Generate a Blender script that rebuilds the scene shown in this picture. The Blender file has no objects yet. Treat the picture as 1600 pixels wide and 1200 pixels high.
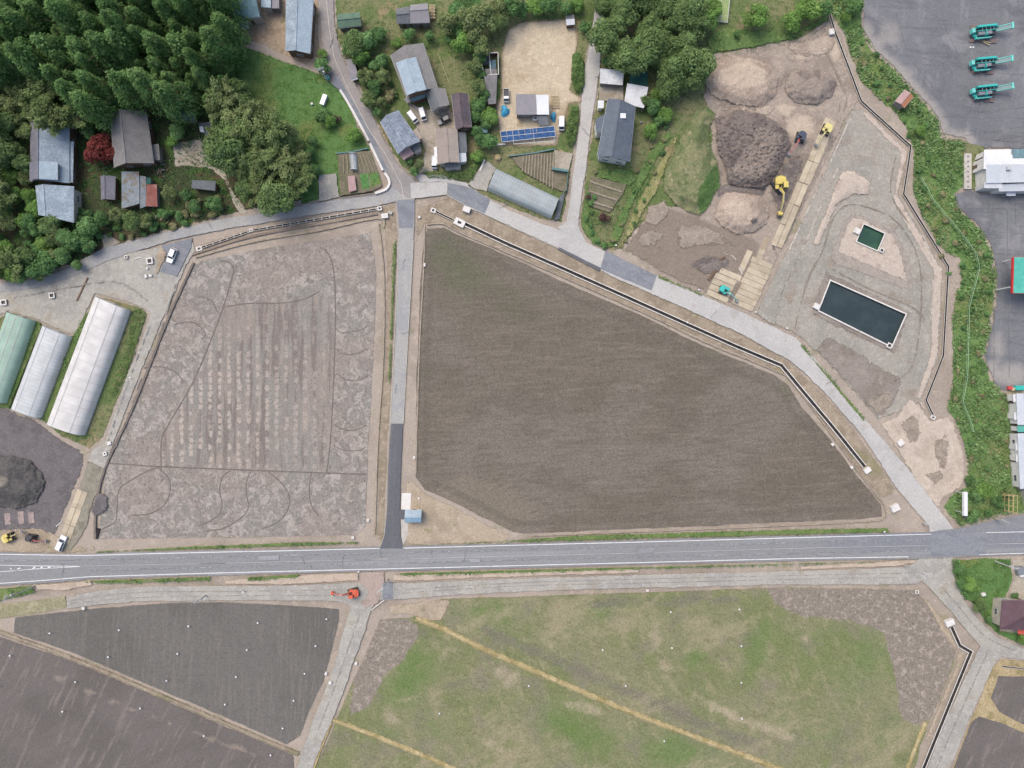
import bpy, bmesh, math, random
import numpy as np
from mathutils import Vector, Matrix, geometry
from mathutils import noise as mnoise

# ------------------------------------------------------------------ camera, light, exposure
S = 0.165            # metres on the ground for one photo pixel
H = 183.0            # drone height
scene = bpy.context.scene
COL = scene.collection
cam_d = bpy.data.cameras.new("drone_camera")
cam_d.sensor_width = 36.0
cam_d.lens = 18.0 * H / (800 * S)
cam_d.clip_start = 1.0
cam_d.clip_end = 9000.0
cam = bpy.data.objects.new("drone_camera", cam_d)
cam.location = (0, 0, H)
COL.objects.link(cam)
scene.camera = cam

SUN_EL, SUN_AZ = math.radians(58), math.radians(318)     # azimuth clockwise from photo-up
world = bpy.data.worlds.new("World")
scene.world = world
world.use_nodes = True
wn = world.node_tree
bg = wn.nodes["Background"]
sky = wn.nodes.new("ShaderNodeTexSky")
sky.sky_type = 'NISHITA'
sky.sun_disc = False
sky.sun_elevation = SUN_EL
sky.sun_rotation = SUN_AZ
sky.altitude = 300
sky.air_density = 1.0
sky.dust_density = 5.0
sky.ozone_density = 0.3
wn.links.new(sky.outputs[0], bg.inputs[0])
bg.inputs[1].default_value = 0.14
sun_d = bpy.data.lights.new("sun", 'SUN')
sun_d.energy = 0.85
sun_d.angle = math.radians(35)
sun_d.color = (1.0, 0.96, 0.88)
sun = bpy.data.objects.new("sun", sun_d)
dirv = Vector((math.sin(SUN_AZ) * math.cos(SUN_EL), math.cos(SUN_AZ) * math.cos(SUN_EL), math.sin(SUN_EL)))
sun.rotation_euler = dirv.to_track_quat('Z', 'Y').to_euler()
sun.location = (-80, 60, 150)
COL.objects.link(sun)
vs = scene.view_settings
vs.view_transform = 'Standard'
vs.look = 'None'
vs.gamma = 1.0
vs.exposure = 1.1
vs.use_curve_mapping = False
scene.cycles.max_bounces = 5
scene.cycles.diffuse_bounces = 3
scene.cycles.transparent_max_bounces = 8

R = random.Random(7)

# ------------------------------------------------------------------ coordinates
def W(px, py, z=0.0):
    """the point at height z that the photo shows at pixel (px, py)"""
    k = (H - z) / H
    return Vector(((px - 800) * S * k, (600 - py) * S * k, z))

def srgb(c):
    c = c / 255.0
    return c / 12.92 if c <= 0.04045 else ((c + 0.055) / 1.055) ** 2.4

ALB = 0.62
def C(r, g, b, k=1.0):
    return (srgb(r) * ALB * k, srgb(g) * ALB * k, srgb(b) * ALB * k, 1.0)

# ------------------------------------------------------------------ materials
class Mat:
    def __init__(self, name, rough=0.95, spec=0.15):
        self.m = bpy.data.materials.new(name)
        self.m.use_nodes = True
        self.nt = self.m.node_tree
        self.n = self.nt.nodes
        self.b = self.n["Principled BSDF"]
        self.b.inputs["Roughness"].default_value = rough
        self.b.inputs["Specular IOR Level"].default_value = spec
        self.pos = None
    def link(self, a, b):
        self.nt.links.new(a, b)
    def node(self, t, **kw):
        x = self.n.new(t)
        for k, v in kw.items():
            setattr(x, k, v)
        return x
    def put(self, sock, v):
        if hasattr(v, "is_output") or isinstance(v, bpy.types.NodeSocket):
            self.link(v, sock)
        else:
            sock.default_value = v
    def P(self):
        if self.pos is None:
            self.pos = self.node("ShaderNodeNewGeometry").outputs["Position"]
        return self.pos
    def obj(self):
        return self.node("ShaderNodeTexCoord").outputs["Object"]
    def vec(self, src=None, rot=0, st=(1, 1, 1), loc=(0, 0, 0)):
        mp = self.node("ShaderNodeMapping")
        mp.inputs["Rotation"].default_value = (0, 0, math.radians(rot))
        mp.inputs["Scale"].default_value = st
        mp.inputs["Location"].default_value = loc
        # rotate first, then scale
        if rot and st != (1, 1, 1):
            m0 = self.node("ShaderNodeMapping")
            m0.inputs["Rotation"].default_value = (0, 0, math.radians(rot))
            self.link(src or self.P(), m0.inputs["Vector"])
            mp.inputs["Rotation"].default_value = (0, 0, 0)
            self.link(m0.outputs[0], mp.inputs["Vector"])
        else:
            self.link(src or self.P(), mp.inputs["Vector"])
        return mp.outputs[0]
    def noise(self, s, d=3, r=0.55, w=0.0, v=None):
        x = self.node("ShaderNodeTexNoise")
        x.inputs["Scale"].default_value = s
        x.inputs["Detail"].default_value = min(d, max(1.5, math.log2(5.0 / s) + 1))   # nothing finer than a drone pixel
        x.inputs["Roughness"].default_value = r
        x.inputs["Distortion"].default_value = w
        self.link(v or self.P(), x.inputs["Vector"])
        return x.outputs["Fac"]
    def math(self, op, a, b=0.0, c=None, clamp=False):
        x = self.node("ShaderNodeMath", operation=op, use_clamp=clamp)
        self.put(x.inputs[0], a)
        self.put(x.inputs[1], b)
        if c is not None:
            self.put(x.inputs[2], c)
        return x.outputs[0]
    def ramp(self, v, lo, hi, a=0.0, b=1.0, smooth=True):
        x = self.node("ShaderNodeMapRange")
        x.interpolation_type = 'SMOOTHSTEP' if smooth else 'LINEAR'
        self.put(x.inputs[0], v)
        for i, q in enumerate((lo, hi, a, b)):
            x.inputs[i + 1].default_value = q
        return x.outputs[0]
    def mix(self, f, a, b):
        x = self.node("ShaderNodeMix", data_type='RGBA')
        self.put(x.inputs[0], f)
        self.put(x.inputs[6], a)
        self.put(x.inputs[7], b)
        return x.outputs[2]
    def attr(self, name):
        return self.node("ShaderNodeAttribute", attribute_name=name).outputs["Fac"]
    def bump(self, h, strength=0.5, dist=0.1):
        x = self.node("ShaderNodeBump")
        x.inputs["Strength"].default_value = strength
        x.inputs["Distance"].default_value = dist
        self.link(h, x.inputs["Height"])
        self.link(x.outputs[0], self.b.inputs["Normal"])
    def color(self, c):
        self.put(self.b.inputs["Base Color"], c)

def layers_color(M, base, layers):
    col = base
    for L in layers:
        t = L.get("t", "noise")
        if t == "noise":
            v = None
            if "rot" in L or "st" in L or "loc" in L:
                v = M.vec(rot=L.get("rot", 0), st=L.get("st", (1, 1, 1)), loc=L.get("loc", (0, 0, 0)))
            f = M.noise(L["s"], L.get("d", 3), L.get("r", 0.55), L.get("w", 0), v)
            f = M.ramp(f, L.get("lo", 0.42), L.get("hi", 0.58))
        elif t == "attr":
            f = M.attr(L["n"])
            if L.get("nz", 0):
                nv = None
                if "rot" in L or "st" in L:
                    nv = M.vec(rot=L.get("rot", 0), st=L.get("st", (1, 1, 1)))
                q = M.noise(L.get("s", 0.8), L.get("d", 4), L.get("r", 0.6), 0, nv)
                f = M.math('ADD', f, M.math('MULTIPLY', M.math('SUBTRACT', q, 0.5), L["nz"]))
            f = M.ramp(f, L.get("lo", 0.35), L.get("hi", 0.65))
        a = L.get("a", 1.0)
        if "mask" in L:
            a2 = M.ramp(M.attr(L["mask"]), 0, 1)
            f = M.math('MULTIPLY', f, a2)
        f = M.math('MULTIPLY', f, a)
        col = M.mix(f, col, L["c"])
    return col

def ground_mat(name, base, layers=(), fine=0.18, rough=0.95, bump=0.5, spec=0.1, bs=2.2, feather=False, bd=.12):
    """soil / road / grass material: layered noise colours, fine grain on top, fine relief"""
    M = Mat(name, rough, spec)
    col = layers_color(M, base, layers)
    if fine:
        g = M.noise(2.3, 5, 0.8)
        br = M.ramp(g, 0.3, 0.7, 1 - fine * 1.35, 1 + fine * 1.35, False)
        hsv = M.node("ShaderNodeHueSaturation")
        M.link(br, hsv.inputs["Value"])
        M.put(hsv.inputs["Color"], col)
        col = hsv.outputs[0]
    M.color(col)
    if bump:
        M.bump(M.noise(bs, 5, 0.65), bump, bd)
    if feather:
        # the sheet thins out to scattered crumbs towards its rim (attribute fi: 1 at the rim, 0 inside)
        q = M.math('ADD', M.attr("fi"), M.math('MULTIPLY', M.math('SUBTRACT', M.noise(0.7, 6, 0.75), 0.5), 1.5))
        al = M.ramp(q, 0.62, 0.40)
        tr = M.node("ShaderNodeBsdfTransparent")
        mx = M.node("ShaderNodeMixShader")
        M.link(al, mx.inputs[0]); M.link(tr.outputs[0], mx.inputs[1]); M.link(M.b.outputs[0], mx.inputs[2])
        M.link(mx.outputs[0], M.n["Material Output"].inputs[0])
    return M.m

def plain(name, c, rough=0.6, spec=0.3, var=0.12, scale=2.0, metal=0.0, dirt=None):
    M = Mat(name, rough, spec)
    M.b.inputs["Metallic"].default_value = metal
    g = M.noise(scale, 4, 0.6)
    br = M.ramp(g, 0.3, 0.7, 1 - var, 1 + var, False)
    hsv = M.node("ShaderNodeHueSaturation")
    M.link(br, hsv.inputs["Value"])
    col = c
    if dirt:
        f = M.ramp(M.noise(0.9, 5, 0.65), 0.5, 0.75)
        col = M.mix(M.math('MULTIPLY', f, 0.7), c, dirt)
    M.put(hsv.inputs["Color"], col)
    M.color(hsv.outputs[0])
    return M.m

# ------------------------------------------------------------------ scene helpers
def tag(o, label=None, cat=None, group=None, kind=None):
    if label: o["label"] = label
    if cat: o["category"] = cat
    if group: o["group"] = group
    if kind: o["kind"] = kind
    return o

def mesh_obj(name, verts, faces, mat, parent=None, smooth=False, uvs=None):
    me = bpy.data.meshes.new(name)
    me.from_pydata([tuple(v) for v in verts], [], faces)
    if mat is not None:
        for m in (mat if isinstance(mat, (list, tuple)) else [mat]):
            me.materials.append(m)
    if smooth:
        me.polygons.foreach_set("use_smooth", [True] * len(me.polygons))
    if uvs is not None:
        l = me.uv_layers.new(name="uv")
        l.data.foreach_set("uv", np.array(uvs, dtype=np.float32).ravel())
    me.update()
    o = bpy.data.objects.new(name, me)
    COL.objects.link(o)
    if parent is not None:
        o.parent = parent
    return o

def empty(name, loc=(0, 0, 0), rz=0.0, parent=None):
    o = bpy.data.objects.new(name, None)
    o.empty_display_size = 0.5
    o.location = loc
    o.rotation_euler = (0, 0, rz)
    COL.objects.link(o)
    o.parent = parent
    return o

def copy_tree(o, parent=None):
    c = o.copy()
    COL.objects.link(c)
    c.parent = parent
    for ch in o.children:
        copy_tree(ch, c)
    return c

class MB:
    """collects shapes for ONE mesh"""
    def __init__(self):
        self.v, self.f = [], []
    def add(self, vs, fs):
        k = len(self.v)
        self.v += [tuple(x) for x in vs]
        self.f += [tuple(i + k for i in f) for f in fs]
        return self
    def box(self, x0, y0, z0, x1, y1, z1, M=None, taper=0.0):
        t = taper
        vs = [Vector(p) for p in ((x0, y0, z0), (x1, y0, z0), (x1, y1, z0), (x0, y1, z0),
              (x0 + t, y0 + t, z1), (x1 - t, y0 + t, z1), (x1 - t, y1 - t, z1), (x0 + t, y1 - t, z1))]
        if M is not None: vs = [M @ p for p in vs]
        return self.add(vs, [(3, 2, 1, 0), (4, 5, 6, 7), (0, 1, 5, 4), (1, 2, 6, 5), (2, 3, 7, 6), (3, 0, 4, 7)])
    def prism(self, pts, z0, z1):
        """pts: list of (x, y) counter-clockwise"""
        n = len(pts)
        a = 0
        for i in range(n):
            x0, y0 = pts[i][0], pts[i][1]; x1, y1 = pts[(i + 1) % n][0], pts[(i + 1) % n][1]
            a += x0 * y1 - x1 * y0
        if a < 0: pts = pts[::-1]
        vs = [(p[0], p[1], z0) for p in pts] + [(p[0], p[1], z1) for p in pts]
        fs = [tuple(range(n - 1, -1, -1)), tuple(range(n, 2 * n))]
        fs += [(i, (i + 1) % n, n + (i + 1) % n, n + i) for i in range(n)]
        return self.add(vs, fs)
    def profile(self, pts, y0, y1):
        """(x, z) outline extruded along y"""
        n = len(pts)
        vs = [(p[0], y0, p[1]) for p in pts] + [(p[0], y1, p[1]) for p in pts]
        fs = [tuple(range(n)), tuple(range(2 * n - 1, n - 1, -1))]
        fs += [(i, n + i, n + (i + 1) % n, (i + 1) % n) for i in range(n)]
        return self.add(vs, fs)
    def bar(self, a, b, w, h=None):
        a, b = Vector(a), Vector(b)
        h = h or w
        d = (b - a)
        L = d.length
        q = d.to_track_quat('X', 'Z').to_matrix().to_4x4()
        return self.box(0, -w / 2, -h / 2, L, w / 2, h / 2, Matrix.Translation(a) @ q)
    def tube(self, a, b, r0, r1=None, n=8):
        a, b = Vector(a), Vector(b)
        r1 = r0 if r1 is None else r1
        q = (b - a).to_track_quat('Z', 'Y').to_matrix()
        vs = []
        for p, r in ((a, r0), (b, r1)):
            for i in range(n):
                t = 2 * math.pi * i / n
                vs.append(p + q @ Vector((math.cos(t) * r, math.sin(t) * r, 0)))
        fs = [(i, (i + 1) % n, n + (i + 1) % n, n + i) for i in range(n)]
        fs += [tuple(range(n - 1, -1, -1)), tuple(range(n, 2 * n))]
        return self.add(vs, fs)
    def build(self, name, mat, parent=None, smooth=False, bevel=0.0):
        o = mesh_obj(name, self.v, self.f, mat, parent, smooth)
        if bevel:
            bm = bmesh.new(); bm.from_mesh(o.data)
            bmesh.ops.remove_doubles(bm, verts=bm.verts, dist=1e-4)
            bmesh.ops.bevel(bm, geom=list(bm.edges), offset=bevel, segments=2, affect='EDGES', profile=0.6, clamp_overlap=True)
            bm.to_mesh(o.data); bm.free()
        return o

# ------------------------------------------------------------------ ground sheets
def inside(poly, X, Y):
    r = np.zeros(X.shape, bool)
    n = len(poly)
    for i in range(n):
        x0, y0 = poly[i]; x1, y1 = poly[(i + 1) % n]
        if y0 == y1: continue
        c = ((y0 > Y) != (y1 > Y)) & (X < (x1 - x0) * (Y - y0) / (y1 - y0) + x0)
        r ^= c
    return r

def sdist(poly, X, Y, closed=True):
    d = np.full(X.shape, 1e9)
    n = len(poly)
    for i in range(n if closed else n - 1):
        x0, y0 = poly[i]; x1, y1 = poly[(i + 1) % n]
        dx, dy = x1 - x0, y1 - y0
        l2 = dx * dx + dy * dy + 1e-9
        t = np.clip(((X - x0) * dx + (Y - y0) * dy) / l2, 0, 1)
        d = np.minimum(d, np.hypot(X - x0 - t * dx, Y - y0 - t * dy))
    return d

def soft(poly, w=6):
    """1 inside the polygon, fading to 0 over w px"""
    def f(X, Y):
        s = np.where(inside(poly, X, Y), 1, -1) * sdist(poly, X, Y)
        return np.clip(0.5 + s / (2 * w), 0, 1)
    return f

def line(path, w=4):
    return lambda X, Y: np.clip(1 - sdist(path, X, Y, False) / w, 0, 1)

def blobs(L):
    def f(X, Y):
        r = np.zeros(X.shape)
        for (cx, cy, rx, ry, a, amp) in L:
            c, s = math.cos(math.radians(a)), math.sin(math.radians(a))
            u = ((X - cx) * c + (Y - cy) * s) / rx
            v = (-(X - cx) * s + (Y - cy) * c) / ry
            r = np.maximum(r, amp * np.exp(-(u * u + v * v)))
        return r
    return f

def fmax(*fs):
    return lambda X, Y: np.maximum.reduce([f(X, Y) for f in fs])

def jag(poly, amp, step=6.0, seed=0):
    """subdivide a px polygon and wobble it"""
    out = []
    n = len(poly)
    for i in range(n):
        a, b = poly[i], poly[(i + 1) % n]
        L = math.hypot(b[0] - a[0], b[1] - a[1])
        k = max(1, int(L / step))
        nx, ny = -(b[1] - a[1]) / (L + 1e-9), (b[0] - a[0]) / (L + 1e-9)
        for j in range(k):
            t = j / k
            x, y = a[0] + (b[0] - a[0]) * t, a[1] + (b[1] - a[1]) * t
            if amp:
                q = mnoise.noise(Vector((x * 0.035, y * 0.035, seed))) + 0.6 * mnoise.noise(Vector((x * 0.14, y * 0.14, seed + 5)))
                q += 0.4 * mnoise.noise(Vector((x * 0.4, y * 0.4, seed + 9)))
                x += nx * q * amp; y += ny * q * amp
            out.append((x, y))
    return out

HOLES = []           # px polygons cut out of every ground sheet (ditches, ponds)
SHEETS = []          # (px polygon, z)
ZB = {"ground": 0.0, "verge": 0.02, "field": 0.09, "yard": 0.17, "patch": 0.26, "road": 0.33, "road2": 0.385, "mark": 0.42}
ZN = {}

def G(px, py):
    z = 0.0
    X, Y = np.array([px], float), np.array([py], float)
    for poly, zz, bb in SHEETS:
        if zz > z and bb[0] <= px <= bb[1] and bb[2] <= py <= bb[3] and inside(poly, X, Y)[0]:
            z = zz
    return z

def GW(px, py, dz=0.0):
    return W(px, py, G(px, py) + dz)

def sheet(name, poly, level, mat, amp=1.0, res=None, attrs=None, height=None, step=5.0, kind="structure", seed=None, parent=None, skirt=0.5, fe=0):
    n = ZN.get(level, 0); ZN[level] = n + 1
    z = ZB[level] + 0.004 * n
    seed = R.random() * 50 if seed is None else seed
    if fe:
        attrs = dict(attrs or {})
        skirt = 0
    P = jag(poly, amp, step, seed)
    xs, ys = [p[0] for p in P], [p[1] for p in P]
    bb = (min(xs), max(xs), min(ys), max(ys))
    if level != "mark": SHEETS.append((list(poly), z, bb))
    pts = list(P)
    edges = [(i, (i + 1) % len(P)) for i in range(len(P))]
    hs = []
    for h in HOLES:
        hb = (min(p[0] for p in h), max(p[0] for p in h), min(p[1] for p in h), max(p[1] for p in h))
        if hb[0] < bb[1] and hb[1] > bb[0] and hb[2] < bb[3] and hb[3] > bb[2]:
            hs.append(h)
            k = len(pts)
            pts += h
            edges += [(k + i, k + (i + 1) % len(h)) for i in range(len(h))]
    if res:
        gx, gy = np.meshgrid(np.arange(bb[0], bb[1], res), np.arange(bb[2], bb[3], res))
        rs = np.random.RandomState(int(seed * 100))
        gx = gx.ravel() + rs.uniform(-.3, .3, gx.size) * res
        gy = gy.ravel() + rs.uniform(-.3, .3, gy.size) * res
        ok = inside(P, gx, gy) & (sdist(P, gx, gy) > res * 0.35)
        pts += list(zip(gx[ok].tolist(), gy[ok].tolist()))
    if fe:
        # rings of points inside the rim so that it can thin out evenly
        loop = P + [P[0], P[1]]
        for dd in (fe * .5, fe * 1.05):
            for sg in (1, -1):
                q = np.array(offset_path(loop, sg * dd)[1:-1:2 if fe > 6 else 1])
                q = q[(q[:, 0] > -200) & (q[:, 0] < 1800) & (q[:, 1] > -200) & (q[:, 1] < 1400)]
                if not len(q): continue
                ok = inside(P, q[:, 0], q[:, 1]) & (sdist(P, q[:, 0], q[:, 1]) > dd * .8)
                pts += [tuple(x) for x in q[ok].tolist()]
    vo, eo, fo, *_ = geometry.delaunay_2d_cdt([Vector(p) for p in pts], edges, [], 0, 1e-4)
    vx = np.array([v.x for v in vo]); vy = np.array([v.y for v in vo])
    F = np.array([f for f in fo if len(f) == 3])
    cx, cy = vx[F].mean(1), vy[F].mean(1)
    ok = inside(P, cx, cy)
    for h in hs: ok &= ~inside(h, cx, cy)
    F = F[ok]
    used = np.unique(F)
    remap = np.full(len(vx), -1); remap[used] = np.arange(len(used))
    vx, vy, F = vx[used], vy[used], remap[F]
    # orientation: px y is down, so flip
    ar = (vx[F[:, 1]] - vx[F[:, 0]]) * (vy[F[:, 2]] - vy[F[:, 0]]) - (vx[F[:, 2]] - vx[F[:, 0]]) * (vy[F[:, 1]] - vy[F[:, 0]])
    F[ar > 0] = F[ar > 0][:, ::-1]
    Z = np.full(vx.shape, z)
    if height is not None: Z = Z + height(vx, vy)
    k = (H - Z) / H
    V = np.stack([(vx - 800) * S * k, (600 - vy) * S * k, Z], 1)
    if fe: attrs["fi"] = lambda X, Y: np.clip(1 - sdist(P, X, Y) / fe, 0, 1)
    A = {a: fn(vx, vy) for a, fn in (attrs or {}).items()}
    faces = F.tolist()
    V = V.tolist()
    if skirt:
        cnt = {}
        for f in faces:
            for i in range(3):
                e = (f[i], f[(i + 1) % 3]); key = (min(e), max(e))
                cnt[key] = None if key in cnt else e
        low = {}
        for key, e in cnt.items():
            if e is None: continue
            for i in e:
                if i not in low:
                    low[i] = len(V)
                    V.append([V[i][0], V[i][1], z - skirt])
                    for a in A: A[a] = np.append(A[a], A[a][i])
            faces.append([e[1], e[0], low[e[0]], low[e[1]]])
    o = mesh_obj(name, V, faces, mat, parent)
    for a, arr in A.items():
        at = o.data.attributes.new(a, 'FLOAT', 'POINT')
        at.data.foreach_set("value", np.asarray(arr, dtype=np.float32))
    if height is not None:
        o.data.polygons.foreach_set("use_smooth", [True] * len(o.data.polygons))
    if kind: o["kind"] = kind
    return o

def offset_path(path, d):
    """shift a px polyline sideways by d px (to the right of travel, y down)"""
    out = []
    n = len(path)
    for i in range(n):
        a = path[max(0, i - 1)]; b = path[min(n - 1, i + 1)]
        nx, ny = [], []
        def nrm(p, q):
            L = math.hypot(q[0] - p[0], q[1] - p[1]); return (-(q[1] - p[1]) / L, (q[0] - p[0]) / L)
        if i == 0: m = nrm(path[0], path[1]); s = 1
        elif i == n - 1: m = nrm(path[-2], path[-1]); s = 1
        else:
            m0, m1 = nrm(path[i - 1], path[i]), nrm(path[i], path[i + 1])
            m = (m0[0] + m1[0], m0[1] + m1[1]); L = math.hypot(*m); m = (m[0] / L, m[1] / L)
            s = 1 / max(0.4, m[0] * m0[0] + m[1] * m0[1])
        out.append((path[i][0] + m[0] * d * s, path[i][1] + m[1] * d * s))
    return out

def band(path, w):
    return offset_path(path, w / 2) + offset_path(path, -w / 2)[::-1]

def smooth_path(path, n=6):
    out = []
    p = [path[0]] + list(path) + [path[-1]]
    for i in range(1, len(p) - 2):
        for j in range(n):
            t = j / n
            q = []
            for k in (0, 1):
                a, b, c, d = p[i - 1][k], p[i][k], p[i + 1][k], p[i + 2][k]
                q.append(0.5 * (2 * b + (c - a) * t + (2 * a - 5 * b + 4 * c - d) * t * t + (3 * b - a - 3 * c + d) * t ** 3))
            out.append(tuple(q))
    out.append(tuple(path[-1]))
    return out

def ridge(name, path, w, h, z, mat, parent=None, amp=0.5, sm=True, kind=None, flat=0.4):
    """a low ridge (levee, rut lip, kerb) along a px polyline: w px wide, h metres high"""
    if sm: path = smooth_path(path, 5)
    # resample finely for wobble
    fine = []
    for a, b in zip(path[:-1], path[1:]):
        L = math.hypot(b[0] - a[0], b[1] - a[1]); k = max(1, int(L / 5))
        fine += [(a[0] + (b[0] - a[0]) * j / k, a[1] + (b[1] - a[1]) * j / k) for j in range(k)]
    fine.append(path[-1])
    sd = R.random() * 99
    offs = [(-w / 2, -0.02), (-w / 2 * flat, h), (w / 2 * flat, h), (w / 2, -0.02)]
    V, F = [], []
    lanes = [offset_path(fine, o[0]) for o in offs]
    for i in range(len(fine)):
        for j in range(4):
            x, y = lanes[j][i]
            if amp:
                q = mnoise.noise(Vector((x * .2, y * .2, sd + j)))
                x += q * amp; y += mnoise.noise(Vector((x * .2, y * .2, sd + 9 + j))) * amp
            hh = offs[j][1] * (1 + (0.35 * mnoise.noise(Vector((x * .3, y * .3, sd))) if amp else 0))
            V.append(W(x, y, z + hh))
    for i in range(len(fine) - 1):
        for j in range(3):
            a = i * 4 + j
            F.append((a, a + 4, a + 5, a + 1))
    k = len(fine) - 1
    F += [(0, 1, 2, 3), (k * 4 + 3, k * 4 + 2, k * 4 + 1, k * 4)]
    # fix orientation
    o = mesh_obj(name, V, F, mat, parent)
    bm = bmesh.new(); bm.from_mesh(o.data)
    up = sum(f.normal.z for f in bm.faces)
    if up < 0: bmesh.ops.reverse_faces(bm, faces=bm.faces)
    bm.to_mesh(o.data); bm.free()
    if kind: o["kind"] = kind
    return o
# ================================================================== THE SETTING
D_MAIN = [(727, 350), (790, 380), (883, 421), (970, 460), (1072, 506), (1150, 541), (1221, 571), (1250, 606), (1302, 668), (1351, 729)]
D_FEED = [(678, 329), (711, 345)]
D_LEFT = [(311, 388), (393, 360), (594, 325.5)]
D_RIGHT = [(1296, 20), (1305, 50), (1346, 158), (1423, 228), (1420, 252), (1412, 303), (1482, 416), (1474, 556), (1447, 625), (1459, 651)]
D_SE = [(1487, 980), (1500, 1009), (1517, 1019), (1490, 1085), (1432, 1228)]
D_EDGE = [(1566, 1041), (1640, 1050)]
POND_BIG = [(1298, 439), (1415, 491), (1393, 541), (1280, 485)]
POND_SMALL = [(1350, 350.5), (1382, 365), (1371, 391), (1339, 377)]
DITCHES = [(D_MAIN, 4.6, 1.2), (D_FEED, 2.0, .9), (D_LEFT, 1.9, .8), (D_RIGHT, 2.3, .9), (D_SE, 4.6, 1.1), (D_EDGE, 1.5, .7)]
for path, wi, ww in DITCHES:
    HOLES.append(band(path, wi + 2 * ww))
def grow(poly, d):
    cx = sum(p[0] for p in poly) / len(poly); cy = sum(p[1] for p in poly) / len(poly)
    q = offset_path(poly + [poly[0], poly[1]], d)
    r = [q[4]] + q[1:4]
    return r
POND_B_OUT = grow(POND_BIG, -2.0); POND_S_OUT = grow(POND_SMALL, -1.6)
if not inside(POND_B_OUT, np.array([float(POND_BIG[0][0])]), np.array([float(POND_BIG[0][1])]))[0]:
    POND_B_OUT = grow(POND_BIG, 2.0); POND_S_OUT = grow(POND_SMALL, 1.6)
HOLES += [POND_B_OUT, POND_S_OUT]

# ---- ground: one sheet to the horizon
M = Mat("ground_earth", .95, .1)
col = layers_color(M, C(172, 160, 147), [
    dict(s=0.05, d=4, c=C(150, 138, 125), lo=.45, hi=.62, a=.6),
    dict(s=0.35, d=5, r=.65, c=C(186, 172, 156), lo=.5, hi=.66, a=.7),
    dict(s=0.16, d=5, r=.7, c=C(139, 136, 104), lo=.55, hi=.68, a=.6)])
# the plain beyond the mapped land: a patchwork of paddies and grass
vo = M.node("ShaderNodeTexVoronoi"); vo.inputs["Scale"].default_value = .016; vo.inputs["Randomness"].default_value = .55
M.link(M.vec(rot=12), vo.inputs["Vector"])
sx = M.node("ShaderNodeSeparateColor"); M.link(vo.outputs["Color"], sx.inputs[0])
far = M.mix(M.ramp(sx.outputs[0], .3, .4), C(116, 110, 104), M.mix(M.ramp(sx.outputs[1], .45, .55), C(128, 134, 94), C(146, 136, 120)))
far = M.mix(M.math('MULTIPLY', M.noise(.3, 4, .7), .5), far, C(118, 124, 84))
sp = M.node("ShaderNodeSeparateXYZ"); M.link(M.P(), sp.inputs[0])
dx = M.math('DIVIDE', M.math('ABSOLUTE', sp.outputs[0]), 140.0); dy = M.math('DIVIDE', M.math('ABSOLUTE', sp.outputs[1]), 107.0)
col = M.mix(M.ramp(M.math('ADD', M.math('MAXIMUM', dx, dy), M.math('MULTIPLY', M.noise(.05, 3), .1)), 1.06, 1.1), col, far)
hs = M.node("ShaderNodeHueSaturation"); M.link(M.ramp(M.noise(2.3, 3, .8), .3, .7, .84, 1.16, False), hs.inputs["Value"]); M.put(hs.inputs["Color"], col)
M.color(hs.outputs[0]); M.bump(M.noise(2.2, 3, .65), .5, .12)
m_ground = M.m
sheet("ground", [(-14000, -14000), (14000, -14000), (14000, 14000), (-14000, 14000)], "ground", m_ground, 0, None, step=1e9, skirt=0)

# ---- green and wooded land
m_forestfloor = ground_mat("woodland_floor", C(70, 76, 54), [
    dict(s=0.12, d=5, c=C(96, 84, 66), lo=.48, hi=.62, a=.8),
    dict(s=0.3, d=5, c=C(72, 100, 52), lo=.5, hi=.62, a=.9),
    dict(s=0.9, d=4, c=C(120, 122, 78), lo=.58, hi=.7, a=.5)], fine=.3, feather=True)
sheet("woodland_floor", [(-420, -420), (342, -420), (349, 20), (352, 70), (352, 110), (420, 200), (480, 250), (488, 312), (380, 332), (300, 352), (196, 381), (163, 387), (155, 395), (100, 421), (60, 437), (-20, 442), (-420, 470)], "verge", m_forestfloor, 3, fe=8)
m_lawn = ground_mat("lawn_grass", C(96, 130, 76), [
    dict(s=0.10, d=4, c=C(122, 130, 78), lo=.48, hi=.66, a=.8),
    dict(s=0.5, d=5, r=.7, c=C(70, 100, 48), lo=.48, hi=.6, a=.7),
    dict(s=1.4, d=4, c=C(106, 128, 66), lo=.52, hi=.66, a=.6)], fine=.2, feather=True)
sheet("meadow", [(352, 105), (366, 82), (382, 70), (450, 96), (512, 116), (540, 150), (578, 230), (600, 285), (530, 308), (498, 316), (470, 322), (455, 250), (400, 190)], "verge", m_lawn, 2, fe=6)
m_garden = ground_mat("garden_ground", C(126, 128, 92), [
    dict(s=0.09, d=4, c=C(100, 118, 72), lo=.44, hi=.58, a=.9),
    dict(s=0.16, d=5, c=C(150, 136, 106), lo=.54, hi=.66, a=.9),
    dict(s=0.8, d=4, c=C(72, 96, 50), lo=.5, hi=.64, a=.6)], fine=.25, feather=True)
sheet("village_garden_ground", [(505, -320), (935, -320), (932, 20), (915, 100), (905, 170), (890, 300), (880, 350), (845, 346), (760, 310), (700, 286), (655, 283), (622, 258), (580, 180), (545, 110), (524, 60)], "verge", m_garden, 2, fe=6)
sheet("roadside_meadow", [(940, -320), (1340, -320), (1345, 0), (1305, 28), (1250, 62), (1180, 78), (1112, 88), (1112, 130), (1120, 200), (1100, 330), (1040, 330), (1005, 350), (972, 394), (968, 392), (945, 391), (912, 372), (903, 345), (915, 260), (930, 150)], "verge", m_garden, 3, fe=6)
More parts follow.
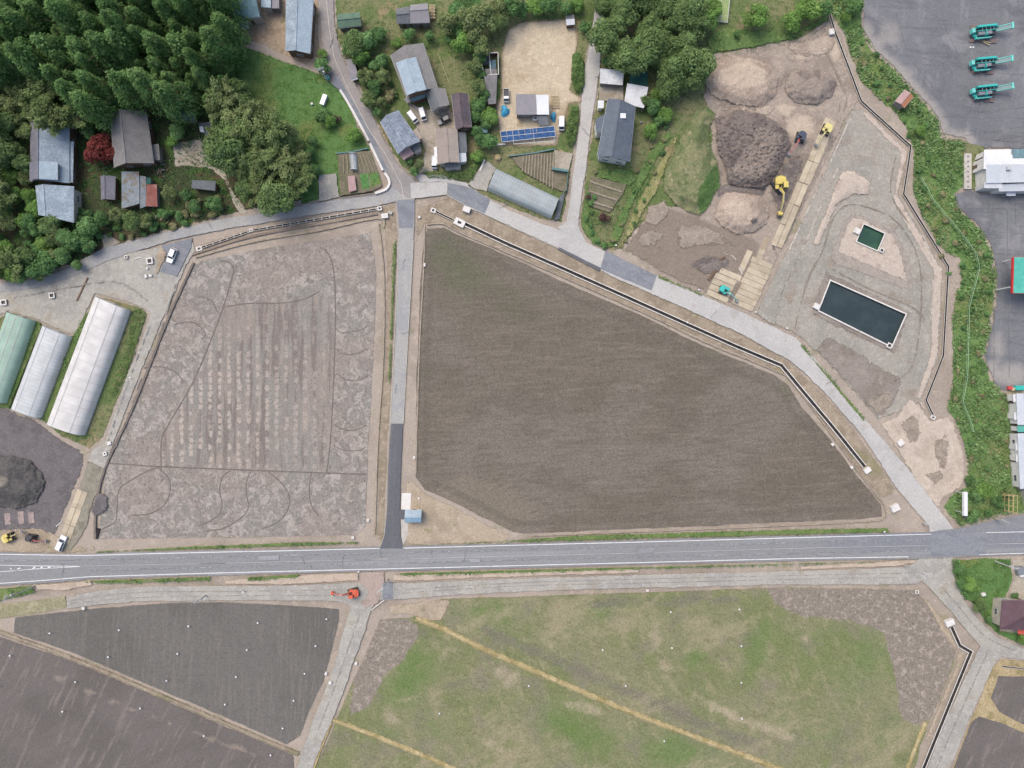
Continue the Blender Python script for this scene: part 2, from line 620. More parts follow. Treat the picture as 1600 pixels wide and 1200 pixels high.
m_yarddirt = ground_mat("yard_dirt", C(172, 154, 132), [
    dict(s=0.25, d=5, c=C(150, 130, 108), lo=.46, hi=.62, a=.8),
    dict(s=0.8, d=5, c=C(186, 172, 150), lo=.52, hi=.68, a=.6),
    dict(s=0.2, d=5, c=C(120, 120, 84), lo=.58, hi=.66, a=.7, loc=(40, 3, 0))], fine=.15, feather=True)
sheet("house_yard", [(338, -300), (500, -300), (498, 0), (500, 60), (508, 112), (450, 92), (412, 70), (385, 64), (364, 68), (350, 55), (345, 10)], "verge", m_yarddirt, 1.5, fe=5)
m_sand = ground_mat("sandy_lot", C(198, 184, 160), [
    dict(s=0.08, d=5, c=C(176, 158, 130), lo=.48, hi=.62, a=.7),
    dict(s=0.5, d=6, r=.7, c=C(214, 198, 172), lo=.48, hi=.64, a=.8),
    dict(s=1.2, d=5, c=C(158, 138, 112), lo=.6, hi=.72, a=.7),
    dict(t="attr", n="edge", nz=.7, s=.25, c=C(142, 126, 104), lo=.35, hi=.7, a=.9)], fine=.13, feather=True)
lot = [(778, 82), (790, 44), (812, 30), (870, 26), (900, 22), (908, 60), (902, 100), (897, 140), (915, 152), (911, 163), (892, 165), (884, 200), (872, 232), (785, 232), (775, 205), (772, 165), (780, 140)]
sheet("sandy_lot", lot, "verge", m_sand, 2, 8, {"edge": lambda X, Y: np.clip(1 - sdist(lot, X, Y) / 14, 0, 1)}, fe=8)
m_courtyard = ground_mat("courtyard_ground", C(176, 167, 152), [
    dict(s=0.2, d=5, c=C(150, 140, 122), lo=.46, hi=.62, a=.8),
    dict(s=1.0, d=5, c=C(190, 182, 170), lo=.5, hi=.66, a=.6)], fine=.12, feather=True)
sheet("courtyard", [(636, 158), (668, 168), (700, 165), (712, 180), (716, 203), (712, 215), (686, 232), (686, 268), (662, 272), (650, 286), (640, 288), (655, 262), (662, 236), (652, 205), (640, 186)], "verge", m_courtyard, 1.5, fe=5)
sheet("farm_drive", [(268, 222), (292, 218), (318, 216), (340, 240), (350, 262), (368, 300), (392, 334), (374, 337), (362, 318), (350, 284), (330, 266), (300, 262), (272, 262)], "verge", m_courtyard, 1.5, fe=5)
sheet("gateway_apron", [(155, 366), (170, 364), (190, 379), (162, 391)], "verge", m_courtyard, .6, fe=3)

# ---- weed bank along the yards on the right
m_weed = ground_mat("weedy_bank", C(110, 138, 84), [
    dict(s=0.08, d=4, c=C(130, 134, 88), lo=.46, hi=.62, a=.8),
    dict(s=0.4, d=5, r=.7, c=C(100, 128, 70), lo=.46, hi=.6, a=.8),
    dict(s=0.12, d=5, c=C(156, 144, 118), lo=.6, hi=.7, a=.8, loc=(9, 2, 0))], fine=.25, feather=True)
WEEDS = [(1300, -60), (1345, -60), (1347, 45), (1365, 80), (1395, 106), (1425, 140), (1450, 166), (1466, 192), (1472, 216), (1508, 220), (1510, 290), (1492, 304), (1496, 326), (1530, 356), (1548, 386), (1556, 430), (1554, 480), (1541, 540), (1537, 560), (1552, 596), (1562, 612), (1582, 618), (1584, 690), (1590, 760), (1612, 790), (1604, 800), (1570, 804), (1540, 813), (1500, 822), (1484, 806), (1474, 792), (1482, 776), (1508, 760), (1511, 722), (1505, 692), (1490, 656), (1478, 640), (1486, 600), (1488, 560), (1486, 500), (1491, 460), (1500, 440), (1497, 404), (1480, 396), (1463, 380), (1441, 342), (1426, 300), (1427, 234), (1414, 200), (1394, 171), (1372, 156), (1346, 130), (1331, 96), (1319, 52), (1300, 30)]
sheet("weedy_bank", WEEDS, "verge", m_weed, 3, fe=5)
GARDEN_SE = [(1490, 874), (1530, 871), (1580, 872), (1583, 905), (1574, 930), (1566, 940), (1563, 985), (1650, 992), (1650, 1012), (1585, 1004), (1562, 993), (1540, 974), (1522, 946), (1505, 934), (1496, 914), (1491, 890)]
sheet("corner_garden_ground", GARDEN_SE, "verge", m_lawn, 1.2, fe=3)
sheet("house_yard", [(1579, 872), (1650, 868), (1650, 940), (1572, 938), (1576, 925), (1581, 905)], "verge", m_courtyard, .6, fe=5)

# ---- fields
def field_mat(name, base, layers, **k):
    return ground_mat(name, base, layers, **k)
# worked paddy on the left with dry clods, wheel ruts and a checker of dry patches
M = Mat("paddy_left", .95, .1)
col = layers_color(M, C(143, 139, 132), [
    dict(s=0.05, d=4, c=C(127, 119, 112), lo=.44, hi=.62, a=.8),
    dict(s=0.36, d=7, r=.7, w=1.0, c=C(177, 169, 160), lo=.49, hi=.57, a=.85, mask="clod"),
    dict(s=0.05, d=5, c=C(160, 149, 140), lo=.48, hi=.6, a=.6),
    dict(s=0.9, d=6, r=.75, w=1.6, c=C(116, 108, 103), lo=.54, hi=.62, a=.7, mask="clod"),
    dict(s=1.4, d=5, r=.7, st=(1, .35, 1), c=C(160, 149, 139), lo=.54, hi=.62, a=.6),
    dict(s=0.6, d=5, st=(1, .07, 1), c=C(121, 111, 106), lo=.5, hi=.58, a=.65, mask="inner"),
    dict(s=0.5, d=5, st=(1, .14, 1), loc=(30, 0, 0), c=C(164, 152, 141), lo=.56, hi=.64, a=.6, mask="inner")])
sep = M.node("ShaderNodeSeparateXYZ"); M.link(M.P(), sep.inputs[0])
wob = M.math('MULTIPLY', M.math('SUBTRACT', M.noise(.35, 5, .7), .5), 1.9)
cx = M.math('MULTIPLY', M.math('ADD', sep.outputs[0], wob), 1 / 2.45)
cy = M.math('MULTIPLY', M.math('ADD', sep.outputs[1], M.math('MULTIPLY', M.math('SUBTRACT', M.noise(.7, 5, .7), .5), 2.6)), 1 / 1.7)
comb = M.node("ShaderNodeCombineXYZ")
M.link(M.math('FLOOR', cx), comb.inputs[0]); M.link(M.math('FLOOR', cy), comb.inputs[1])
wnz = M.node("ShaderNodeTexWhiteNoise", noise_dimensions='2D'); M.link(comb.outputs[0], wnz.inputs["Vector"])
fx = M.math('FRACT', cx)
stripe = M.math('MULTIPLY', M.ramp(fx, .0, .12), M.ramp(fx, .5, .38))
fy = M.math('FRACT', cy)
gap = M.math('MULTIPLY', M.ramp(fy, .0, .2), M.ramp(fy, 1.0, .75))
on = M.ramp(M.math('ADD', wnz.outputs[0], M.math('MULTIPLY', M.noise(.11, 3), 1.5)), 1.0, 1.2)
mask = M.math('MULTIPLY', M.math('MULTIPLY', stripe, gap), M.math('MULTIPLY', on, M.attr("checker")))
col = M.mix(M.math('MULTIPLY', mask, .85), col, C(184, 172, 160))
g = M.noise(2.3, 5, .8)
hs = M.node("ShaderNodeHueSaturation"); M.link(M.ramp(g, .3, .7, .78, 1.22, False), hs.inputs["Value"]); M.put(hs.inputs["Color"], col)
M.color(hs.outputs[0]); M.bump(M.noise(2.0, 5, .7), .6, .15)
m_paddy_left = M.m
F1 = [(314, 407), (420, 387), (579, 363), (588, 432), (583, 560), (575, 700), (571, 822), (556, 836), (400, 839), (250, 841), (152, 842), (158, 800), (166, 735), (207, 640), (258, 510), (300, 418)]
INNER = [(345, 480), (430, 474), (510, 452), (521, 500), (518, 640), (512, 735), (255, 728), (252, 680), (300, 600)]
chk = lambda X, Y: np.clip(soft([(330, 520), (420, 480), (515, 470), (512, 735), (250, 730), (262, 670), (300, 590)], 8)(X, Y) * np.clip(1.25 - (X - 260) / 330, .25, 1) * np.clip((Y - 440) / 140, .4, 1), 0, 1)
field1 = sheet("ploughed_paddy", F1, "field", m_paddy_left, 1.2, 9, {"clod": lambda X, Y: 1 - .85 * soft(INNER, 6)(X, Y), "checker": chk, "inner": soft(INNER, 6)})
# banks of bare earth round it
m_bank = ground_mat("bank_earth", C(146, 133, 121), [
    dict(s=0.3, d=5, c=C(128, 115, 104), lo=.46, hi=.62, a=.7),
    dict(s=0.09, d=3, c=C(163, 150, 130), lo=.5, hi=.64, a=.7)], fine=.14)
m_rut = ground_mat("wheel_rut_soil", C(121, 113, 107), [dict(s=.7, d=4, c=C(134, 122, 114), lo=.5, hi=.66, a=.7)], fine=.15)
m_ridge_l = ground_mat("pale_ridge_soil", C(170, 157, 140), [dict(s=.5, d=4, c=C(150, 138, 120), lo=.48, hi=.64, a=.8)], fine=.14)
zf = ZB["field"] + .004
for path, w, h in [
    ([(252, 735), (252, 690), (262, 665), (300, 600), (330, 530), (352, 470), (362, 435), (365, 420), (358, 410), (345, 408)], 1.7, .06),
    ([(348, 480), (390, 474), (430, 474), (470, 469), (500, 455)], 1.6, .05),
    ([(172, 724), (250, 729), (350, 733), (450, 737), (572, 741)], 1.8, .06),
    ([(510, 740), (516, 690), (521, 600), (524, 500), (522, 430), (514, 398), (500, 386)], 1.7, .05),
    ([(268, 728), (240, 732), (205, 750), (186, 765), (183, 790), (180, 815), (160, 826)], 1.6, .05),
    ([(245, 730), (262, 745), (266, 765), (256, 790), (232, 803), (205, 805)], 1.6, .05),
    ([(360, 735), (348, 745), (343, 765), (347, 790), (338, 808), (310, 822)], 1.6, .05),
    ([(392, 737), (385, 752), (385, 772), (388, 792), (378, 808), (350, 825), (320, 830)], 1.6, .05),
    ([(420, 738), (440, 755), (452, 775), (450, 795), (435, 815), (410, 826)], 1.5, .05),
    ([(487, 738), (483, 762), (486, 788), (498, 806)], 1.6, .05),
    ([(270, 507), (295, 503), (310, 508), (321, 522), (314, 530)], 1.4, .04),
    ([(225, 575), (250, 573), (272, 580), (288, 597)], 1.4, .04),
    ([(310, 463), (330, 470), (340, 488)], 1.4, .04),
    ([(525, 583), (540, 593), (560, 594), (576, 586)], 1.4, .04),
    ([(525, 545), (536, 553), (556, 553), (574, 545)], 1.3, .04),
    ([(524, 512), (535, 520), (560, 516), (575, 510)], 1.3, .04),
    ([(522, 663), (535, 671), (555, 672), (573, 664)], 1.3, .04),
    ([(521, 695), (535, 703), (560, 704), (572, 698)], 1.3, .04)]:
    ridge("wheel_rut", path, w * 1.35, h, zf, m_rut, field1, .4)
# centre field
m_field_c = field_mat("harrowed_field", C(117, 109, 98), [
    dict(s=0.025, d=5, r=.6, c=C(128, 120, 112), lo=.45, hi=.6, a=.7),
    dict(s=0.08, d=6, r=.65, rot=-4, st=(.4, 1, 1), c=C(106, 99, 88), lo=.48, hi=.6, a=.6),
    dict(s=1.3, d=6, r=.75, rot=-4, st=(.12, 1, 1), c=C(102, 95, 84), lo=.48, hi=.62, a=.5),
    dict(s=0.9, d=6, r=.75, rot=-2, st=(.09, 1, 1), loc=(3, 8, 0), c=C(134, 125, 113), lo=.51, hi=.64, a=.5),
    dict(s=0.7, d=6, r=.75, rot=86, st=(.12, 1, 1), c=C(126, 118, 106), lo=.54, hi=.66, a=.35),
    dict(s=0.9, d=6, r=.8, c=C(101, 95, 84), lo=.52, hi=.62, a=.45),
    dict(t="attr", n="green", nz=1.6, s=.1, d=7, r=.7, c=C(101, 103, 81), lo=.25, hi=1.0, a=.75),
    dict(t="attr", n="corner", nz=.8, s=1.2, d=5, rot=-24, st=(.05, 1, 1), c=C(132, 123, 108), lo=.42, hi=.62, a=.6),
    dict(t="attr", n="headland", nz=.5, s=.6, d=6, c=C(107, 101, 91), lo=.3, hi=.7, a=.6)], fine=.2)
F2 = [(662, 372), (668, 357), (694, 356), (716, 368), (760, 385), (900, 450), (1000, 492), (1100, 541), (1208, 585), (1232, 602), (1252, 635), (1300, 690), (1341, 746), (1377, 789), (1378, 807), (1350, 811), (1250, 815), (1100, 822), (900, 830), (822, 834), (800, 831), (700, 781), (664, 765), (649, 746), (651, 600), (656, 450)]
sheet("harrowed_field", F2, "field", m_field_c, 1.2, 8, {
    "green": blobs([(720, 420, 90, 60, 20, .8), (800, 470, 120, 40, 25, .6), (690, 380, 30, 20, 0, .9), (1230, 610, 30, 20, 40, .7), (1090, 540, 60, 20, 25, .5), (665, 560, 14, 120, 0, .4)]),
    "corner": blobs([(760, 790, 120, 55, 15, .8)]), "headland": lambda X, Y: np.clip(1 - np.abs(sdist(F2, X, Y) - 16) / 9, 0, 1)})
# surround of the fields: bare margins
m_margin = ground_mat("field_margin", C(160, 147, 128), [
    dict(s=0.25, d=5, c=C(142, 128, 112), lo=.46, hi=.6, a=.8),
    dict(s=0.7, d=5, c=C(179, 165, 145), lo=.52, hi=.66, a=.7),
    dict(s=0.12, d=4, c=C(136, 132, 98), lo=.56, hi=.68, a=.7)], fine=.13, feather=True)
z_m = ZB["verge"] + .1
for nm, pts, w, h, mt in [
    ("field_bank", [(303, 410), (262, 500), (210, 632), (163, 735), (150, 800), (149, 842)], 5, .35, m_rut),
    ("field_bank", [(306, 402), (395, 378), (500, 360), (590, 341), (600, 355)], 4, .3, m_ridge_l),
    ("field_bank", [(300, 398), (392, 370), (500, 350), (590, 334)], 5, .25, m_bank),
    ("field_bank", [(592, 350), (600, 430), (599, 560), (590, 700), (586, 835)], 3, .25, m_ridge_l),
    ("field_bank", [(664, 352), (662, 420), (655, 560), (650, 740)], 2.6, .25, m_ridge_l),
    ("field_bank", [(667, 351), (692, 350), (720, 364), (800, 398), (1000, 486), (1100, 534), (1210, 579), (1238, 598), (1300, 680), (1340, 735), (1382, 790)], 3, .3, m_ridge_l),
    ("field_bank", [(1381, 792), (1382, 810), (1340, 816), (1100, 827), (825, 838)], 2.6, .2, m_ridge_l)]:
    ridge(nm, pts, w, h, z_m, mt, None, .7, kind="structure")
sheet("bank_path", [(305, 384), (391, 356), (500, 341), (590, 322), (618, 318), (622, 360), (616, 560), (606, 700), (600, 840), (588, 845), (590, 700), (600, 560), (603, 400), (598, 344), (590, 330), (500, 347), (392, 366), (308, 395)], "verge", m_margin, 1.5, fe=4)
sheet("channel_verge", [(655, 325), (670, 318), (700, 306), (735, 326), (873, 389), (1000, 448), (1150, 516), (1235, 565), (1300, 628), (1390, 745), (1400, 770), (1380, 780), (1340, 740), (1244, 600), (1212, 580), (1000, 488), (800, 396), (716, 362), (690, 349), (664, 352), (650, 380), (650, 340)], "verge", m_margin, 1.5, fe=4)
# straw strips and bare corner by the shelter
m_corner = ground_mat("pale_corner_earth", C(178, 163, 142), [
    dict(s=0.12, d=5, c=C(156, 142, 122), lo=.46, hi=.62, a=.8),
    dict(s=0.5, d=6, r=.7, c=C(192, 178, 158), lo=.52, hi=.66, a=.7),
    dict(s=0.3, d=4, c=C(128, 134, 92), lo=.62, hi=.7, a=.6)], fine=.13, feather=True)
sheet("corner_lot", [(632, 752), (648, 748), (664, 768), (700, 785), (798, 836), (790, 850), (640, 853), (630, 845)], "verge", m_corner, 1.5, fe=6)
# lower-left fields
m_field_d = field_mat("dark_field", C(114, 111, 106), [
    dict(s=0.05, d=3, c=C(105, 103, 98), lo=.45, hi=.6, a=.8),
    dict(s=1.3, d=6, r=.7, rot=3, st=(1, .05, 1), c=C(125, 120, 113), lo=.5, hi=.62, a=.7),
    dict(s=0.9, d=5, r=.7, c=C(102, 99, 95), lo=.52, hi=.66, a=.6),
    dict(t="attr", n="pale", nz=.8, s=.3, c=C(134, 124, 113), lo=.4, hi=.9, a=.7)], fine=.13)
F3 = [(24, 965), (130, 953), (250, 943), (350, 941), (450, 946), (529, 952), (529, 968), (515, 1030), (505, 1065), (482, 1112), (470, 1150), (448, 1163), (350, 1120), (220, 1065), (110, 1018), (21, 989)]
sheet("dark_ploughed_field", F3, "field", m_field_d, 1.2, 10, {"pale": blobs([(150, 990, 30, 14, 0, .6), (160, 1030, 40, 8, 20, .6), (220, 965, 6, 14, 0, .6), (90, 975, 60, 8, 0, .3), (470, 1150, 18, 10, 0, .8)])})
m_field_e = field_mat("brown_field", C(114, 108, 104), [
    dict(s=0.05, d=3, c=C(104, 99, 95), lo=.45, hi=.6, a=.8),
    dict(s=0.7, d=6, r=.7, rot=25, st=(.9, .1, 1), c=C(134, 125, 118), lo=.53, hi=.63, a=.7),
    dict(s=0.3, d=5, rot=-25, st=(.15, 1, 1), c=C(106, 99, 93), lo=.5, hi=.66, a=.5),
    dict(t="attr", n="pale", nz=.7, s=.4, c=C(147, 135, 124), lo=.4, hi=.9, a=.8)], fine=.13)
sheet("brown_ploughed_field", [(-260, 880), (-60, 965), (0, 995), (110, 1032), (260, 1096), (400, 1156), (458, 1180), (470, 1320), (-260, 1320)], "field", m_field_e, 1.2, 12, {"pale": fmax(line([(60, 1045), (160, 1090), (300, 1145), (420, 1185)], 7), blobs([(40, 1015, 60, 12, 20, .5)]))})
ridge("field_levee", [(-200, 900), (-30, 975), (22, 996), (110, 1028), (260, 1091), (400, 1151), (466, 1178)], 8, .4, z_m, m_margin, None, 1.0, kind="structure")
sheet("grass_strip", [(-200, 955), (0, 944), (60, 938), (102, 931), (104, 950), (60, 958), (0, 966), (-200, 985)], "yard", ground_mat("dry_grass_strip", C(152, 147, 118), [dict(s=.4, d=5, c=C(172, 165, 138), lo=.5, hi=.64, a=.8), dict(s=.15, d=4, c=C(132, 130, 100), lo=.5, hi=.64, a=.7)]), 1)
# green rice-straw field on the right
m_field_g = field_mat("greening_field", C(133, 133, 101), [
    dict(s=0.05, d=6, r=.65, c=C(120, 127, 86), lo=.44, hi=.58, a=.85),
    dict(s=0.35, d=6, r=.7, rot=-20, st=(1, .35, 1), c=C(150, 144, 114), lo=.5, hi=.62, a=.65),
    dict(s=0.9, d=6, r=.75, rot=-66, st=(1, .25, 1), c=C(112, 113, 82), lo=.52, hi=.62, a=.55),
    dict(s=0.10, d=6, r=.65, c=C(130, 124, 108), lo=.5, hi=.62, a=.55, loc=(70, 9, 0)),
    dict(t="attr", n="green", nz=2.4, s=.09, d=8, r=.72, c=C(104, 126, 74), lo=.1, hi=1.15, a=.7),
    dict(t="attr", n="green", nz=2.8, s=.3, d=6, r=.75, c=C(98, 122, 66), lo=.45, hi=1.3, a=.5),
    dict(t="attr", n="grey", nz=1.6, s=.25, d=7, r=.7, rot=-23, st=(.3, 1, 1), c=C(120, 116, 102), lo=.3, hi=.95, a=.75),
    dict(t="attr", n="pale", nz=2.2, s=.18, d=8, r=.72, c=C(170, 158, 134), lo=.3, hi=.95, a=.85),
    dict(s=.07, d=6, r=.7, rot=-24, st=(.4, 1, 1), loc=(11, 5, 0), c=C(156, 147, 120), lo=.52, hi=.63, a=.7),
    dict(t="attr", n="bare", nz=1.1, s=.3, d=8, r=.75, c=C(139, 130, 119), lo=.42, hi=.58, a=1),
    dict(s=0.6, d=6, r=.75, c=C(172, 160, 147), lo=.52, hi=.6, a=.8, mask="bare"),
    dict(s=0.8, d=6, r=.75, w=1, c=C(118, 110, 102), lo=.55, hi=.63, a=.6, mask="bare")], fine=.2)
F5 = [(594, 968), (610, 966), (640, 966), (690, 936), (1000, 926), (1230, 918), (1430, 922), (1448, 940), (1470, 985), (1493, 1017), (1490, 1040), (1460, 1110), (1438, 1165), (1405, 1300), (440, 1300), (500, 1185), (525, 1125), (540, 1090), (560, 1045), (580, 1000)]
BARE1 = [(590, 965), (640, 968), (656, 984), (650, 1000), (625, 1035), (600, 1055), (586, 1085), (572, 1108), (545, 1115), (550, 1095), (556, 1070), (548, 1060), (575, 1010)]
BARE2 = [(1195, 918), (1432, 920), (1450, 945), (1495, 1018), (1460, 1112), (1440, 1135), (1408, 1122), (1400, 1060), (1380, 985), (1320, 968), (1250, 962), (1215, 945)]
field5 = sheet("greening_field", F5, "field", m_field_g, 1.2, 9, {
    "green": blobs([(640, 1060, 40, 60, 20, 1), (660, 1120, 60, 40, 0, .6), (900, 1140, 70, 40, 25, .9), (770, 960, 70, 25, 0, .7), (950, 950, 60, 15, 0, .7), (1090, 1030, 25, 25, 0, .9), (1185, 1010, 25, 60, 20, .9), (1350, 1030, 40, 70, 10, .8), (1300, 1010, 60, 60, 0, .6), (1060, 1180, 80, 40, 20, .9), (1390, 1140, 30, 40, 0, .7), (620, 1150, 40, 30, 0, .5), (1260, 1150, 90, 50, 20, .5)]),
    "grey": fmax(line([(760, 985), (960, 1072), (1180, 1165)], 20), line([(930, 945), (1150, 935)], 15), blobs([(660, 990, 30, 14, 20, .7), (540, 1160, 40, 30, 0, .5), (1330, 1160, 60, 40, 0, .5), (720, 1080, 40, 40, 0, .5)])),
    "pale": blobs([(822, 1000, 14, 8, 20, 1), (865, 1005, 18, 10, 20, .7), (1025, 990, 14, 30, 0, .8), (1040, 1040, 20, 14, 0, .8), (1120, 990, 20, 12, 0, .7), (1130, 1110, 60, 9, 27, 1), (1200, 1140, 60, 12, 20, .9), (920, 1110, 60, 12, 15, .8), (790, 1060, 30, 20, 40, .8), (770, 1165, 34, 8, 30, 1), (1260, 1000, 10, 12, 0, .8), (610, 1120, 30, 14, 20, .8), (700, 1020, 20, 12, 0, .6), (960, 1060, 40, 10, 20, .6), (1180, 1190, 40, 14, 20, .7)]),
    "bare": fmax(soft(BARE1, 4), soft(BARE2, 5))})
m_straw = ground_mat("straw_levee", C(178, 162, 120), [
    dict(s=.5, d=5, c=C(196, 180, 140), lo=.5, hi=.64, a=.8),
    dict(s=.3, d=5, c=C(156, 142, 98), lo=.48, hi=.62, a=.8)], fine=.18)
ridge("straw_levee", [(650, 966), (690, 982), (760, 1016), (870, 1064), (1000, 1119), (1130, 1168), (1260, 1218), (1400, 1270)], 9, .4, ZB["field"], m_straw, None, 1.6, kind="structure")
ridge("straw_levee", [(520, 1125), (560, 1140), (640, 1172), (720, 1206), (820, 1250)], 8, .35, ZB["field"], m_straw, None, 1.6, kind="structure")
ridge("straw_levee", [(518, 1130), (504, 1165), (480, 1230)], 4, .25, ZB["field"], m_straw, None, 1.0, kind="structure")
ridge("straw_levee", [(1447, 1128), (1432, 1165), (1408, 1230)], 7, .25, ZB["field"], m_straw, None, 1.5, kind="structure")
sheet("pale_verge", [(600, 945), (700, 934), (706, 940), (690, 970), (668, 972), (640, 962), (612, 962)], "yard", m_corner, 1.5, fe=5)
sheet("channel_bank", [(1436, 925), (1448, 935), (1480, 972), (1500, 1020), (1510, 1022), (1455, 1150), (1440, 1165), (1462, 1110), (1492, 1040), (1494, 1018), (1470, 985)], "yard", m_corner, 1, fe=4)
# dark fields in the bottom right corner with straw borders
m_strawv = ground_mat("straw_verge", C(172, 156, 120), [dict(s=.4, d=5, c=C(188, 172, 138), lo=.5, hi=.62, a=.8), dict(s=.25, d=5, c=C(146, 134, 98), lo=.48, hi=.6, a=.8)], fine=.2)
sheet("straw_verge", [(1566, 1030), (1650, 1036), (1650, 1320), (1440, 1320), (1490, 1195), (1520, 1120), (1540, 1070), (1552, 1042)], "verge", m_strawv, 1.5)
sheet("dark_corner_field", [(1560, 1056), (1650, 1058), (1650, 1152), (1600, 1133), (1560, 1112), (1548, 1090), (1556, 1072)], "field", m_field_e, 1.2, 14, {"pale": lambda X, Y: X * 0})
sheet("dark_corner_field", [(1530, 1120), (1560, 1128), (1650, 1166), (1650, 1320), (1452, 1320), (1490, 1200), (1518, 1128)], "field", m_field_e, 1.2, 14, {"pale": lambda X, Y: X * 0})

# ---- bare soil lot on the left edge
m_dark = ground_mat("dark_fill", C(116, 111, 111), [
    dict(s=.3, d=5, c=C(102, 98, 99), lo=.46, hi=.62, a=.8),
    dict(s=1.0, d=5, r=.7, c=C(130, 124, 122), lo=.54, hi=.66, a=.6)], fine=.16, feather=True)
sheet("dark_fill_lot", [(-300, 640), (0, 632), (26, 642), (60, 656), (95, 682), (132, 704), (135, 722), (120, 762), (96, 822), (88, 840), (60, 830), (0, 832), (-300, 835)], "verge", m_dark, 2, fe=8)
sheet("greenhouse_verge", [(-200, 610), (13, 486), (57, 500), (70, 508), (116, 526), (150, 460), (215, 478), (232, 490), (225, 512), (200, 590), (160, 685), (140, 702), (128, 698), (95, 682), (60, 656), (26, 642), (-60, 632), (-200, 625)], "verge", m_garden, 1.5, fe=4)
sheet("digging_site", [(-100, 830), (20, 826), (60, 822), (100, 840), (118, 852), (150, 850), (150, 864), (100, 867), (0, 864), (-100, 864)], "verge", m_corner, 2, fe=7)

# ---- the construction site
m_site = ground_mat("site_soil", C(165, 152, 139), [
    dict(s=.1, d=5, c=C(146, 133, 121), lo=.46, hi=.6, a=.8),
    dict(s=.5, d=6, r=.7, c=C(184, 170, 154), lo=.52, hi=.66, a=.75),
    dict(s=.3, d=5, w=.8, c=C(126, 117, 108), lo=.58, hi=.68, a=.7),
    dict(t="attr", n="brown", nz=.5, s=.25, c=C(134, 122, 110), lo=.35, hi=.65, a=.8),
    dict(t="attr", n="pale", nz=.6, s=.3, c=C(198, 182, 162), lo=.35, hi=.75, a=.85)], fine=.15, feather=True)
sheet("site_ground", [(1096, 150), (1106, 112), (1114, 86), (1180, 78), (1245, 63), (1296, 32), (1318, 50), (1330, 96), (1348, 156), (1330, 178), (1290, 260), (1200, 440), (1176, 492), (1108, 462), (1040, 432), (972, 392), (998, 350), (1040, 322), (1090, 310), (1110, 220)], "yard", m_site, 2, 9, {
    "brown": fmax(soft([(1000, 345), (1045, 325), (1100, 345), (1190, 380), (1150, 470), (1040, 432), (972, 392)], 8), soft([(1215, 255), (1240, 240), (1275, 240), (1250, 330), (1225, 360), (1205, 310)], 8)),
    "pale": blobs([(1250, 200, 26, 26, 0, 1), (1262, 80, 30, 14, -20, .9), (1305, 75, 14, 30, 0, .8), (1225, 170, 26, 10, 0, .9), (1150, 435, 25, 12, 0, .6), (1215, 100, 20, 10, 0, .6), (1320, 140, 10, 20, 0, .6)])}, fe=9)
m_gravel = ground_mat("crushed_gravel", C(164, 158, 147), [
    dict(s=.08, d=4, c=C(150, 147, 138), lo=.46, hi=.6, a=.7),
    dict(s=.5, d=6, r=.72, c=C(176, 171, 161), lo=.5, hi=.66, a=.7),
    dict(s=.2, d=5, c=C(150, 137, 124), lo=.55, hi=.67, a=.7)], fine=.16, feather=True)
PAD = [(1326, 172), (1346, 164), (1384, 200), (1417, 232), (1414, 262), (1408, 304), (1440, 358), (1476, 420), (1473, 500), (1470, 556), (1450, 610), (1440, 632), (1400, 650), (1372, 658), (1330, 612), (1290, 566), (1250, 530), (1210, 508), (1180, 491), (1205, 440), (1240, 365), (1280, 280), (1310, 205)]
sheet("gravel_pad", PAD, "yard", m_gravel, 1.5, fe=8)
m_pad = ground_mat("pale_pad_earth", C(190, 177, 163), [
    dict(s=.35, d=5, c=C(168, 152, 138), lo=.54, hi=.66, a=.8),
    dict(s=.9, d=5, c=C(204, 190, 174), lo=.5, hi=.64, a=.6)], fine=.12, feather=True)
m_slope = ground_mat("pad_slope", C(166, 156, 146), [dict(s=.6, d=5, c=C(150, 140, 130), lo=.48, hi=.62, a=.7)], fine=.13, feather=True)
def plateau(poly, h, slope=8):
    def f(X, Y):
        s = np.where(inside(poly, X, Y), 1, -1) * sdist(poly, X, Y)
        return h * np.clip(s / slope, 0, 1)
    return f
P1 = [(1312, 266), (1334, 262), (1362, 284), (1361, 309), (1334, 306), (1310, 322), (1282, 384), (1266, 388), (1274, 362), (1300, 296)]
sheet("gravel_heap", P1, "patch", m_pad, 1.5, 6, height=plateau(P1, .5, 10), fe=7)
P2 = [(1318, 342), (1330, 334), (1345, 334), (1402, 362), (1424, 410), (1428, 450), (1422, 456), (1300, 412), (1296, 396)]
sheet("pond_plateau", P2, "patch", m_slope, 1, 6, height=lambda X, Y: 0 * X, fe=5)
P2b = [(1322, 346), (1332, 338), (1346, 339), (1396, 364), (1412, 400), (1421, 444), (1360, 418), (1306, 395)]
sheet("pond_plateau_top", P2b, "patch", m_pad, 1, 6, fe=6)
m_brownpatch = ground_mat("damp_earth", C(147, 138, 129), [
    dict(s=.12, d=5, c=C(134, 124, 115), lo=.46, hi=.6, a=.8),
    dict(s=.5, d=5, c=C(164, 154, 143), lo=.54, hi=.68, a=.7)], fine=.15, feather=True)
sheet("damp_earth", [(1272, 548), (1290, 520), (1330, 540), (1380, 570), (1420, 590), (1408, 612), (1396, 640), (1372, 657), (1330, 612)], "patch", m_brownpatch, 3, fe=12)
sheet("pond_surround", [(1290, 420), (1425, 486), (1400, 556), (1380, 548), (1268, 494), (1270, 466)], "patch", m_brownpatch, 2, fe=8)
sheet("channel_strip", [(1352, 170), (1420, 236), (1406, 298), (1404, 306), (1474, 420), (1467, 556), (1441, 622), (1452, 650), (1440, 640), (1430, 622), (1452, 552), (1456, 424), (1392, 312), (1396, 300), (1406, 240), (1344, 178)], "patch", m_pad, 1, fe=5)
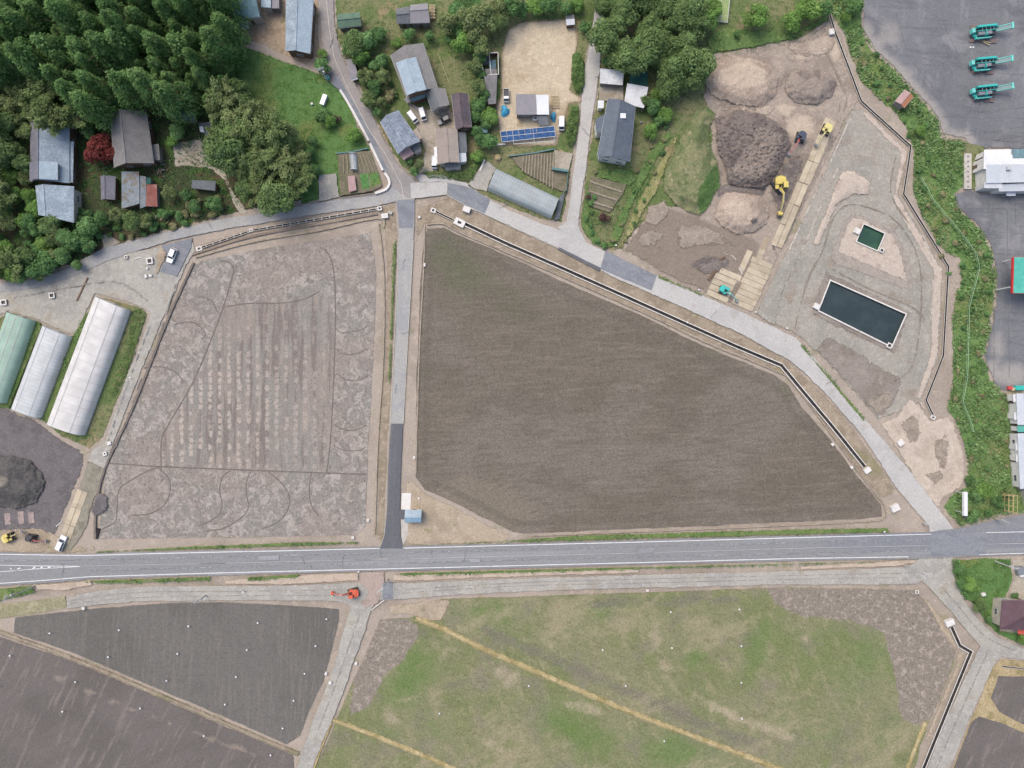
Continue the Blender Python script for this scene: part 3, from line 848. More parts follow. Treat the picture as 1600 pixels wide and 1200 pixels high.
m_apron = ground_mat("pale_apron_earth", C(194, 180, 164), [
    dict(s=.15, d=5, c=C(178, 163, 148), lo=.48, hi=.62, a=.8),
    dict(s=.5, d=5, r=.7, c=C(207, 194, 179), lo=.5, hi=.66, a=.7),
    dict(s=.12, d=5, w=.5, c=C(150, 136, 122), lo=.62, hi=.72, a=.8)], fine=.12, feather=True)
sheet("pale_apron", [(1372, 660), (1400, 648), (1420, 618), (1442, 632), (1456, 655), (1474, 648), (1485, 500), (1492, 404), (1500, 420), (1499, 452), (1488, 470), (1486, 600), (1479, 642), (1491, 658), (1506, 694), (1511, 724), (1508, 760), (1476, 780), (1466, 800), (1435, 765), (1400, 705)], "yard", m_apron, 1.5, fe=8)
# the slope along the long channel at the right and the strip under it
m_asphalt_lot = ground_mat("old_asphalt", C(124, 125, 128), [
    dict(s=.03, d=4, c=C(112, 113, 117), lo=.44, hi=.6, a=.8),
    dict(s=.12, d=5, c=C(146, 145, 147), lo=.52, hi=.66, a=.7),
    dict(s=.5, d=5, r=.7, rot=4, st=(.12, 1, 1), c=C(106, 107, 112), lo=.52, hi=.62, a=.55),
    dict(s=.3, d=5, r=.7, rot=-86, st=(.2, 1, 1), c=C(142, 142, 145), lo=.55, hi=.65, a=.5),
    dict(s=.06, d=5, r=.7, w=.6, c=C(104, 104, 109), lo=.54, hi=.64, a=.6),
    dict(s=1.2, d=4, r=.8, c=C(150, 149, 150), lo=.6, hi=.68, a=.5),
    dict(t="attr", n="dust", nz=.6, s=.2, c=C(170, 164, 157), lo=.35, hi=.85, a=.75)], fine=.09, rough=.9, feather=True)
LOT_A = [(1345, -320), (2000, -320), (2000, 236), (1540, 234), (1512, 230), (1508, 218), (1472, 212), (1466, 190), (1450, 164), (1425, 139), (1395, 105), (1365, 79), (1347, 44)]
sheet("machine_yard_asphalt", LOT_A, "yard", m_asphalt_lot, 1.5, 12, {"dust": fmax(lambda X, Y: np.clip(1 - sdist(LOT_A[4:], X, Y, False) / 30, 0, .9), blobs([(1390, 50, 30, 40, 0, .7), (1420, 110, 25, 20, 0, .6)]))}, fe=5)
LOT_B = [(1490, 303), (1512, 296), (1540, 300), (2000, 296), (2000, 612), (1562, 612), (1551, 596), (1537, 560), (1541, 540), (1554, 480), (1556, 430), (1548, 386), (1530, 356), (1496, 326)]
sheet("lower_yard_asphalt", LOT_B, "yard", m_asphalt_lot, 1.5, 12, {"dust": blobs([(1580, 585, 40, 24, 0, 1), (1560, 540, 20, 30, 0, .8), (1570, 480, 30, 20, 0, .5), (1575, 380, 8, 60, 0, .5), (1550, 580, 20, 20, 0, 1)])}, fe=5)
sheet("building_base", [(1508, 220), (1540, 228), (1542, 300), (1520, 298), (1508, 296)], "yard", m_garden, 1, fe=4)
sheet("mounds_apron", [(1582, 612), (1700, 608), (1700, 800), (1600, 800), (1590, 760), (1584, 690)], "verge", m_gravel, 1, fe=4)

# asphalt cracks
m_crack = ground_mat("crack_tar", C(104, 106, 108), [dict(s=1.0, d=3, c=C(118, 119, 118), lo=.5, hi=.6, a=.8)])

for pts in ([(1380, -20), (1470, 30), (1500, 90)], [(1440, 90), (1520, 112), (1620, 118)], [(1400, 20), (1420, 90), (1470, 150)], [(1545, 220), (1600, 212)], [(1530, 360), (1600, 366)], [(1560, 420), (1600, 470)], [(1464, 184), (1490, 181), (1560, 172), (1600, 168)], [(1497, 186), (1503, 192), (1505, 207)], [(1508, 212), (1555, 205), (1610, 196)], [(1490, 325), (1560, 326), (1610, 324)], [(1549, 330), (1549, 420)], [(1574, 328), (1574, 440)], [(1586, 312), (1587, 350)], [(1553, 480), (1553, 590)], [(1576, 470), (1577, 590)], [(1485, 170), (1487, 178)], [(1530, 216), (1580, 222), (1640, 216)]):
    ridge("asphalt_crack", pts, .8, .012, G(*pts[1]) + .004, m_crack, None, 1.2, kind="structure", sm=False)

# haul tracks pressed into the gravel and the soil
m_track_p = ground_mat("pale_track", C(190, 182, 170), [dict(s=.4, d=5, c=C(172, 164, 152), lo=.46, hi=.62, a=.8)], fine=.16, feather=True)
m_track_d = ground_mat("dark_track", C(140, 131, 121), [dict(s=.4, d=5, c=C(156, 147, 135), lo=.48, hi=.64, a=.8)], fine=.16, feather=True)
for pth, w, m_ in [([(1190, 486), (1206, 448), (1240, 375), (1285, 280), (1330, 182)], 5, m_track_p), ([(1214, 500), (1216, 470), (1240, 420), (1262, 372), (1284, 318), (1310, 262)], 5, m_track_p), ([(1225, 380), (1262, 300), (1300, 215)], 4, m_track_d),
    ([(1240, 520), (1250, 480), (1265, 430), (1284, 395), (1300, 345), (1320, 322), (1350, 322), (1400, 345), (1432, 395), (1440, 450), (1436, 520), (1424, 575), (1390, 600)], 4, m_track_d), ([(1300, 420), (1360, 452), (1425, 480), (1446, 500)], 4, m_track_d), ([(1420, 330), (1450, 385), (1458, 430), (1454, 500)], 3.5, m_track_p), ([(1400, 245), (1392, 300), (1420, 350)], 5, m_track_d),
    ([(1280, 60), (1300, 100), (1322, 150), (1318, 175)], 5, m_track_d), ([(1128, 395), (1150, 405), (1160, 430)], 6, m_track_p)]:
    sheet("haul_track", band(smooth_path(pth, 5), w), "patch", m_track_p if m_ is m_track_p else m_track_d, 1.0, None, None, None, 4.0, fe=w * .55)

m_spoil_d = ground_mat("dark_spoil", C(128, 119, 113), [dict(s=.3, d=6, r=.7, w=.6, c=C(108, 100, 96), lo=.46, hi=.58, a=.85), dict(s=.7, d=5, r=.7, c=C(150, 139, 129), lo=.54, hi=.64, a=.7)], fine=.2, feather=True, bd=.3, bs=1.6, bump=.9)
m_spoil_t = ground_mat("tan_spoil", C(182, 167, 151), [dict(s=.3, d=6, r=.7, w=.6, c=C(160, 145, 131), lo=.46, hi=.58, a=.8), dict(s=.7, d=5, r=.7, c=C(200, 185, 168), lo=.54, hi=.64, a=.7)], fine=.18, feather=True, bd=.3, bs=1.6, bump=.9)
m_spoil_b = ground_mat("brown_spoil", C(160, 148, 134), [dict(s=.3, d=6, r=.7, w=.6, c=C(142, 131, 118), lo=.46, hi=.58, a=.8), dict(s=.7, d=5, r=.7, c=C(174, 162, 146), lo=.54, hi=.64, a=.6)], fine=.18, feather=True)
for pts, m_, f_ in [([(1196, 300), (1215, 262), (1238, 240), (1262, 238), (1258, 270), (1238, 310), (1222, 350), (1206, 352), (1208, 322)], m_spoil_d, 14), ([(1112, 292), (1135, 282), (1200, 290), (1206, 306), (1180, 312), (1140, 306), (1118, 312)], m_spoil_d, 10), ([(1110, 150), (1150, 160), (1200, 160), (1222, 172), (1200, 186), (1150, 176), (1118, 178)], m_spoil_t, 12), ([(1215, 66), (1262, 58), (1296, 40), (1312, 70), (1290, 92), (1240, 92)], m_spoil_t, 14), 
    ([(1045, 352), (1095, 340), (1150, 372), (1185, 378), (1160, 392), (1100, 388), (1060, 398)], m_spoil_b, 16), ([(1060, 410), (1100, 395), (1150, 398), (1140, 420), (1105, 440)], m_spoil_d, 14), ([(985, 372), (1010, 352), (1050, 360), (1030, 388), (1000, 392)], m_spoil_b, 14), ([(1222, 350), (1240, 320), (1262, 290), (1248, 350), (1225, 380), (1205, 400), (1200, 380)], m_spoil_d, 12), ([(1400, 660), (1430, 640), (1450, 660), (1440, 690), (1420, 700)], m_spoil_b, 16), ([(1455, 690), (1475, 668), (1490, 690), (1486, 730), (1466, 742)], m_spoil_b, 14), ([(1440, 740), (1470, 730), (1482, 745), (1460, 762)], m_spoil_b, 9), ([(1350, 630), (1375, 610), (1400, 612), (1392, 640), (1370, 652)], m_spoil_b, 10)]:
    sheet("soil_spread", pts, "patch", m_, 3, None, None, None, 4.0, fe=f_)
m_lush = ground_mat("lush_strip", C(102, 126, 76), [dict(s=.3, d=6, r=.7, c=C(88, 114, 62), lo=.46, hi=.6, a=.8), dict(s=.6, d=5, c=C(134, 146, 92), lo=.55, hi=.65, a=.6)], fine=.24, feather=True)
m_dry = ground_mat("dry_strip", C(152, 148, 102), [dict(s=.3, d=6, r=.7, c=C(130, 134, 84), lo=.46, hi=.6, a=.8), dict(s=.5, d=5, c=C(180, 168, 130), lo=.54, hi=.65, a=.7)], fine=.2, feather=True)
sheet("lush_grass_strip", [(1046, 196), (1052, 210), (1020, 262), (990, 320), (966, 388), (945, 388), (958, 350), (990, 285), (1010, 240)], "patch", m_lush, 2, fe=6)
sheet("dry_grass_strip", [(1052, 212), (1066, 206), (1046, 250), (1028, 300), (1000, 346), (972, 392), (964, 388), (992, 322), (1022, 264)], "patch", m_dry, 2, fe=6)
sheet("lush_grass_strip", [(930, 262), (985, 262), (1000, 280), (985, 292), (928, 278)], "patch", m_lush, 2, fe=5)
sheet("lush_grass_strip", [(906, 356), (914, 300), (924, 302), (922, 340), (938, 372), (944, 388), (925, 382)], "patch", m_lush, 1.5, fe=4)
sheet("dry_grass_patch", [(1010, 322), (1038, 310), (1048, 330), (1026, 356), (1004, 350)], "patch", m_spoil_b, 2, fe=6)
sheet("lush_grass_strip", [(1110, 84), (1100, 60), (1130, 40), (1240, 50), (1290, 20), (1298, 32), (1245, 60), (1180, 76)], "patch", m_lush, 2, fe=6)
# ================================================================== ROADS
m_concrete_road = ground_mat("pale_worn_asphalt", C(190, 187, 182), [
    dict(s=.1, d=4, c=C(178, 176, 173), lo=.45, hi=.6, a=.7),
    dict(s=.5, d=5, r=.7, c=C(200, 197, 191), lo=.5, hi=.66, a=.6),
    dict(s=.25, d=5, c=C(166, 160, 151), lo=.58, hi=.68, a=.5)], fine=.08, rough=.92, feather=True)
m_lane = ground_mat("grey_worn_asphalt", C(170, 168, 163), [
    dict(s=.1, d=4, c=C(155, 156, 158), lo=.45, hi=.6, a=.7),
    dict(s=.6, d=5, r=.7, c=C(179, 177, 173), lo=.5, hi=.66, a=.6)], fine=.09, rough=.92, feather=True)
m_main = ground_mat("main_road_asphalt", C(141, 142, 142), [
    dict(s=.06, d=4, rot=-1.5, st=(.12, 1, 1), c=C(130, 133, 140), lo=.46, hi=.6, a=.8),
    dict(s=.35, d=4, rot=-1.5, st=(.03, 1, 1), c=C(158, 159, 161), lo=.52, hi=.66, a=.7),
    dict(s=.9, d=5, r=.7, c=C(152, 153, 156), lo=.52, hi=.68, a=.5)], fine=.1, rough=.9, feather=True)
m_newasph = ground_mat("new_asphalt", C(104, 106, 110), [
    dict(s=.3, d=4, rot=2, st=(1, .05, 1), c=C(117, 118, 121), lo=.5, hi=.64, a=.8),
    dict(s=.9, d=5, r=.7, c=C(96, 98, 102), lo=.54, hi=.68, a=.6)], fine=.1, rough=.88)
m_patchasph = ground_mat("patched_asphalt", C(139, 142, 147), [
    dict(s=.5, d=5, rot=25, st=(.3, 1, 1), c=C(126, 129, 136), lo=.48, hi=.62, a=.8),
    dict(s=.9, d=5, c=C(153, 154, 156), lo=.55, hi=.68, a=.6)], fine=.1, rough=.9)
m_gravelroad = ground_mat("gravel_road", C(174, 170, 160), [
    dict(s=.12, d=5, c=C(160, 157, 150), lo=.45, hi=.6, a=.8),
    dict(s=.6, d=6, r=.72, c=C(185, 182, 175), lo=.5, hi=.64, a=.7),
    dict(s=.2, d=5, c=C(160, 150, 134), lo=.57, hi=.68, a=.6)], fine=.12, feather=True)
m_villroad = ground_mat("village_road_asphalt", C(158, 152, 148), [
    dict(s=.12, d=4, c=C(146, 142, 140), lo=.45, hi=.6, a=.8),
    dict(s=.5, d=5, r=.7, c=C(170, 164, 157), lo=.52, hi=.66, a=.6)], fine=.1, rough=.92, feather=True)

sheet("gravel_yard", [(-300, 470), (-20, 446), (60, 439), (100, 428), (165, 396), (262, 384), (300, 370), (306, 392), (292, 415), (268, 470), (238, 540), (214, 600), (180, 690), (165, 735), (135, 720), (142, 702), (162, 690), (192, 600), (226, 512), (232, 490), (215, 478), (150, 460), (118, 525), (70, 508), (57, 501), (13, 487), (-60, 525), (-300, 560)], "yard", m_gravelroad, 1.5, fe=4)
m_farmtrack = ground_mat("muddy_track", C(147, 142, 128), [
    dict(s=.3, d=5, c=C(128, 122, 108), lo=.46, hi=.6, a=.8), dict(s=.8, d=5, c=C(162, 154, 138), lo=.54, hi=.66, a=.6)], fine=.14, feather=True)
sheet("muddy_track", [(136, 716), (167, 733), (158, 765), (150, 776), (132, 835), (112, 862), (88, 860), (100, 820), (122, 760)], "yard", m_farmtrack, 1.5, fe=5)
sheet("parking_patch", [(252, 384), (300, 372), (298, 388), (276, 432), (250, 424), (262, 400)], "patch", m_patchasph, .6)
sheet("earth_heap", [(243, 396), (252, 384), (262, 394), (258, 408), (249, 424), (245, 438), (240, 436), (244, 415)], "patch", m_corner, .8, 4, height=blobs([(253, 396, 6, 9, 0, .5)]), fe=4)

# the village road along the north of the left field
sheet("village_road", [(-300, 470), (0, 441), (60, 434), (100, 420), (160, 387), (196, 378), (250, 364), (306, 350), (350, 340), (395, 334), (480, 318), (530, 310), (590, 301), (604, 294), (612, 286), (640, 282), (700, 284), (703, 304), (633, 313), (590, 323), (500, 335), (430, 346), (350, 360), (300, 369), (262, 379), (200, 397), (165, 410), (120, 430), (60, 450), (0, 458), (-300, 490)], "road", m_lane, 1, fe=2.5)
sheet("north_village_road", [(495, -320), (494, -20), (501, 60), (510, 102), (519, 130), (534, 142), (556, 182), (577, 222), (594, 256), (606, 284), (610, 292), (640, 312), (660, 300), (652, 284), (626, 260), (602, 220), (582, 176), (561, 140), (546, 110), (532, 80), (524, 40), (521, -20), (520, -320)], "road", m_villroad, 1, fe=2.5)
sheet("side_street", [(929, -320), (928, 15), (920, 70), (914, 100), (908, 150), (904, 200), (896, 260), (890, 310), (884, 345), (870, 356), (905, 384), (918, 380), (904, 352), (909, 310), (917, 262), (926, 190), (932, 150), (938, 110), (941, 70), (945, 15), (948, -320)], "road", m_concrete_road, 1, fe=2.5)
sheet("east_village_road", [(640, 284), (700, 282), (730, 288), (765, 310), (800, 329), (850, 349), (868, 355), (905, 372), (945, 391), (1028, 430), (1106, 464), (1172, 492), (1215, 512), (1246, 528), (1276, 561), (1300, 591), (1350, 651), (1400, 709), (1432, 747), (1491, 826), (1500, 838), (1452, 840), (1450, 823), (1396, 758), (1384, 738), (1350, 686), (1300, 627), (1262, 588), (1234, 564), (1190, 541), (1150, 519), (1060, 479), (1000, 452), (960, 435), (873, 389), (757, 336), (730, 325), (698, 305), (640, 312)], "road", m_concrete_road, 1, fe=2.5)
sheet("gravel_entrance", [(1180, 490), (1230, 385), (1252, 396), (1222, 462), (1212, 510), (1200, 506)], "road", m_gravel, 1, fe=4)
sheet("north_south_lane", [(619, 310), (648, 310), (647, 356), (642, 450), (635, 560), (630, 660), (627, 700), (625, 760), (624, 800), (626, 835), (630, 860), (592, 860), (600, 838), (604, 800), (606, 740), (608, 700), (611, 660), (616, 560), (621, 450), (623, 356)], "road", m_lane, .5)
sheet("dark_asphalt_patch", [(619.5, 313), (647.5, 311), (645.5, 356), (624, 356.5)], "road2", m_patchasph, .3)
sheet("new_asphalt_patch", [(611, 662), (629.5, 662), (626, 740), (624.5, 800), (626, 838), (629, 857), (594, 857), (600.5, 838), (604.5, 800), (606.5, 730), (608.5, 690)], "road2", m_newasph, .3)
sheet("junction_patch", [(699, 285), (735, 293), (766, 312), (757, 334), (728, 322), (698, 303)], "road2", m_patchasph, .6)
sheet("asphalt_patch", [(946, 391.5), (1026, 430.5), (1018, 454), (938, 420)], "road2", m_patchasph, .5)
sheet("asphalt_patch", [(873, 386), (940, 419), (936, 424), (872, 390)], "road2", m_newasph, .6)
sheet("widened_lane", [(517, 130), (528, 118), (540, 140), (560, 172), (590, 228), (604, 262), (610, 282), (602, 272), (578, 222), (554, 178), (534, 143)], "road2", m_patchasph, .5)
sheet("drive_apron", [(645, 270), (662, 271), (690, 272), (712, 280), (735, 286), (730, 293), (700, 285), (655, 286)], "road2", m_concrete_road, .8, fe=3)
sheet("greenhouse_yard", [(748, 262), (762, 250), (776, 262), (766, 285), (762, 300), (740, 296), (730, 288)], "road2", m_gravelroad, .8, fe=3)
sheet("gravel_drive", [(497, 272), (526, 270), (532, 309), (497, 316)], "road2", m_gravelroad, .8, fe=3)
# main road
MT = [(-300, 866), (0, 862), (80, 864), (130, 865), (240, 861), (350, 859), (450, 857), (600, 853), (800, 848.5), (1000, 843), (1250, 836), (1458, 830), (1500, 824), (1545, 814), (1610, 801), (2000, 800)]
MBt = [(2000, 864), (1600, 868), (1530, 870), (1435, 874), (1250, 877), (1000, 883), (800, 888.5), (600, 893), (450, 897), (350, 899), (210, 903), (140, 905.5), (100, 910), (0, 916), (-300, 935)]
sheet("main_road", MT + MBt, "road", m_main, .8, fe=1.6)
sheet("patched_main_road", [(1455, 834), (1541, 831), (1541, 866), (1455, 869)], "road2", m_patchasph, .4)
# service road south of it
sheet("service_road", [(104, 932), (150, 922), (210, 915), (350, 914), (450, 914), (560, 909), (640, 910), (800, 903), (1000, 897), (1250, 891), (1340, 888), (1420, 884), (1436, 872), (1490, 870), (1491, 900), (1508, 938), (1530, 968), (1560, 996), (1600, 1012), (1760, 1030), (1760, 1046), (1600, 1032), (1564, 1027), (1553, 1040), (1538, 1076), (1515, 1125), (1488, 1195), (1440, 1310), (1405, 1310), (1455, 1180), (1480, 1115), (1510, 1052), (1530, 1010), (1498, 972), (1462, 930), (1440, 908), (1430, 914), (1200, 915), (900, 922), (720, 930), (590, 940), (582, 952), (570, 990), (553, 1035), (535, 1090), (518, 1130), (503, 1165), (450, 1310), (425, 1310), (476, 1160), (490, 1120), (506, 1078), (522, 1036), (531, 1000), (547, 948), (530, 940), (350, 939), (210, 941), (130, 949), (102, 952)], "road", m_gravelroad, 1, fe=2.5)
m_pinkdirt = ground_mat("reddish_crossing_earth", C(176, 159, 148), [dict(s=.4, d=5, c=C(160, 144, 134), lo=.48, hi=.62, a=.8), dict(s=.8, d=4, rot=90, st=(1, .15, 1), c=C(190, 174, 162), lo=.54, hi=.66, a=.6)], fine=.12, feather=True)
sheet("crossing_earth", [(562, 893), (602, 892), (602, 910), (592, 945), (570, 952), (562, 942), (575, 925), (562, 912)], "road2", m_pinkdirt, .8, fe=4)
sheet("crossing_asphalt", [(597, 911), (613, 910), (614, 935), (598, 937)], "road2", m_patchasph, .5)
m_band = ground_mat("pale_road_shoulder", C(192, 176, 158), [dict(s=.3, d=5, c=C(172, 156, 138), lo=.48, hi=.62, a=.7)], fine=.12, feather=True)
sheet("road_shoulder", [(350, 906), (450, 898), (560, 894), (562, 908), (450, 914), (350, 914)], "patch", m_band, 1, fe=3)
sheet("road_shoulder", [(612, 897), (800, 890), (1000, 888), (1000, 896), (800, 902), (640, 909), (614, 909)], "patch", m_band, 1, fe=3)
sheet("road_shoulder", [(1250, 884), (1330, 879), (1430, 873), (1434, 880), (1400, 886), (1250, 891)], "patch", m_band, 1, fe=3)
sheet("road_shoulder", [(54, 912), (96, 910), (140, 906), (150, 914), (100, 924), (56, 922)], "patch", m_band, 1, fe=3)

# ---- painted lines
m_white = plain("road_paint_white", C(236, 236, 234), .8, .2, .06, 3.0, dirt=C(170, 172, 174))
m_faint = plain("road_paint_worn", C(196, 190, 188), .85, .2, .1, 3.0, dirt=C(148, 150, 154))
m_yellowp = plain("road_paint_pale", C(206, 202, 190), .85, .2, .08, 3.0, dirt=C(176, 170, 160))
def stripe(name, path, w, mat, sm=False):
    if sm: path = smooth_path(path, 5)
    ZN["mark"] = 0
    return sheet(name, band(path, w), "mark", mat, .12, None, None, None, 4.0, skirt=0.02)
TOPL = [(-300, 870), (0, 866), (60, 867), (130, 868), (240, 865), (350, 862.5), (450, 860.5), (593, 857)]
stripe("edge_line", TOPL, 1.1, m_white)
stripe("edge_line", [(631, 856.5), (800, 852), (1000, 847), (1250, 840), (1458, 834.5)], 1.1, m_white)
stripe("edge_line", [(1500, 833), (1600, 831), (1760, 828)], 1.1, m_white)
stripe("edge_line", [(-300, 932), (0, 911.5), (60, 907.5), (140, 901), (210, 899), (350, 895), (450, 892.5), (600, 889), (800, 884), (1000, 879), (1250, 872.5), (1420, 870)], 1.1, m_white)
stripe("edge_line", [(1530, 866.5), (1600, 864.5), (1760, 861)], 1.0, m_white)
stripe("centre_line", [(125, 884.5), (350, 880), (590, 874)], .5, m_faint)
stripe("centre_line", [(640, 873), (800, 869), (1000, 864), (1250, 856.5), (1600, 849), (1760, 846)], .55, m_faint)
stripe("centre_line", [(552, 875), (606, 873)], .9, m_faint)
stripe("centre_line", [(311, 880.8), (352, 879.8)], .9, m_faint)
stripe("island_line", [(-100, 882), (0, 883), (55, 884.2), (126, 884.8)], .9, m_white)
stripe("island_line", [(-100, 900), (0, 893.5), (55, 889), (126, 885.2)], .8, m_white)
for a, b, w in (((51, 889), (56, 884.3), 2.0), ((63, 888.2), (67, 884.6), 2.2), ((75, 887.4), (79, 884.9), 2.4), ((16, 889), (18, 888.4), 1.8), ((27, 888.8), (32, 887.6), 1.6), ((24, 892), (28, 890.6), 1.4), ((38, 890.6), (41, 889.8), 1.6)):
    stripe("chevron_bar", [a, b], w, m_white)
NL = [(509, -320), (510, 0), (514, 40), (522, 90), (545, 142), (575, 200), (602, 240), (627, 288), (631, 311), (662, 308), (696, 303.5)]
stripe("side_line", NL, .8, m_yellowp)
stripe("side_line", [(697, 303.8), (730, 322), (757, 334.5), (873, 388)], .7, m_yellowp)
stripe("side_line", [(894, 290), (890, 330), (882, 362), (873, 387)], .5, m_yellowp)
stripe("lane_edge", [(621.5, 380), (620, 450), (614.5, 560), (609.5, 660)], .7, m_yellowp)
stripe("lane_edge", [(646, 375), (642, 450), (635.5, 560), (630, 662)], .7, m_yellowp)

# ================================================================== CONCRETE CHANNELS AND PONDS
m_conc = plain("new_concrete", C(226, 222, 216), .85, .2, .08, 1.5, dirt=C(188, 182, 172))
m_concold = plain("weathered_concrete", C(196, 190, 182), .9, .15, .12, 1.5, dirt=C(150, 142, 132))
m_mud = ground_mat("channel_mud", C(84, 80, 76), [dict(s=.6, d=5, c=C(66, 64, 62), lo=.45, hi=.6, a=.8)], rough=.75, spec=.25)
m_mudbrown = ground_mat("channel_mud_brown", C(98, 78, 70), [dict(s=.6, d=5, c=C(74, 62, 58), lo=.45, hi=.6, a=.8)])
def channel(path, wi, ww, label, mud=None, ztop=.47, zbed=-.55, struts=None, wall=None, group=None):
    root = empty("irrigation_channel", W(*path[0], 0))
    inv = Matrix.Translation(-Vector(root.location))
    def strip(name, lanes, mat):
        V, F = [], []
        m = len(lanes)
        for i in range(len(path)):
            for ln, z in lanes: V.append(inv @ W(*ln[i], z))
        for i in range(len(path) - 1):
            for j in range(m - 1):
                a = i * m + j
                F.append((a, a + 1, a + m + 1, a + m))
        o = mesh_obj(name, V, F, mat, root)
        bm = bmesh.new(); bm.from_mesh(o.data)
        bmesh.ops.recalc_face_normals(bm, faces=bm.faces)
        if sum(f.normal.z * f.calc_area() for f in bm.faces) < 0: bmesh.ops.reverse_faces(bm, faces=bm.faces)
        bm.to_mesh(o.data); bm.free()
    h = wi / 2
    for s in (-1, 1):
        li, lo = offset_path(path, s * h), offset_path(path, s * (h + ww))
        strip("wall", [(li, zbed - .1), (li, ztop), (lo, ztop), (lo, zbed - .1)], wall or m_conc)
    strip("bed", [(offset_path(path, -h - .1), zbed), (path, zbed - .03), (offset_path(path, h + .1), zbed)], mud or m_mud)
    if struts:
        acc = 0
        for a, b in zip(path[:-1], path[1:]):
            L = math.hypot(b[0] - a[0], b[1] - a[1]); n = int(L / struts)
            for i in range(1, n + 1):
                t = i / (n + .5)
                x, y = a[0] + (b[0] - a[0]) * t, a[1] + (b[1] - a[1]) * t
                nx, ny = -(b[1] - a[1]) / L, (b[0] - a[0]) / L
                q = MB().bar(inv @ W(x - nx * (h + ww + .3), y - ny * (h + ww + .3), ztop + .02), inv @ W(x + nx * (h + ww + .3), y + ny * (h + ww + .3), ztop + .02), .12, .14)
                q.build("strut", m_conc, root)
    tag(root, label, "channel", group)
    return root
channel(D_MAIN, 4.6, 1.2, "long open concrete channel with dark bed running between the centre field and the pale road")
channel(D_FEED, 2.0, .9, "short narrow channel feeding the white gate box at the top corner of the centre field", m_mudbrown, wall=m_concold)
channel(D_LEFT, 1.9, .8, "narrow brown channel along the top edge of the left paddy", m_mudbrown, struts=12, wall=m_concold)
channel(D_RIGHT, 2.3, .9, "winding narrow concrete channel between the gravel pad and the weedy bank", wall=m_concold)
channel(D_SE, 4.6, 1.1, "dark concrete channel bending beside the lane at the lower right")
channel(D_EDGE, 1.5, .7, "thin concrete channel above the dark field in the right corner", m_mudbrown, wall=m_concold)

def pond(inner, outer, label, water, zw):
    root = empty("storage_pond", W(*inner[0], 0))
    inv = Matrix.Translation(-Vector(root.location))
    zt = .55
    V = [inv @ W(*p, zt) for p in outer] + [inv @ W(*p, zt) for p in inner] + [inv @ W(*p, -1.2) for p in inner] + [inv @ W(*p, -1.2) for p in outer]
    F = []
    for i in range(4):
        j = (i + 1) % 4
        F += [(i, j, 4 + j, 4 + i), (4 + i, 4 + j, 8 + j, 8 + i), (12 + i, 12 + j, j, i)]
    o = mesh_obj("rim_wall", V, F, m_conc, root)
    bm = bmesh.new(); bm.from_mesh(o.data); bmesh.ops.recalc_face_normals(bm, faces=bm.faces)
    if sum(f.normal.z * f.calc_area() for f in bm.faces if abs(f.normal.z) > .9) < 0: bmesh.ops.reverse_faces(bm, faces=bm.faces)
    bm.to_mesh(o.data); bm.free()
    MB().add([inv @ W(*p, zw) for p in inner], [(3, 2, 1, 0)]).build("water", water, root)
    tag(root, label, "pond")
    return root
def water_mat(name, c1, c2):
    M = Mat(name, .12, .5)
    f = M.ramp(M.noise(.25, 4, .6), .4, .65)
    M.color(M.mix(f, c1, c2))
    M.bump(M.noise(1.2, 4, .6), .25, .05)
    return M.m
pond(POND_BIG, POND_B_OUT, "large rectangular pond with dark blue water and white concrete rim", water_mat("dark_blue_water", C(48, 60, 60), C(58, 70, 70)), -.1)
pond(POND_SMALL, POND_S_OUT, "small square pond with dark green water on the pale earth plateau", water_mat("green_water", C(44, 76, 58), C(56, 92, 66)), -.1)

def cbox(name, poly, h, label, cat="concrete box", mat=None, pit=None, group=None, z=None):
    """precast concrete box standing in the ground, optional open pit in its top"""
    z0 = G(*poly[0]) if z is None else z
    c = (sum(p[0] for p in poly) / len(poly), sum(p[1] for p in poly) / len(poly))
    root = empty(name, W(*c, z0))
    inv = Matrix.Translation(-Vector(root.location))
    zt = z0 + h
    if pit:
        k = pit
        inn = [(c[0] + (p[0] - c[0]) * k, c[1] + (p[1] - c[1]) * k) for p in poly]
        n = len(poly)
        V = [inv @ W(*p, z0 - .3) for p in poly] + [inv @ W(*p, zt) for p in poly] + [inv @ W(*p, zt) for p in inn] + [inv @ W(*p, zt - .25) for p in inn]
        F = []
        for i in range(n):
            j = (i + 1) % n
            F += [(i, j, n + j, n + i), (n + i, n + j, 2 * n + j, 2 * n + i), (2 * n + i, 2 * n + j, 3 * n + j, 3 * n + i)]
        o = mesh_obj("box_wall", V, F, mat or m_conc, root)
        bm = bmesh.new(); bm.from_mesh(o.data); bmesh.ops.recalc_face_normals(bm, faces=bm.faces)
        if sum(f.normal.z * f.calc_area() for f in bm.faces if abs(f.normal.z) > .9) < 0: bmesh.ops.reverse_faces(bm, faces=bm.faces)
        bm.to_mesh(o.data); bm.free()
        MB().add([inv @ W(*p, zt - .22) for p in inn], [tuple(range(n - 1, -1, -1))]).build("pit", m_mud, root)
    else:
        q = MB(); q.prism([(inv @ W(*p, zt))[:2] for p in poly], -.3, h * .78)
        q.build("box_wall", mat or m_conc, root)
        k = 1.04
        lid = [(c[0] + (p[0] - c[0]) * k, c[1] + (p[1] - c[1]) * k) for p in poly]
        q = MB(); q.prism([(inv @ W(*p, zt))[:2] for p in lid], h * .78, h)
        q.build("lid", mat or m_conc, root)
        MB().box(-.12, -.03, h, .12, .03, h + .05).build("lifting_lug", m_concold, root)
    tag(root, label, cat, group)
    return root
def sq(cx, cy, w, h, a=0):
    c, s = math.cos(math.radians(a)), math.sin(math.radians(a))
    return [(cx + x * c - y * s, cy + x * s + y * c) for x, y in ((-w / 2, -h / 2), (w / 2, -h / 2), (w / 2, h / 2), (-w / 2, h / 2))]
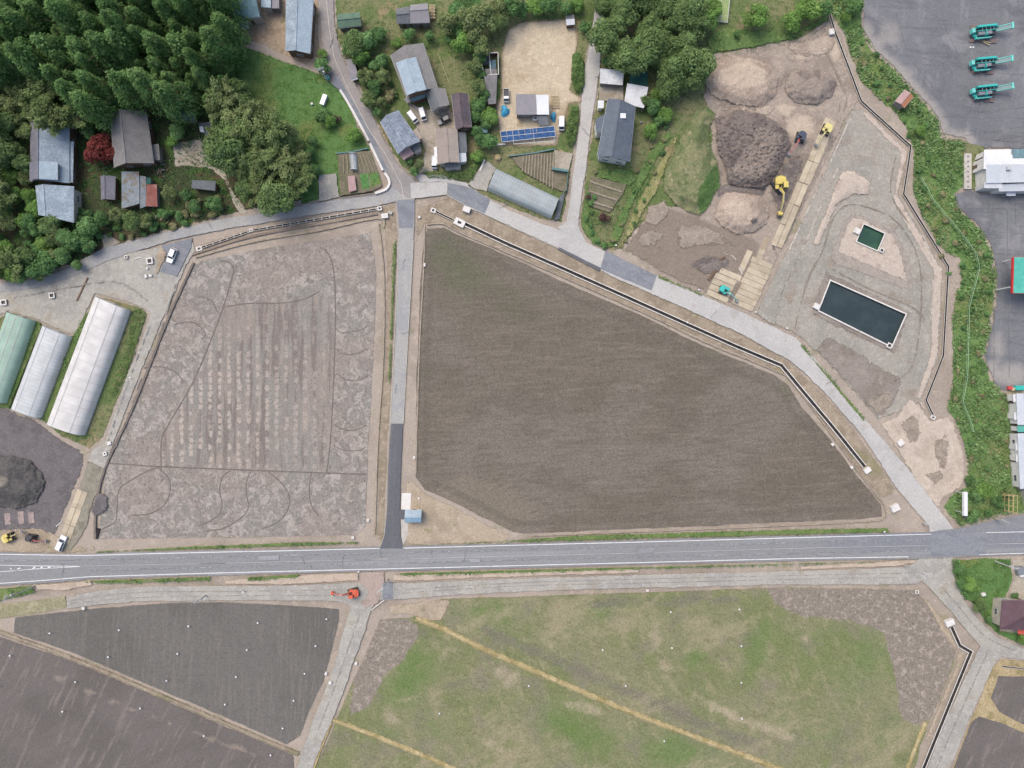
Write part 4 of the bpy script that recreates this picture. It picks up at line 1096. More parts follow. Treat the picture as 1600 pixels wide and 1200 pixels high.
cbox("gate_box", sq(718, 347.5, 17, 11, 27), .7, "white concrete gate box at the head of the long open channel", pit=.35)
cbox("catch_basin", sq(677, 328.5, 8, 7, 20), .4, "square basin at the top end of the short feeder channel", pit=.5)
cbox("catch_basin", sq(311, 388.5, 9, 7, -15), .4, "square basin at the left end of the narrow brown channel", pit=.5)
cbox("catch_basin", sq(392, 359.5, 6, 5, -15), .4, "small basin at the bend of the narrow brown channel", pit=.5)
cbox("catch_basin", sq(593, 325.5, 7, 6.5, -8), .4, "square basin at the right end of the narrow brown channel", pit=.5)
cbox("concrete_box", sq(601, 337, 10, 7, -6), .8, "pale grey concrete box left of the lane below the junction")
cbox("concrete_box", sq(609.5, 332, 6, 4.5, 25), .7, "small green-grey pump box beside the pale box near the junction", mat=m_concold)
cbox("concrete_box", sq(729, 327, 11, 8, 20), .9, "white concrete box at the kerb of the patched junction")
cbox("concrete_box", sq(1356, 735, 10, 7.5, -35), .9, "white concrete box closing the lower end of the long channel")
cbox("concrete_box", sq(1399.5, 794, 12, 10, -25), 1.0, "large white concrete box on bare earth right of the centre field")
cbox("concrete_box", sq(1408, 692, 9, 8, -35), .9, "white concrete box on the pale apron below the gravel pad")
cbox("concrete_box", sq(1485, 973.5, 13, 9, -20), .9, "white concrete box at the top of the bending channel, lower right")
cbox("concrete_box", sq(1300, 49, 8, 8, -10), .8, "white concrete box beside the winding channel at the top")
cbox("inlet_box", sq(1276.5, 478.5, 9, 8, 27), .7, "white inlet box at the left corner of the large pond")
cbox("outlet_box", sq(1390, 540, 8, 8, 27), .55, "open outlet box at the lower corner of the large pond", pit=.6)
cbox("inlet_box", sq(1340, 360.5, 9, 8, 27), .7, "white inlet box at the left side of the small pond")
cbox("outlet_box", sq(1378, 391, 7, 6.5, 27), .55, "open grey outlet box at the lower corner of the small pond", pit=.6)
cbox("catch_basin", sq(1458, 652, 8, 6, 30), .4, "square basin at the lower end of the winding channel", pit=.5)
cbox("catch_basin", sq(233.5, 407.5, 10, 10, -8), .5, "open square pit box in the gravel yard near the parked white car", pit=.6)
cbox("catch_basin", sq(80.5, 461.5, 9, 9, -8), .5, "open square pit box in the gravel yard above the white greenhouse", pit=.6)
cbox("catch_basin", sq(5, 472.5, 10, 9, -5), .5, "open square pit box at the left edge of the gravel yard", pit=.6)
cbox("catch_basin", sq(196.5, 401.5, 5, 5, 0), .4, "small round-looking pit box left of the larger one in the gravel yard", pit=.5)
cbox("concrete_box", sq(170, 692.5, 6, 5, -15), .5, "upper of two white boxes on the gravel farm track")
cbox("concrete_box", sq(163.5, 709, 6, 6, -15), .5, "lower of two white boxes on the gravel farm track", pit=.4)
cbox("concrete_box", sq(655, 339, 3.6, 3.6, 0), .5, "little white block right of the lane just below the junction")
cbox("valve_box", sq(663, 413.5, 3.2, 5, 0), .5, "little white valve box on the upper left bank of the centre field")
cbox("valve_box", sq(647, 715, 3.6, 4.4, 0), .5, "little white valve box on the lower left bank of the centre field")
cbox("valve_box", sq(575, 813, 4, 4, 0), .5, "little white valve box on the bank right of the left paddy")
cbox("valve_box", sq(551, 840.5, 4, 4, 0), .5, "little white valve box under the lower right corner of the left paddy")
cbox("valve_box", sq(1301.5, 694.5, 4, 4, -40), .5, "upper little white valve box on the right bank of the centre field")
cbox("valve_box", sq(1331.5, 730.5, 4, 4, -40), .5, "lower little white valve box on the right bank of the centre field")
cbox("valve_box", sq(509, 1053, 3.6, 4.4, 20), .5, "little white valve box on the left edge of the southern lane")
cbox("valve_box", sq(515.5, 1067, 4.6, 4.6, 20), .5, "white block standing on the left side of the southern lane")
cbox("valve_box", sq(556, 1037, 3.6, 4.4, 20), .5, "little white valve box on the right edge of the southern lane")
cbox("valve_box", sq(129.5, 951, 4.4, 3.6, 0), .5, "little white valve box at the top edge of the dark triangular field")
cbox("valve_box", sq(1012, 923, 4, 3, 0), .5, "little white valve box at the top edge of the greening field")
cbox("valve_box", sq(1433, 925, 6, 5, 0), .5, "open white block at the corner of the service road junction", pit=.5)
cbox("concrete_slab", [(628, 771), (642, 771), (641, 796), (627, 796)], .12, "pale concrete slab above the blue roofed bus shelter", "slab")
cbox("concrete_slab", [(626, 812), (638, 812), (637, 834), (630, 852), (627, 838)], .12, "grey-green concrete slab below the blue roofed bus shelter", "slab", mat=m_concold)

# ================================================================== SOIL HEAPS
def heap_noise(X, Y, sc, amp, seed=0, rid=False):
    out = np.zeros(X.shape)
    for i in range(len(X)):
        v = mnoise.noise(Vector((X[i] * sc, Y[i] * sc, seed))) + .5 * mnoise.noise(Vector((X[i] * sc * 2.3, Y[i] * sc * 2.3, seed + 3)))
        out[i] = (1 - abs(v) * 2) if rid else v
    return out * amp
def heap(name, poly, h, slope, mat, label, rough=.25, sc=.2, rid=False, res=2.6, extra=None, cat="soil heap", attrs=None):
    def hf(X, Y):
        s = np.where(inside(poly, X, Y), 1, -1) * sdist(poly, X, Y)
        t = np.clip((s + heap_noise(X, Y, .06, 3, 2)) / slope, 0, 1)
        z = h * (t * t * (3 - 2 * t)) + heap_noise(X, Y, sc, rough, 1, rid) * np.clip(s / 4, 0, 1) + heap_noise(X, Y, .045, h * .16, 8) * np.clip(s / 8, 0, 1)
        if extra is not None: z = z + extra(X, Y)
        return z
    o = sheet(name, poly, "patch", mat, 2.0, res, attrs, hf, kind=None, fe=9)
    tag(o, label, cat)
    return o
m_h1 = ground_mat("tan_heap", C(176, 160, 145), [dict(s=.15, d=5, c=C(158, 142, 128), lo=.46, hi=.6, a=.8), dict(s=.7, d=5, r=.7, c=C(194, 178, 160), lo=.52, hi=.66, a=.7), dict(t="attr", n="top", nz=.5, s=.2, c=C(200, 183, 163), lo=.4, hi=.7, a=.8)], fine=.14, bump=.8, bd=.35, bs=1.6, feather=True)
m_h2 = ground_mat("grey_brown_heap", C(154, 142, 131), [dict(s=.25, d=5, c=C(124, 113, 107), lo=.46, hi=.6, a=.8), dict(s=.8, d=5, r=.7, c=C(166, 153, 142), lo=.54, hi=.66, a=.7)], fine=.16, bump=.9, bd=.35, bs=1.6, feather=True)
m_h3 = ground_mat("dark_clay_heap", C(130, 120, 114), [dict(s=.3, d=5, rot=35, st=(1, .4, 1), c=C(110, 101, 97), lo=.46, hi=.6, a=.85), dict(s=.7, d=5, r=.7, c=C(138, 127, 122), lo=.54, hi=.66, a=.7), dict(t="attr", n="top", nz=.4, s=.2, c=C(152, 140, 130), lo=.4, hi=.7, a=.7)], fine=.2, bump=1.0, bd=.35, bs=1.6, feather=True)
m_h4 = ground_mat("grassed_heap", C(112, 121, 85), [dict(s=.12, d=5, c=C(140, 138, 104), lo=.46, hi=.6, a=.8), dict(s=.7, d=5, c=C(94, 112, 70), lo=.5, hi=.64, a=.7), dict(s=.5, d=5, w=.6, c=C(170, 160, 130), lo=.6, hi=.7, a=.7), dict(t="attr", n="top", nz=.5, s=.2, c=C(82, 114, 62), lo=.4, hi=.7, a=.8)], fine=.22, bump=.8, bd=.35, bs=1.6, feather=True)
m_h5 = ground_mat("black_soil_heap", C(100, 97, 95), [dict(s=.3, d=5, c=C(82, 81, 80), lo=.46, hi=.6, a=.9), dict(s=.8, d=5, r=.7, c=C(108, 104, 100), lo=.54, hi=.66, a=.7), dict(t="attr", n="top", nz=.6, s=.25, c=C(146, 138, 126), lo=.5, hi=.75, a=.8)], fine=.2, bump=.9, bd=.35, bs=1.6, feather=True)
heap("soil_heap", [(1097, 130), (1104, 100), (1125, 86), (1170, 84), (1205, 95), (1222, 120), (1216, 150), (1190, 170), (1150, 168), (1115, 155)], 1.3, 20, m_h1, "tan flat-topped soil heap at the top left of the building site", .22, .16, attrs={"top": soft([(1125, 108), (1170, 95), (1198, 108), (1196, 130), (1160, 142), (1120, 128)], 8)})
heap("soil_heap", [(1222, 126), (1236, 106), (1265, 100), (1298, 108), (1312, 128), (1305, 150), (1280, 168), (1245, 165), (1226, 150)], 1.4, 22, m_h2, "grey-brown rounded soil heap at the top right of the building site", .3, .2)
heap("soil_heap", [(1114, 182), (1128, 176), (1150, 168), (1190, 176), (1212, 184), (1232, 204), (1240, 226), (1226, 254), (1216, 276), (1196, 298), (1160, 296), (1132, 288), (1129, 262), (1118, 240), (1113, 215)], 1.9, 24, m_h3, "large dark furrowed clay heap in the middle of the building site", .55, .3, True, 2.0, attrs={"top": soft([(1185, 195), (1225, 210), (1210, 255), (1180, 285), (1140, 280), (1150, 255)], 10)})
heap("soil_heap", [(1116, 320), (1130, 298), (1160, 296), (1192, 302), (1206, 325), (1202, 350), (1180, 368), (1150, 370), (1125, 356), (1112, 340)], 1.4, 20, m_h1, "tan rounded soil heap beside the large yellow excavator", .25, .2, attrs={"top": blobs([(1150, 325, 30, 20, 0, .8)])})
heap("damp_soil_heap", [(1168, 344), (1174, 337), (1186, 338), (1190, 345), (1182, 352), (1176, 358), (1172, 352)], .3 + 1.3, 3, m_h5, "small black damp clod heap on top of the tan heap", .15, .4, attrs={"top": lambda X, Y: X * 0})
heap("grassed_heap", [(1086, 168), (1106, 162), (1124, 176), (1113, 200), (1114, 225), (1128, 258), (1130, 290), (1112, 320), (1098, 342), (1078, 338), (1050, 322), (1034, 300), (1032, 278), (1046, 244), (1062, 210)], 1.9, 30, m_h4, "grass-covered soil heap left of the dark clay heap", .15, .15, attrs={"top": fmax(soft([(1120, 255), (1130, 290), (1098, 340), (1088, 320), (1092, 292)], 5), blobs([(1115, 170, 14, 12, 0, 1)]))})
heap("black_soil_heap", [(-60, 720), (-20, 708), (20, 708), (50, 716), (70, 740), (72, 762), (58, 788), (30, 798), (0, 796), (-60, 800)], 1.5, 30, m_h5, "round black soil heap at the left edge", .2, .2, attrs={"top": blobs([(0, 752, 22, 14, 0, .9), (30, 735, 14, 10, 0, .5)])})
heap("spilled_soil_patch", [(146, 772), (160, 764), (170, 776), (172, 792), (162, 806), (144, 810), (138, 800)], .25, 8, m_dark, "dark soil spilled over the lower left edge of the left paddy", .08, .3, attrs={"top": lambda X, Y: X * 0})

# ================================================================== STEEL AND TIMBER TRACK PLATES
M = Mat("sandy_steel_plate", .8, .25)
col = layers_color(M, C(194, 181, 157), [dict(s=.4, d=5, c=C(178, 164, 140), lo=.46, hi=.62, a=.8), dict(s=1.0, d=5, r=.7, c=C(206, 194, 172), lo=.52, hi=.66, a=.6), dict(s=.18, d=5, c=C(168, 150, 126), lo=.6, hi=.7, a=.7)])
oi = M.node("ShaderNodeObjectInfo").outputs["Random"]
hs = M.node("ShaderNodeHueSaturation"); M.link(M.ramp(oi, 0, 1, .88, 1.08, False), hs.inputs["Value"]); M.put(hs.inputs["Color"], col); M.color(hs.outputs[0])
m_plate = M.m
def plate_road(label, plates):
    root = empty("track_plate_road", W(*plates[0][0], 0))
    tag(root, label, kind="structure")
    root.name = "track_plate_road"
    for i, pl in enumerate(plates):
        c = (sum(p[0] for p in pl) / 4, sum(p[1] for p in pl) / 4)
        z = G(*c) + .02 + .01 * (i % 3)
        cw = W(*c, z)
        q = MB(); q.prism([(W(*p, z) - cw)[:2] for p in pl], -.02, .03 + .012 * ((i * 7) % 3))
        o = q.build("track_plate", m_plate, root, bevel=.015)
        o.location = cw - Vector(root.location)
    return root
def quad_along(p, d, n, l, w):
    """plate from p along unit d (length l) with normal n (width w)"""
    return [p, (p[0] + d[0] * l, p[1] + d[1] * l), (p[0] + d[0] * l + n[0] * w, p[1] + d[1] * l + n[1] * w), (p[0] + n[0] * w, p[1] + n[1] * w)]
def unit(x, y):
    L = math.hypot(x, y); return (x / L, y / L)
plates = []
d1 = unit(-80, 190); n1 = (d1[1], -d1[0])
if n1[0] < 0: n1 = (-n1[0], -n1[1])
pos, jx = [1290, 183], 0
for i in range(6):
    L = 36.0
    for k in range(2):
        s = (i * 5 + k * 3) % 4 * .4
        p = (pos[0] + n1[0] * (9.2 * k) - n1[0] * s * .3, pos[1] + n1[1] * (9.2 * k) + s)
        plates.append(quad_along(p, d1, n1, L - .8, 8.6))
    pos = [pos[0] + d1[0] * L, pos[1] + d1[1] * L]
    if i == 2: pos[0] -= 1.5
for k in range(1):
    plates.append(quad_along((1195, 370), d1, n1, 35, 8.6))
plates.append(quad_along((1168, 390), unit(-15, 32), n1, 34, 9))
# cross-laid pad
dc = unit(33, 14); nc = unit(-14, 31)
p = [1176, 400]
for i in range(9):
    s = ((i * 3) % 4) * 1.0
    plates.append(quad_along((p[0] + s * .6, p[1] + s * .2), dc, nc, 35, 8.4))
    p = [p[0] + nc[0] * 9.0, p[1] + nc[1] * 9.0]
p = [1127, 418]
for i in range(5):
    s = ((i * 3) % 4) * 1.1
    plates.append(quad_along((p[0] - s, p[1] - s * .4), dc, nc, 35, 8.6))
    p = [p[0] + nc[0] * 9.3 - 1.2, p[1] + nc[1] * 9.3]
plate_road("sandy steel plates laid as a haul road beside the soil heaps", plates)
plates = []
d2 = unit(-30, 82); n2 = (d2[1], -d2[0])
if n2[0] < 0: n2 = (-n2[0], -n2[1])
p = [121, 764]
for i in range(3):
    for k in range(2):
        plates.append(quad_along((p[0] + n2[0] * 8.8 * k, p[1] + n2[1] * 8.8 * k), d2, n2, 28, 8.2))
    p = [p[0] + d2[0] * 28.8, p[1] + d2[1] * 28.8]
plate_road("brown muddy steel plates leading to the main road by the white car", plates)
plates = [sq(12, 811, 9, 18, -5), sq(33, 809, 9, 20, -4), sq(49, 809, 9, 17, -6)]
m_save = m_plate
m_plate = plain("weathered_timber", C(168, 152, 146), .9, .1, .2, 1.5, dirt=C(96, 88, 84))
plate_road("three weathered timber mats on black soil by the left edge", plates)
m_plate = m_save

# wheel lines on the gravel service road and the lanes
m_wl = ground_mat("wheel_line", C(150, 147, 140), [dict(s=.5, d=5, c=C(166, 162, 154), lo=.46, hi=.6, a=.9)], fine=.14, feather=True)
m_wlm = ground_mat("worn_wheel_path", C(158, 159, 161), [dict(s=.5, d=5, rot=-1.5, st=(.1, 1, 1), c=C(146, 147, 150), lo=.46, hi=.58, a=.9)], fine=.08, feather=True)
for pth, w, m_ in [([(110, 938), (210, 926), (350, 924), (560, 921)], 2, m_wl), ([(110, 943), (210, 934), (350, 931), (545, 930)], 2, m_wl), ([(620, 922), (800, 911), (1000, 905), (1250, 899), (1440, 895)], 2, m_wl), ([(620, 927), (800, 916), (1000, 911), (1250, 905), (1440, 902)], 2, m_wl),
    ([(562, 960), (545, 1010), (520, 1080), (490, 1160)], 3, m_wl), ([(1470, 915), (1500, 950), (1540, 995), (1600, 1022)], 3, m_wl), ([(1545, 1015), (1520, 1070), (1480, 1160), (1460, 1210)], 4, m_wl),
    ([(-100, 876), (130, 875), (600, 864), (1000, 854), (1450, 843)], 4, m_wlm), ([(140, 891), (600, 880), (1000, 870), (1450, 860)], 4, m_wlm), ([(180, 700), (215, 600), (255, 500), (275, 440)], 3, m_wl), ([(230, 470), (180, 440), (100, 450), (20, 465)], 5, m_wl), ([(168, 690), (200, 595), (235, 505)], 3, m_wl)]:
    sheet("wheel_track", band(smooth_path(pth, 5), w), "mark", m_wl if m_ is m_wl else m_wlm, .5, None, None, None, 4.0, skirt=0, fe=w * .6)

m_tar = ground_mat("sealed_crack", C(132, 133, 134), [dict(s=1.0, d=3, c=C(142, 143, 144), lo=.48, hi=.6, a=.9)], fine=.1, feather=True)
rr = random.Random(5)
for i in range(14):
    x = rr.uniform(20, 1580)
    yt = 868 - (x - 100) * .0245; yb = yt + 30
    pth = [(x, rr.uniform(yt, yt + 12))]
    for k in range(rr.randint(2, 4)): pth.append((pth[-1][0] + rr.uniform(-2.5, 2.5) + (rr.choice((0, 9)) if i % 3 == 0 else 0), pth[-1][1] + rr.uniform(3, 7)))
    sheet("sealed_crack", band(pth, .7), "mark", m_tar, .4, None, None, None, 2.0, skirt=0)
for x, y in ((420, 872), (742, 876), (1010, 860), (1290, 866)):
    sheet("road_patch", sq(x, y, rr.uniform(14, 34), rr.uniform(6, 9), -1.4), "mark", m_wlm, .4, None, None, None, 3.0, skirt=0, fe=1.2)
for x, y in ((630, 420), (626, 520), (620, 600), (780, 325), (1120, 485), (1290, 600), (910, 200), (930, 120), (560, 190), (520, 60), (450, 333), (330, 357)):
    a = rr.uniform(0, 6.28)
    pth = [(x, y)]
    for k in range(4): pth.append((pth[-1][0] + math.cos(a) * 4 + rr.uniform(-2, 2), pth[-1][1] + math.sin(a) * 4 + rr.uniform(-2, 2)))
    sheet("sealed_crack", band(pth, .7), "mark", m_tar, .4, None, None, None, 2.0, skirt=0)
# ================================================================== VEGETATION
def leaf_mat(name, c_a, c_b, c_c, rough=.7, sat=1.0):
    """leaf colours: a-b by leaf, shifted towards c by tree"""
    M = Mat(name, rough, .2)
    v = M.attr("v")
    col = M.mix(M.ramp(v, .1, .9, 0, 1, False), c_a, c_b)
    rnd = M.node("ShaderNodeObjectInfo").outputs["Random"]
    col = M.mix(M.math('MULTIPLY', rnd, .75), col, c_c)
    f = M.ramp(M.noise(.35, 3, .6), .35, .68, .72, 1.25, False)
    hs = M.node("ShaderNodeHueSaturation"); M.link(f, hs.inputs["Value"]); M.put(hs.inputs["Color"], col)
    hs.inputs["Saturation"].default_value = sat
    M.color(hs.outputs[0])
    M.b.inputs["Transmission Weight"].default_value = 0
    tr = M.node("ShaderNodeBsdfTranslucent"); M.link(hs.outputs[0], tr.inputs[0])
    mx = M.node("ShaderNodeMixShader"); mx.inputs[0].default_value = .42
    M.link(M.b.outputs[0], mx.inputs[1]); M.link(tr.outputs[0], mx.inputs[2])
    M.link(mx.outputs[0], M.n["Material Output"].inputs[0])
    return M.m
lm_cedar = leaf_mat("cedar_needles", C(96, 138, 76), C(158, 192, 118), C(114, 154, 88))
lm_dark = leaf_mat("evergreen_leaves", C(110, 142, 86), C(166, 192, 124), C(128, 156, 96))
lm_olive = leaf_mat("bamboo_leaves", C(124, 148, 92), C(186, 194, 136), C(142, 166, 104))
lm_mid = leaf_mat("garden_leaves", C(100, 146, 84), C(154, 192, 124), C(122, 166, 102))
lm_bright = leaf_mat("young_leaves", C(122, 168, 80), C(176, 210, 122), C(142, 186, 98))
lm_red = leaf_mat("maple_leaves", C(128, 62, 60), C(176, 94, 86), C(150, 76, 70))
lm_wine = leaf_mat("wine_leaves", C(104, 78, 76), C(144, 110, 104), C(120, 90, 86))
lm_hedge = leaf_mat("hedge_leaves", C(106, 144, 80), C(158, 186, 116), C(130, 164, 96))
lm_weed = leaf_mat("weed_leaves", C(116, 164, 98), C(176, 202, 140), C(140, 180, 110))
lm_weedlight = leaf_mat("dry_weed_leaves", C(154, 158, 112), C(198, 190, 148), C(172, 172, 126))
lm_grass = leaf_mat("verge_grass", C(108, 156, 92), C(154, 186, 120), C(126, 168, 102))
m_bark = plain("bark", C(86, 72, 60), .95, .05, .25, 3.0)
m_culm = plain("bamboo_culm", C(120, 128, 78), .8, .2, .15, 3.0)

def leaf_quads(pos, nrm, size, rs, aspect=1.6, axis=None, tri=False):
    """arrays of leaf quads (diamond) at pos facing nrm; axis: preferred long direction"""
    n = len(pos)
    nrm = nrm / (np.linalg.norm(nrm, axis=1, keepdims=True) + 1e-9)
    a = rs.normal(size=(n, 3)) if axis is None else axis + rs.normal(size=(n, 3)) * .25
    a = a - nrm * (a * nrm).sum(1, keepdims=True)
    a /= (np.linalg.norm(a, axis=1, keepdims=True) + 1e-9)
    b = np.cross(nrm, a)
    L = size[:, None]
    w = L / aspect
    v = np.stack([pos - a * L * .5, pos + b * w * .5, pos + a * L * .5, pos - b * w * .5], 1)
    return v
def leaf_obj_mesh(name, quads, vals, mat):
    n = len(quads)
    me = bpy.data.meshes.new(name)
    me.vertices.add(4 * n); me.loops.add(4 * n); me.polygons.add(n)
    me.vertices.foreach_set("co", quads.astype(np.float32).ravel())
    me.loops.foreach_set("vertex_index", np.arange(4 * n, dtype=np.int32))
    me.polygons.foreach_set("loop_start", np.arange(0, 4 * n, 4, dtype=np.int32))
    me.polygons.foreach_set("loop_total", np.full(n, 4, dtype=np.int32))
    me.update(calc_edges=True)
    at = me.attributes.new("v", 'FLOAT', 'POINT')
    at.data.foreach_set("value", np.repeat(vals, 4).astype(np.float32))
    me.materials.append(mat)
    me.update()
    return me
def unit_dirs(n, rs, zmin=-1.0):
    d = rs.normal(size=(n * 4 + 40, 3)); d /= np.linalg.norm(d, axis=1, keepdims=True)
    d = d[d[:, 2] > zmin][:n]
    return d

def crown_broad(seed, Rr, Hc, n, leaf, lobes=16, lobe_r=.42, mat=None, flat=1.0, z0=.25):
    """crown of radius Rr whose top is at Hc; made of overlapping leafy lobes"""
    rs = np.random.RandomState(seed)
    Q, V = [], []
    ch = Hc * (1 - z0)
    for i in range(lobes):
        d = unit_dirs(1, rs, -.35)[0]
        rr = rs.uniform(.25, .75) if i else 0
        c = np.array([d[0] * Rr * rr, d[1] * Rr * rr, Hc * z0 + ch * .42 + d[2] * ch * .38 * (rr + .2)])
        lr = Rr * lobe_r * rs.uniform(.7, 1.15)
        m = int(n / lobes)
        dd = unit_dirs(m, rs, -.55)
        rad = lr * rs.uniform(.72, 1.06, size=(len(dd), 1)) ** .6
        bump = 1 + .18 * np.sin(dd[:, :1] * 5 + i) * np.cos(dd[:, 1:2] * 6 + i * 2)
        p = c + dd * rad * bump * np.array([1, 1, flat])
        nn = dd + rs.normal(size=dd.shape) * .55 + np.array([0, 0, .35])
        Q.append(leaf_quads(p, nn, leaf * rs.uniform(.6, 1.4, len(dd)), rs))
        V.append(np.clip(rs.uniform(0, 1) * .45 + rs.uniform(0, .55, len(dd)), 0, 1))
    return np.concatenate(Q), np.concatenate(V)
def crown_cone(seed, Rr, Ht, n, z0=.2, leaf=.42):
    """full conifer crown: uneven tufts set on a cone, thick below and blunt-pointed above"""
    rs = np.random.RandomState(seed)
    Q, V = [], []
    lob = 44
    lean = rs.normal(size=2) * .5
    for i in range(lob):
        t = min(1, (i / lob) ** .85 * rs.uniform(.94, 1.04))
        rm = Rr * (1 - t) ** .62 * rs.uniform(.7, 1.25)
        a = i * 2.399 + rs.uniform(-.7, .7)
        c = np.array([math.cos(a) * rm * .7 + lean[0] * t, math.sin(a) * rm * .7 + lean[1] * t, Ht * (z0 + (1 - z0) * t * .95) - rm * .12 + rs.uniform(-.5, .5)])
        lr = Rr * (.40 * (1 - t) ** .5 + .16) * rs.uniform(.65, 1.35)
        m = int(n / lob * (1.25 - t * .6) * rs.uniform(.7, 1.3))
        dd = unit_dirs(m, rs, -.5)
        p = c + dd * lr * rs.uniform(.6, 1.15, (len(dd), 1)) ** .7 * np.array([1, 1, 1.2])
        nn = dd + rs.normal(size=dd.shape) * .6 + np.array([0, 0, .5])
        ax = dd + np.array([math.cos(a), math.sin(a), -.2]) * .8
        Q.append(leaf_quads(p, nn, leaf * rs.uniform(.6, 1.7, len(dd)), rs, 1.9, ax))
        V.append(np.clip(rs.uniform(0, .6) + rs.uniform(0, .4, len(dd)), 0, 1))
    return np.concatenate(Q), np.concatenate(V)
def crown_bamboo(seed, Rr, Ht, culms, per):
    rs = np.random.RandomState(seed)
    Q, V = [], []
    for c in range(culms):
        a = rs.uniform(0, 6.28); r0 = Rr * .35 * math.sqrt(rs.uniform())
        base = np.array([math.cos(a) * r0, math.sin(a) * r0, 0])
        out = np.array([math.cos(a + rs.normal() * .6), math.sin(a + rs.normal() * .6), 0])
        h = Ht * rs.uniform(.75, 1.05); reach = Rr * rs.uniform(.45, 1.0)
        t = rs.uniform(.4, 1.0, per)
        arch = np.where(t > .55, (t - .55) / .45, 0)
        p = base + out * (reach * (t * .25 + arch ** 1.7 * .75))[:, None]
        p[:, 2] = h * (t * 1.05 - arch ** 2 * .22)
        p += rs.normal(size=p.shape) * np.array([.42, .42, .28]) * (1.25 - t * .5)[:, None]
        nn = rs.normal(size=(per, 3)) * .6 + np.array([0, 0, .8])
        ax = np.tile(out + np.array([0, 0, -.5]), (per, 1))
        Q.append(leaf_quads(p, nn, rs.uniform(.35, .75, per), rs, 2.0, ax))
        V.append(np.clip(rs.uniform(0, .5) + rs.uniform(0, .5, per), 0, 1))
    return np.concatenate(Q), np.concatenate(V)
def trunk_mesh(name, h, r, mat, limbs=4, seed=0, spread=.5):
    rs = random.Random(seed)
    q = MB()
    pts = [Vector((0, 0, -.4))]
    for i in range(1, 5): pts.append(Vector((rs.uniform(-.12, .12) * i * .4, rs.uniform(-.12, .12) * i * .4, h * i / 4)))
    for i in range(4): q.tube(pts[i], pts[i + 1], r * (1 - i * .2), r * (1 - (i + 1) * .2) + .01, 7)
    for i in range(limbs):
        a = rs.uniform(0, 6.28); z = h * rs.uniform(.35, .8)
        q.tube((0, 0, z), (math.cos(a) * h * spread * .6, math.sin(a) * h * spread * .6, z + h * .25), r * .4, r * .12, 5)
    me = bpy.data.meshes.new(name)
    me.from_pydata(q.v, [], q.f); me.materials.append(mat); me.update()
    return me
MESH = {}
def lib(kind):
    """three or more crown meshes per kind, shared by all trees of that kind"""
    if kind in MESH: return MESH[kind]
    out = []
    spec = {  # kind: (crown fn per seed, mat, trunk height, radius, bark, true radius, height)
        "cedar": (lambda s: crown_cone(s, 3.2, 17, 6000), lm_cedar, 15, .24, m_bark, 8),
        "cedarlow": (lambda s: crown_cone(s, 2.9, 12, 5200, .08), lm_cedar, 11, .22, m_bark, 3),
        "dark": (lambda s: crown_broad(s, 4.2, 10, 6500, .5, 22), lm_dark, 6, .32, m_bark, 4),
        "olive": (lambda s: crown_bamboo(s, 3.2, 11, 16, 300), lm_olive, 8, .08, m_culm, 4),
        "oliveb": (lambda s: crown_broad(s, 3.2, 8, 4500, .42, 20, .36), lm_olive, 5, .22, m_bark, 3),
        "mid": (lambda s: crown_broad(s, 2.4, 5, 3400, .38, 16), lm_mid, 3, .16, m_bark, 4),
        "bright": (lambda s: crown_broad(s, 2.6, 4.6, 4200, .34, 16), lm_bright, 3, .16, m_bark, 3),
        "red": (lambda s: crown_broad(s, 3.2, 5.5, 4600, .4, 16), lm_red, 3.5, .2, m_bark, 1),
        "wine": (lambda s: crown_broad(s, 1.3, 2.2, 1600, .26, 9), lm_wine, 1.2, .08, m_bark, 1),
        "shrub": (lambda s: crown_broad(s, 1.1, 1.5, 1100, .28, 8, .5, None, .9, .1), lm_mid, .8, .06, m_bark, 4),
        "shrubdry": (lambda s: crown_broad(s, 1.1, 1.2, 900, .28, 8, .5, None, .8, .1), lm_weedlight, .7, .05, m_bark, 3),
    }[kind]
    for s in range(spec[5]):
        q, v = spec[0](s * 17 + len(kind))
        out.append((leaf_obj_mesh("crown", q, v, spec[1]), trunk_mesh("trunk", spec[2], spec[3], spec[4], 4, s)))
    MESH[kind] = out
    return out
TH = {"cedar": 17, "cedarlow": 12, "dark": 10, "olive": 11, "oliveb": 8, "mid": 5, "bright": 4.6, "red": 5.5, "wine": 2.2, "shrub": 1.5, "shrubdry": 1.2}
NTREE = [0]
def tree(kind, px, py, sc=1.0, label=None, group=None, name=None, cat=None):
    """px, py: where the photo shows the middle of the crown"""
    L = lib(kind)
    cm, tm = L[NTREE[0] % len(L)]
    NTREE[0] += 1
    hz = TH[kind] * sc * (.62 if kind not in ("shrub", "shrubdry", "wine") else .4)
    w = W(px, py, hz)
    bx, by = w.x / S + 800, 600 - w.y / S
    w.z = G(bx, by)
    nm = name or {"cedar": "cedar_tree", "cedarlow": "cedar_tree", "olive": "bamboo_clump", "shrub": "shrub", "shrubdry": "shrub"}.get(kind, "broadleaf_tree")
    rt = empty(nm, w, R.uniform(0, 6.28))
    rt.scale = (sc * R.uniform(.93, 1.07), sc * R.uniform(.93, 1.07), sc * R.uniform(.92, 1.08))
    t = bpy.data.objects.new("trunk", tm); COL.objects.link(t); t.parent = rt
    c = bpy.data.objects.new("crown", cm); COL.objects.link(c); c.parent = rt
    tag(rt, label, cat or {"bamboo_clump": "bamboo", "shrub": "shrub"}.get(nm, "tree"), group)
    return rt
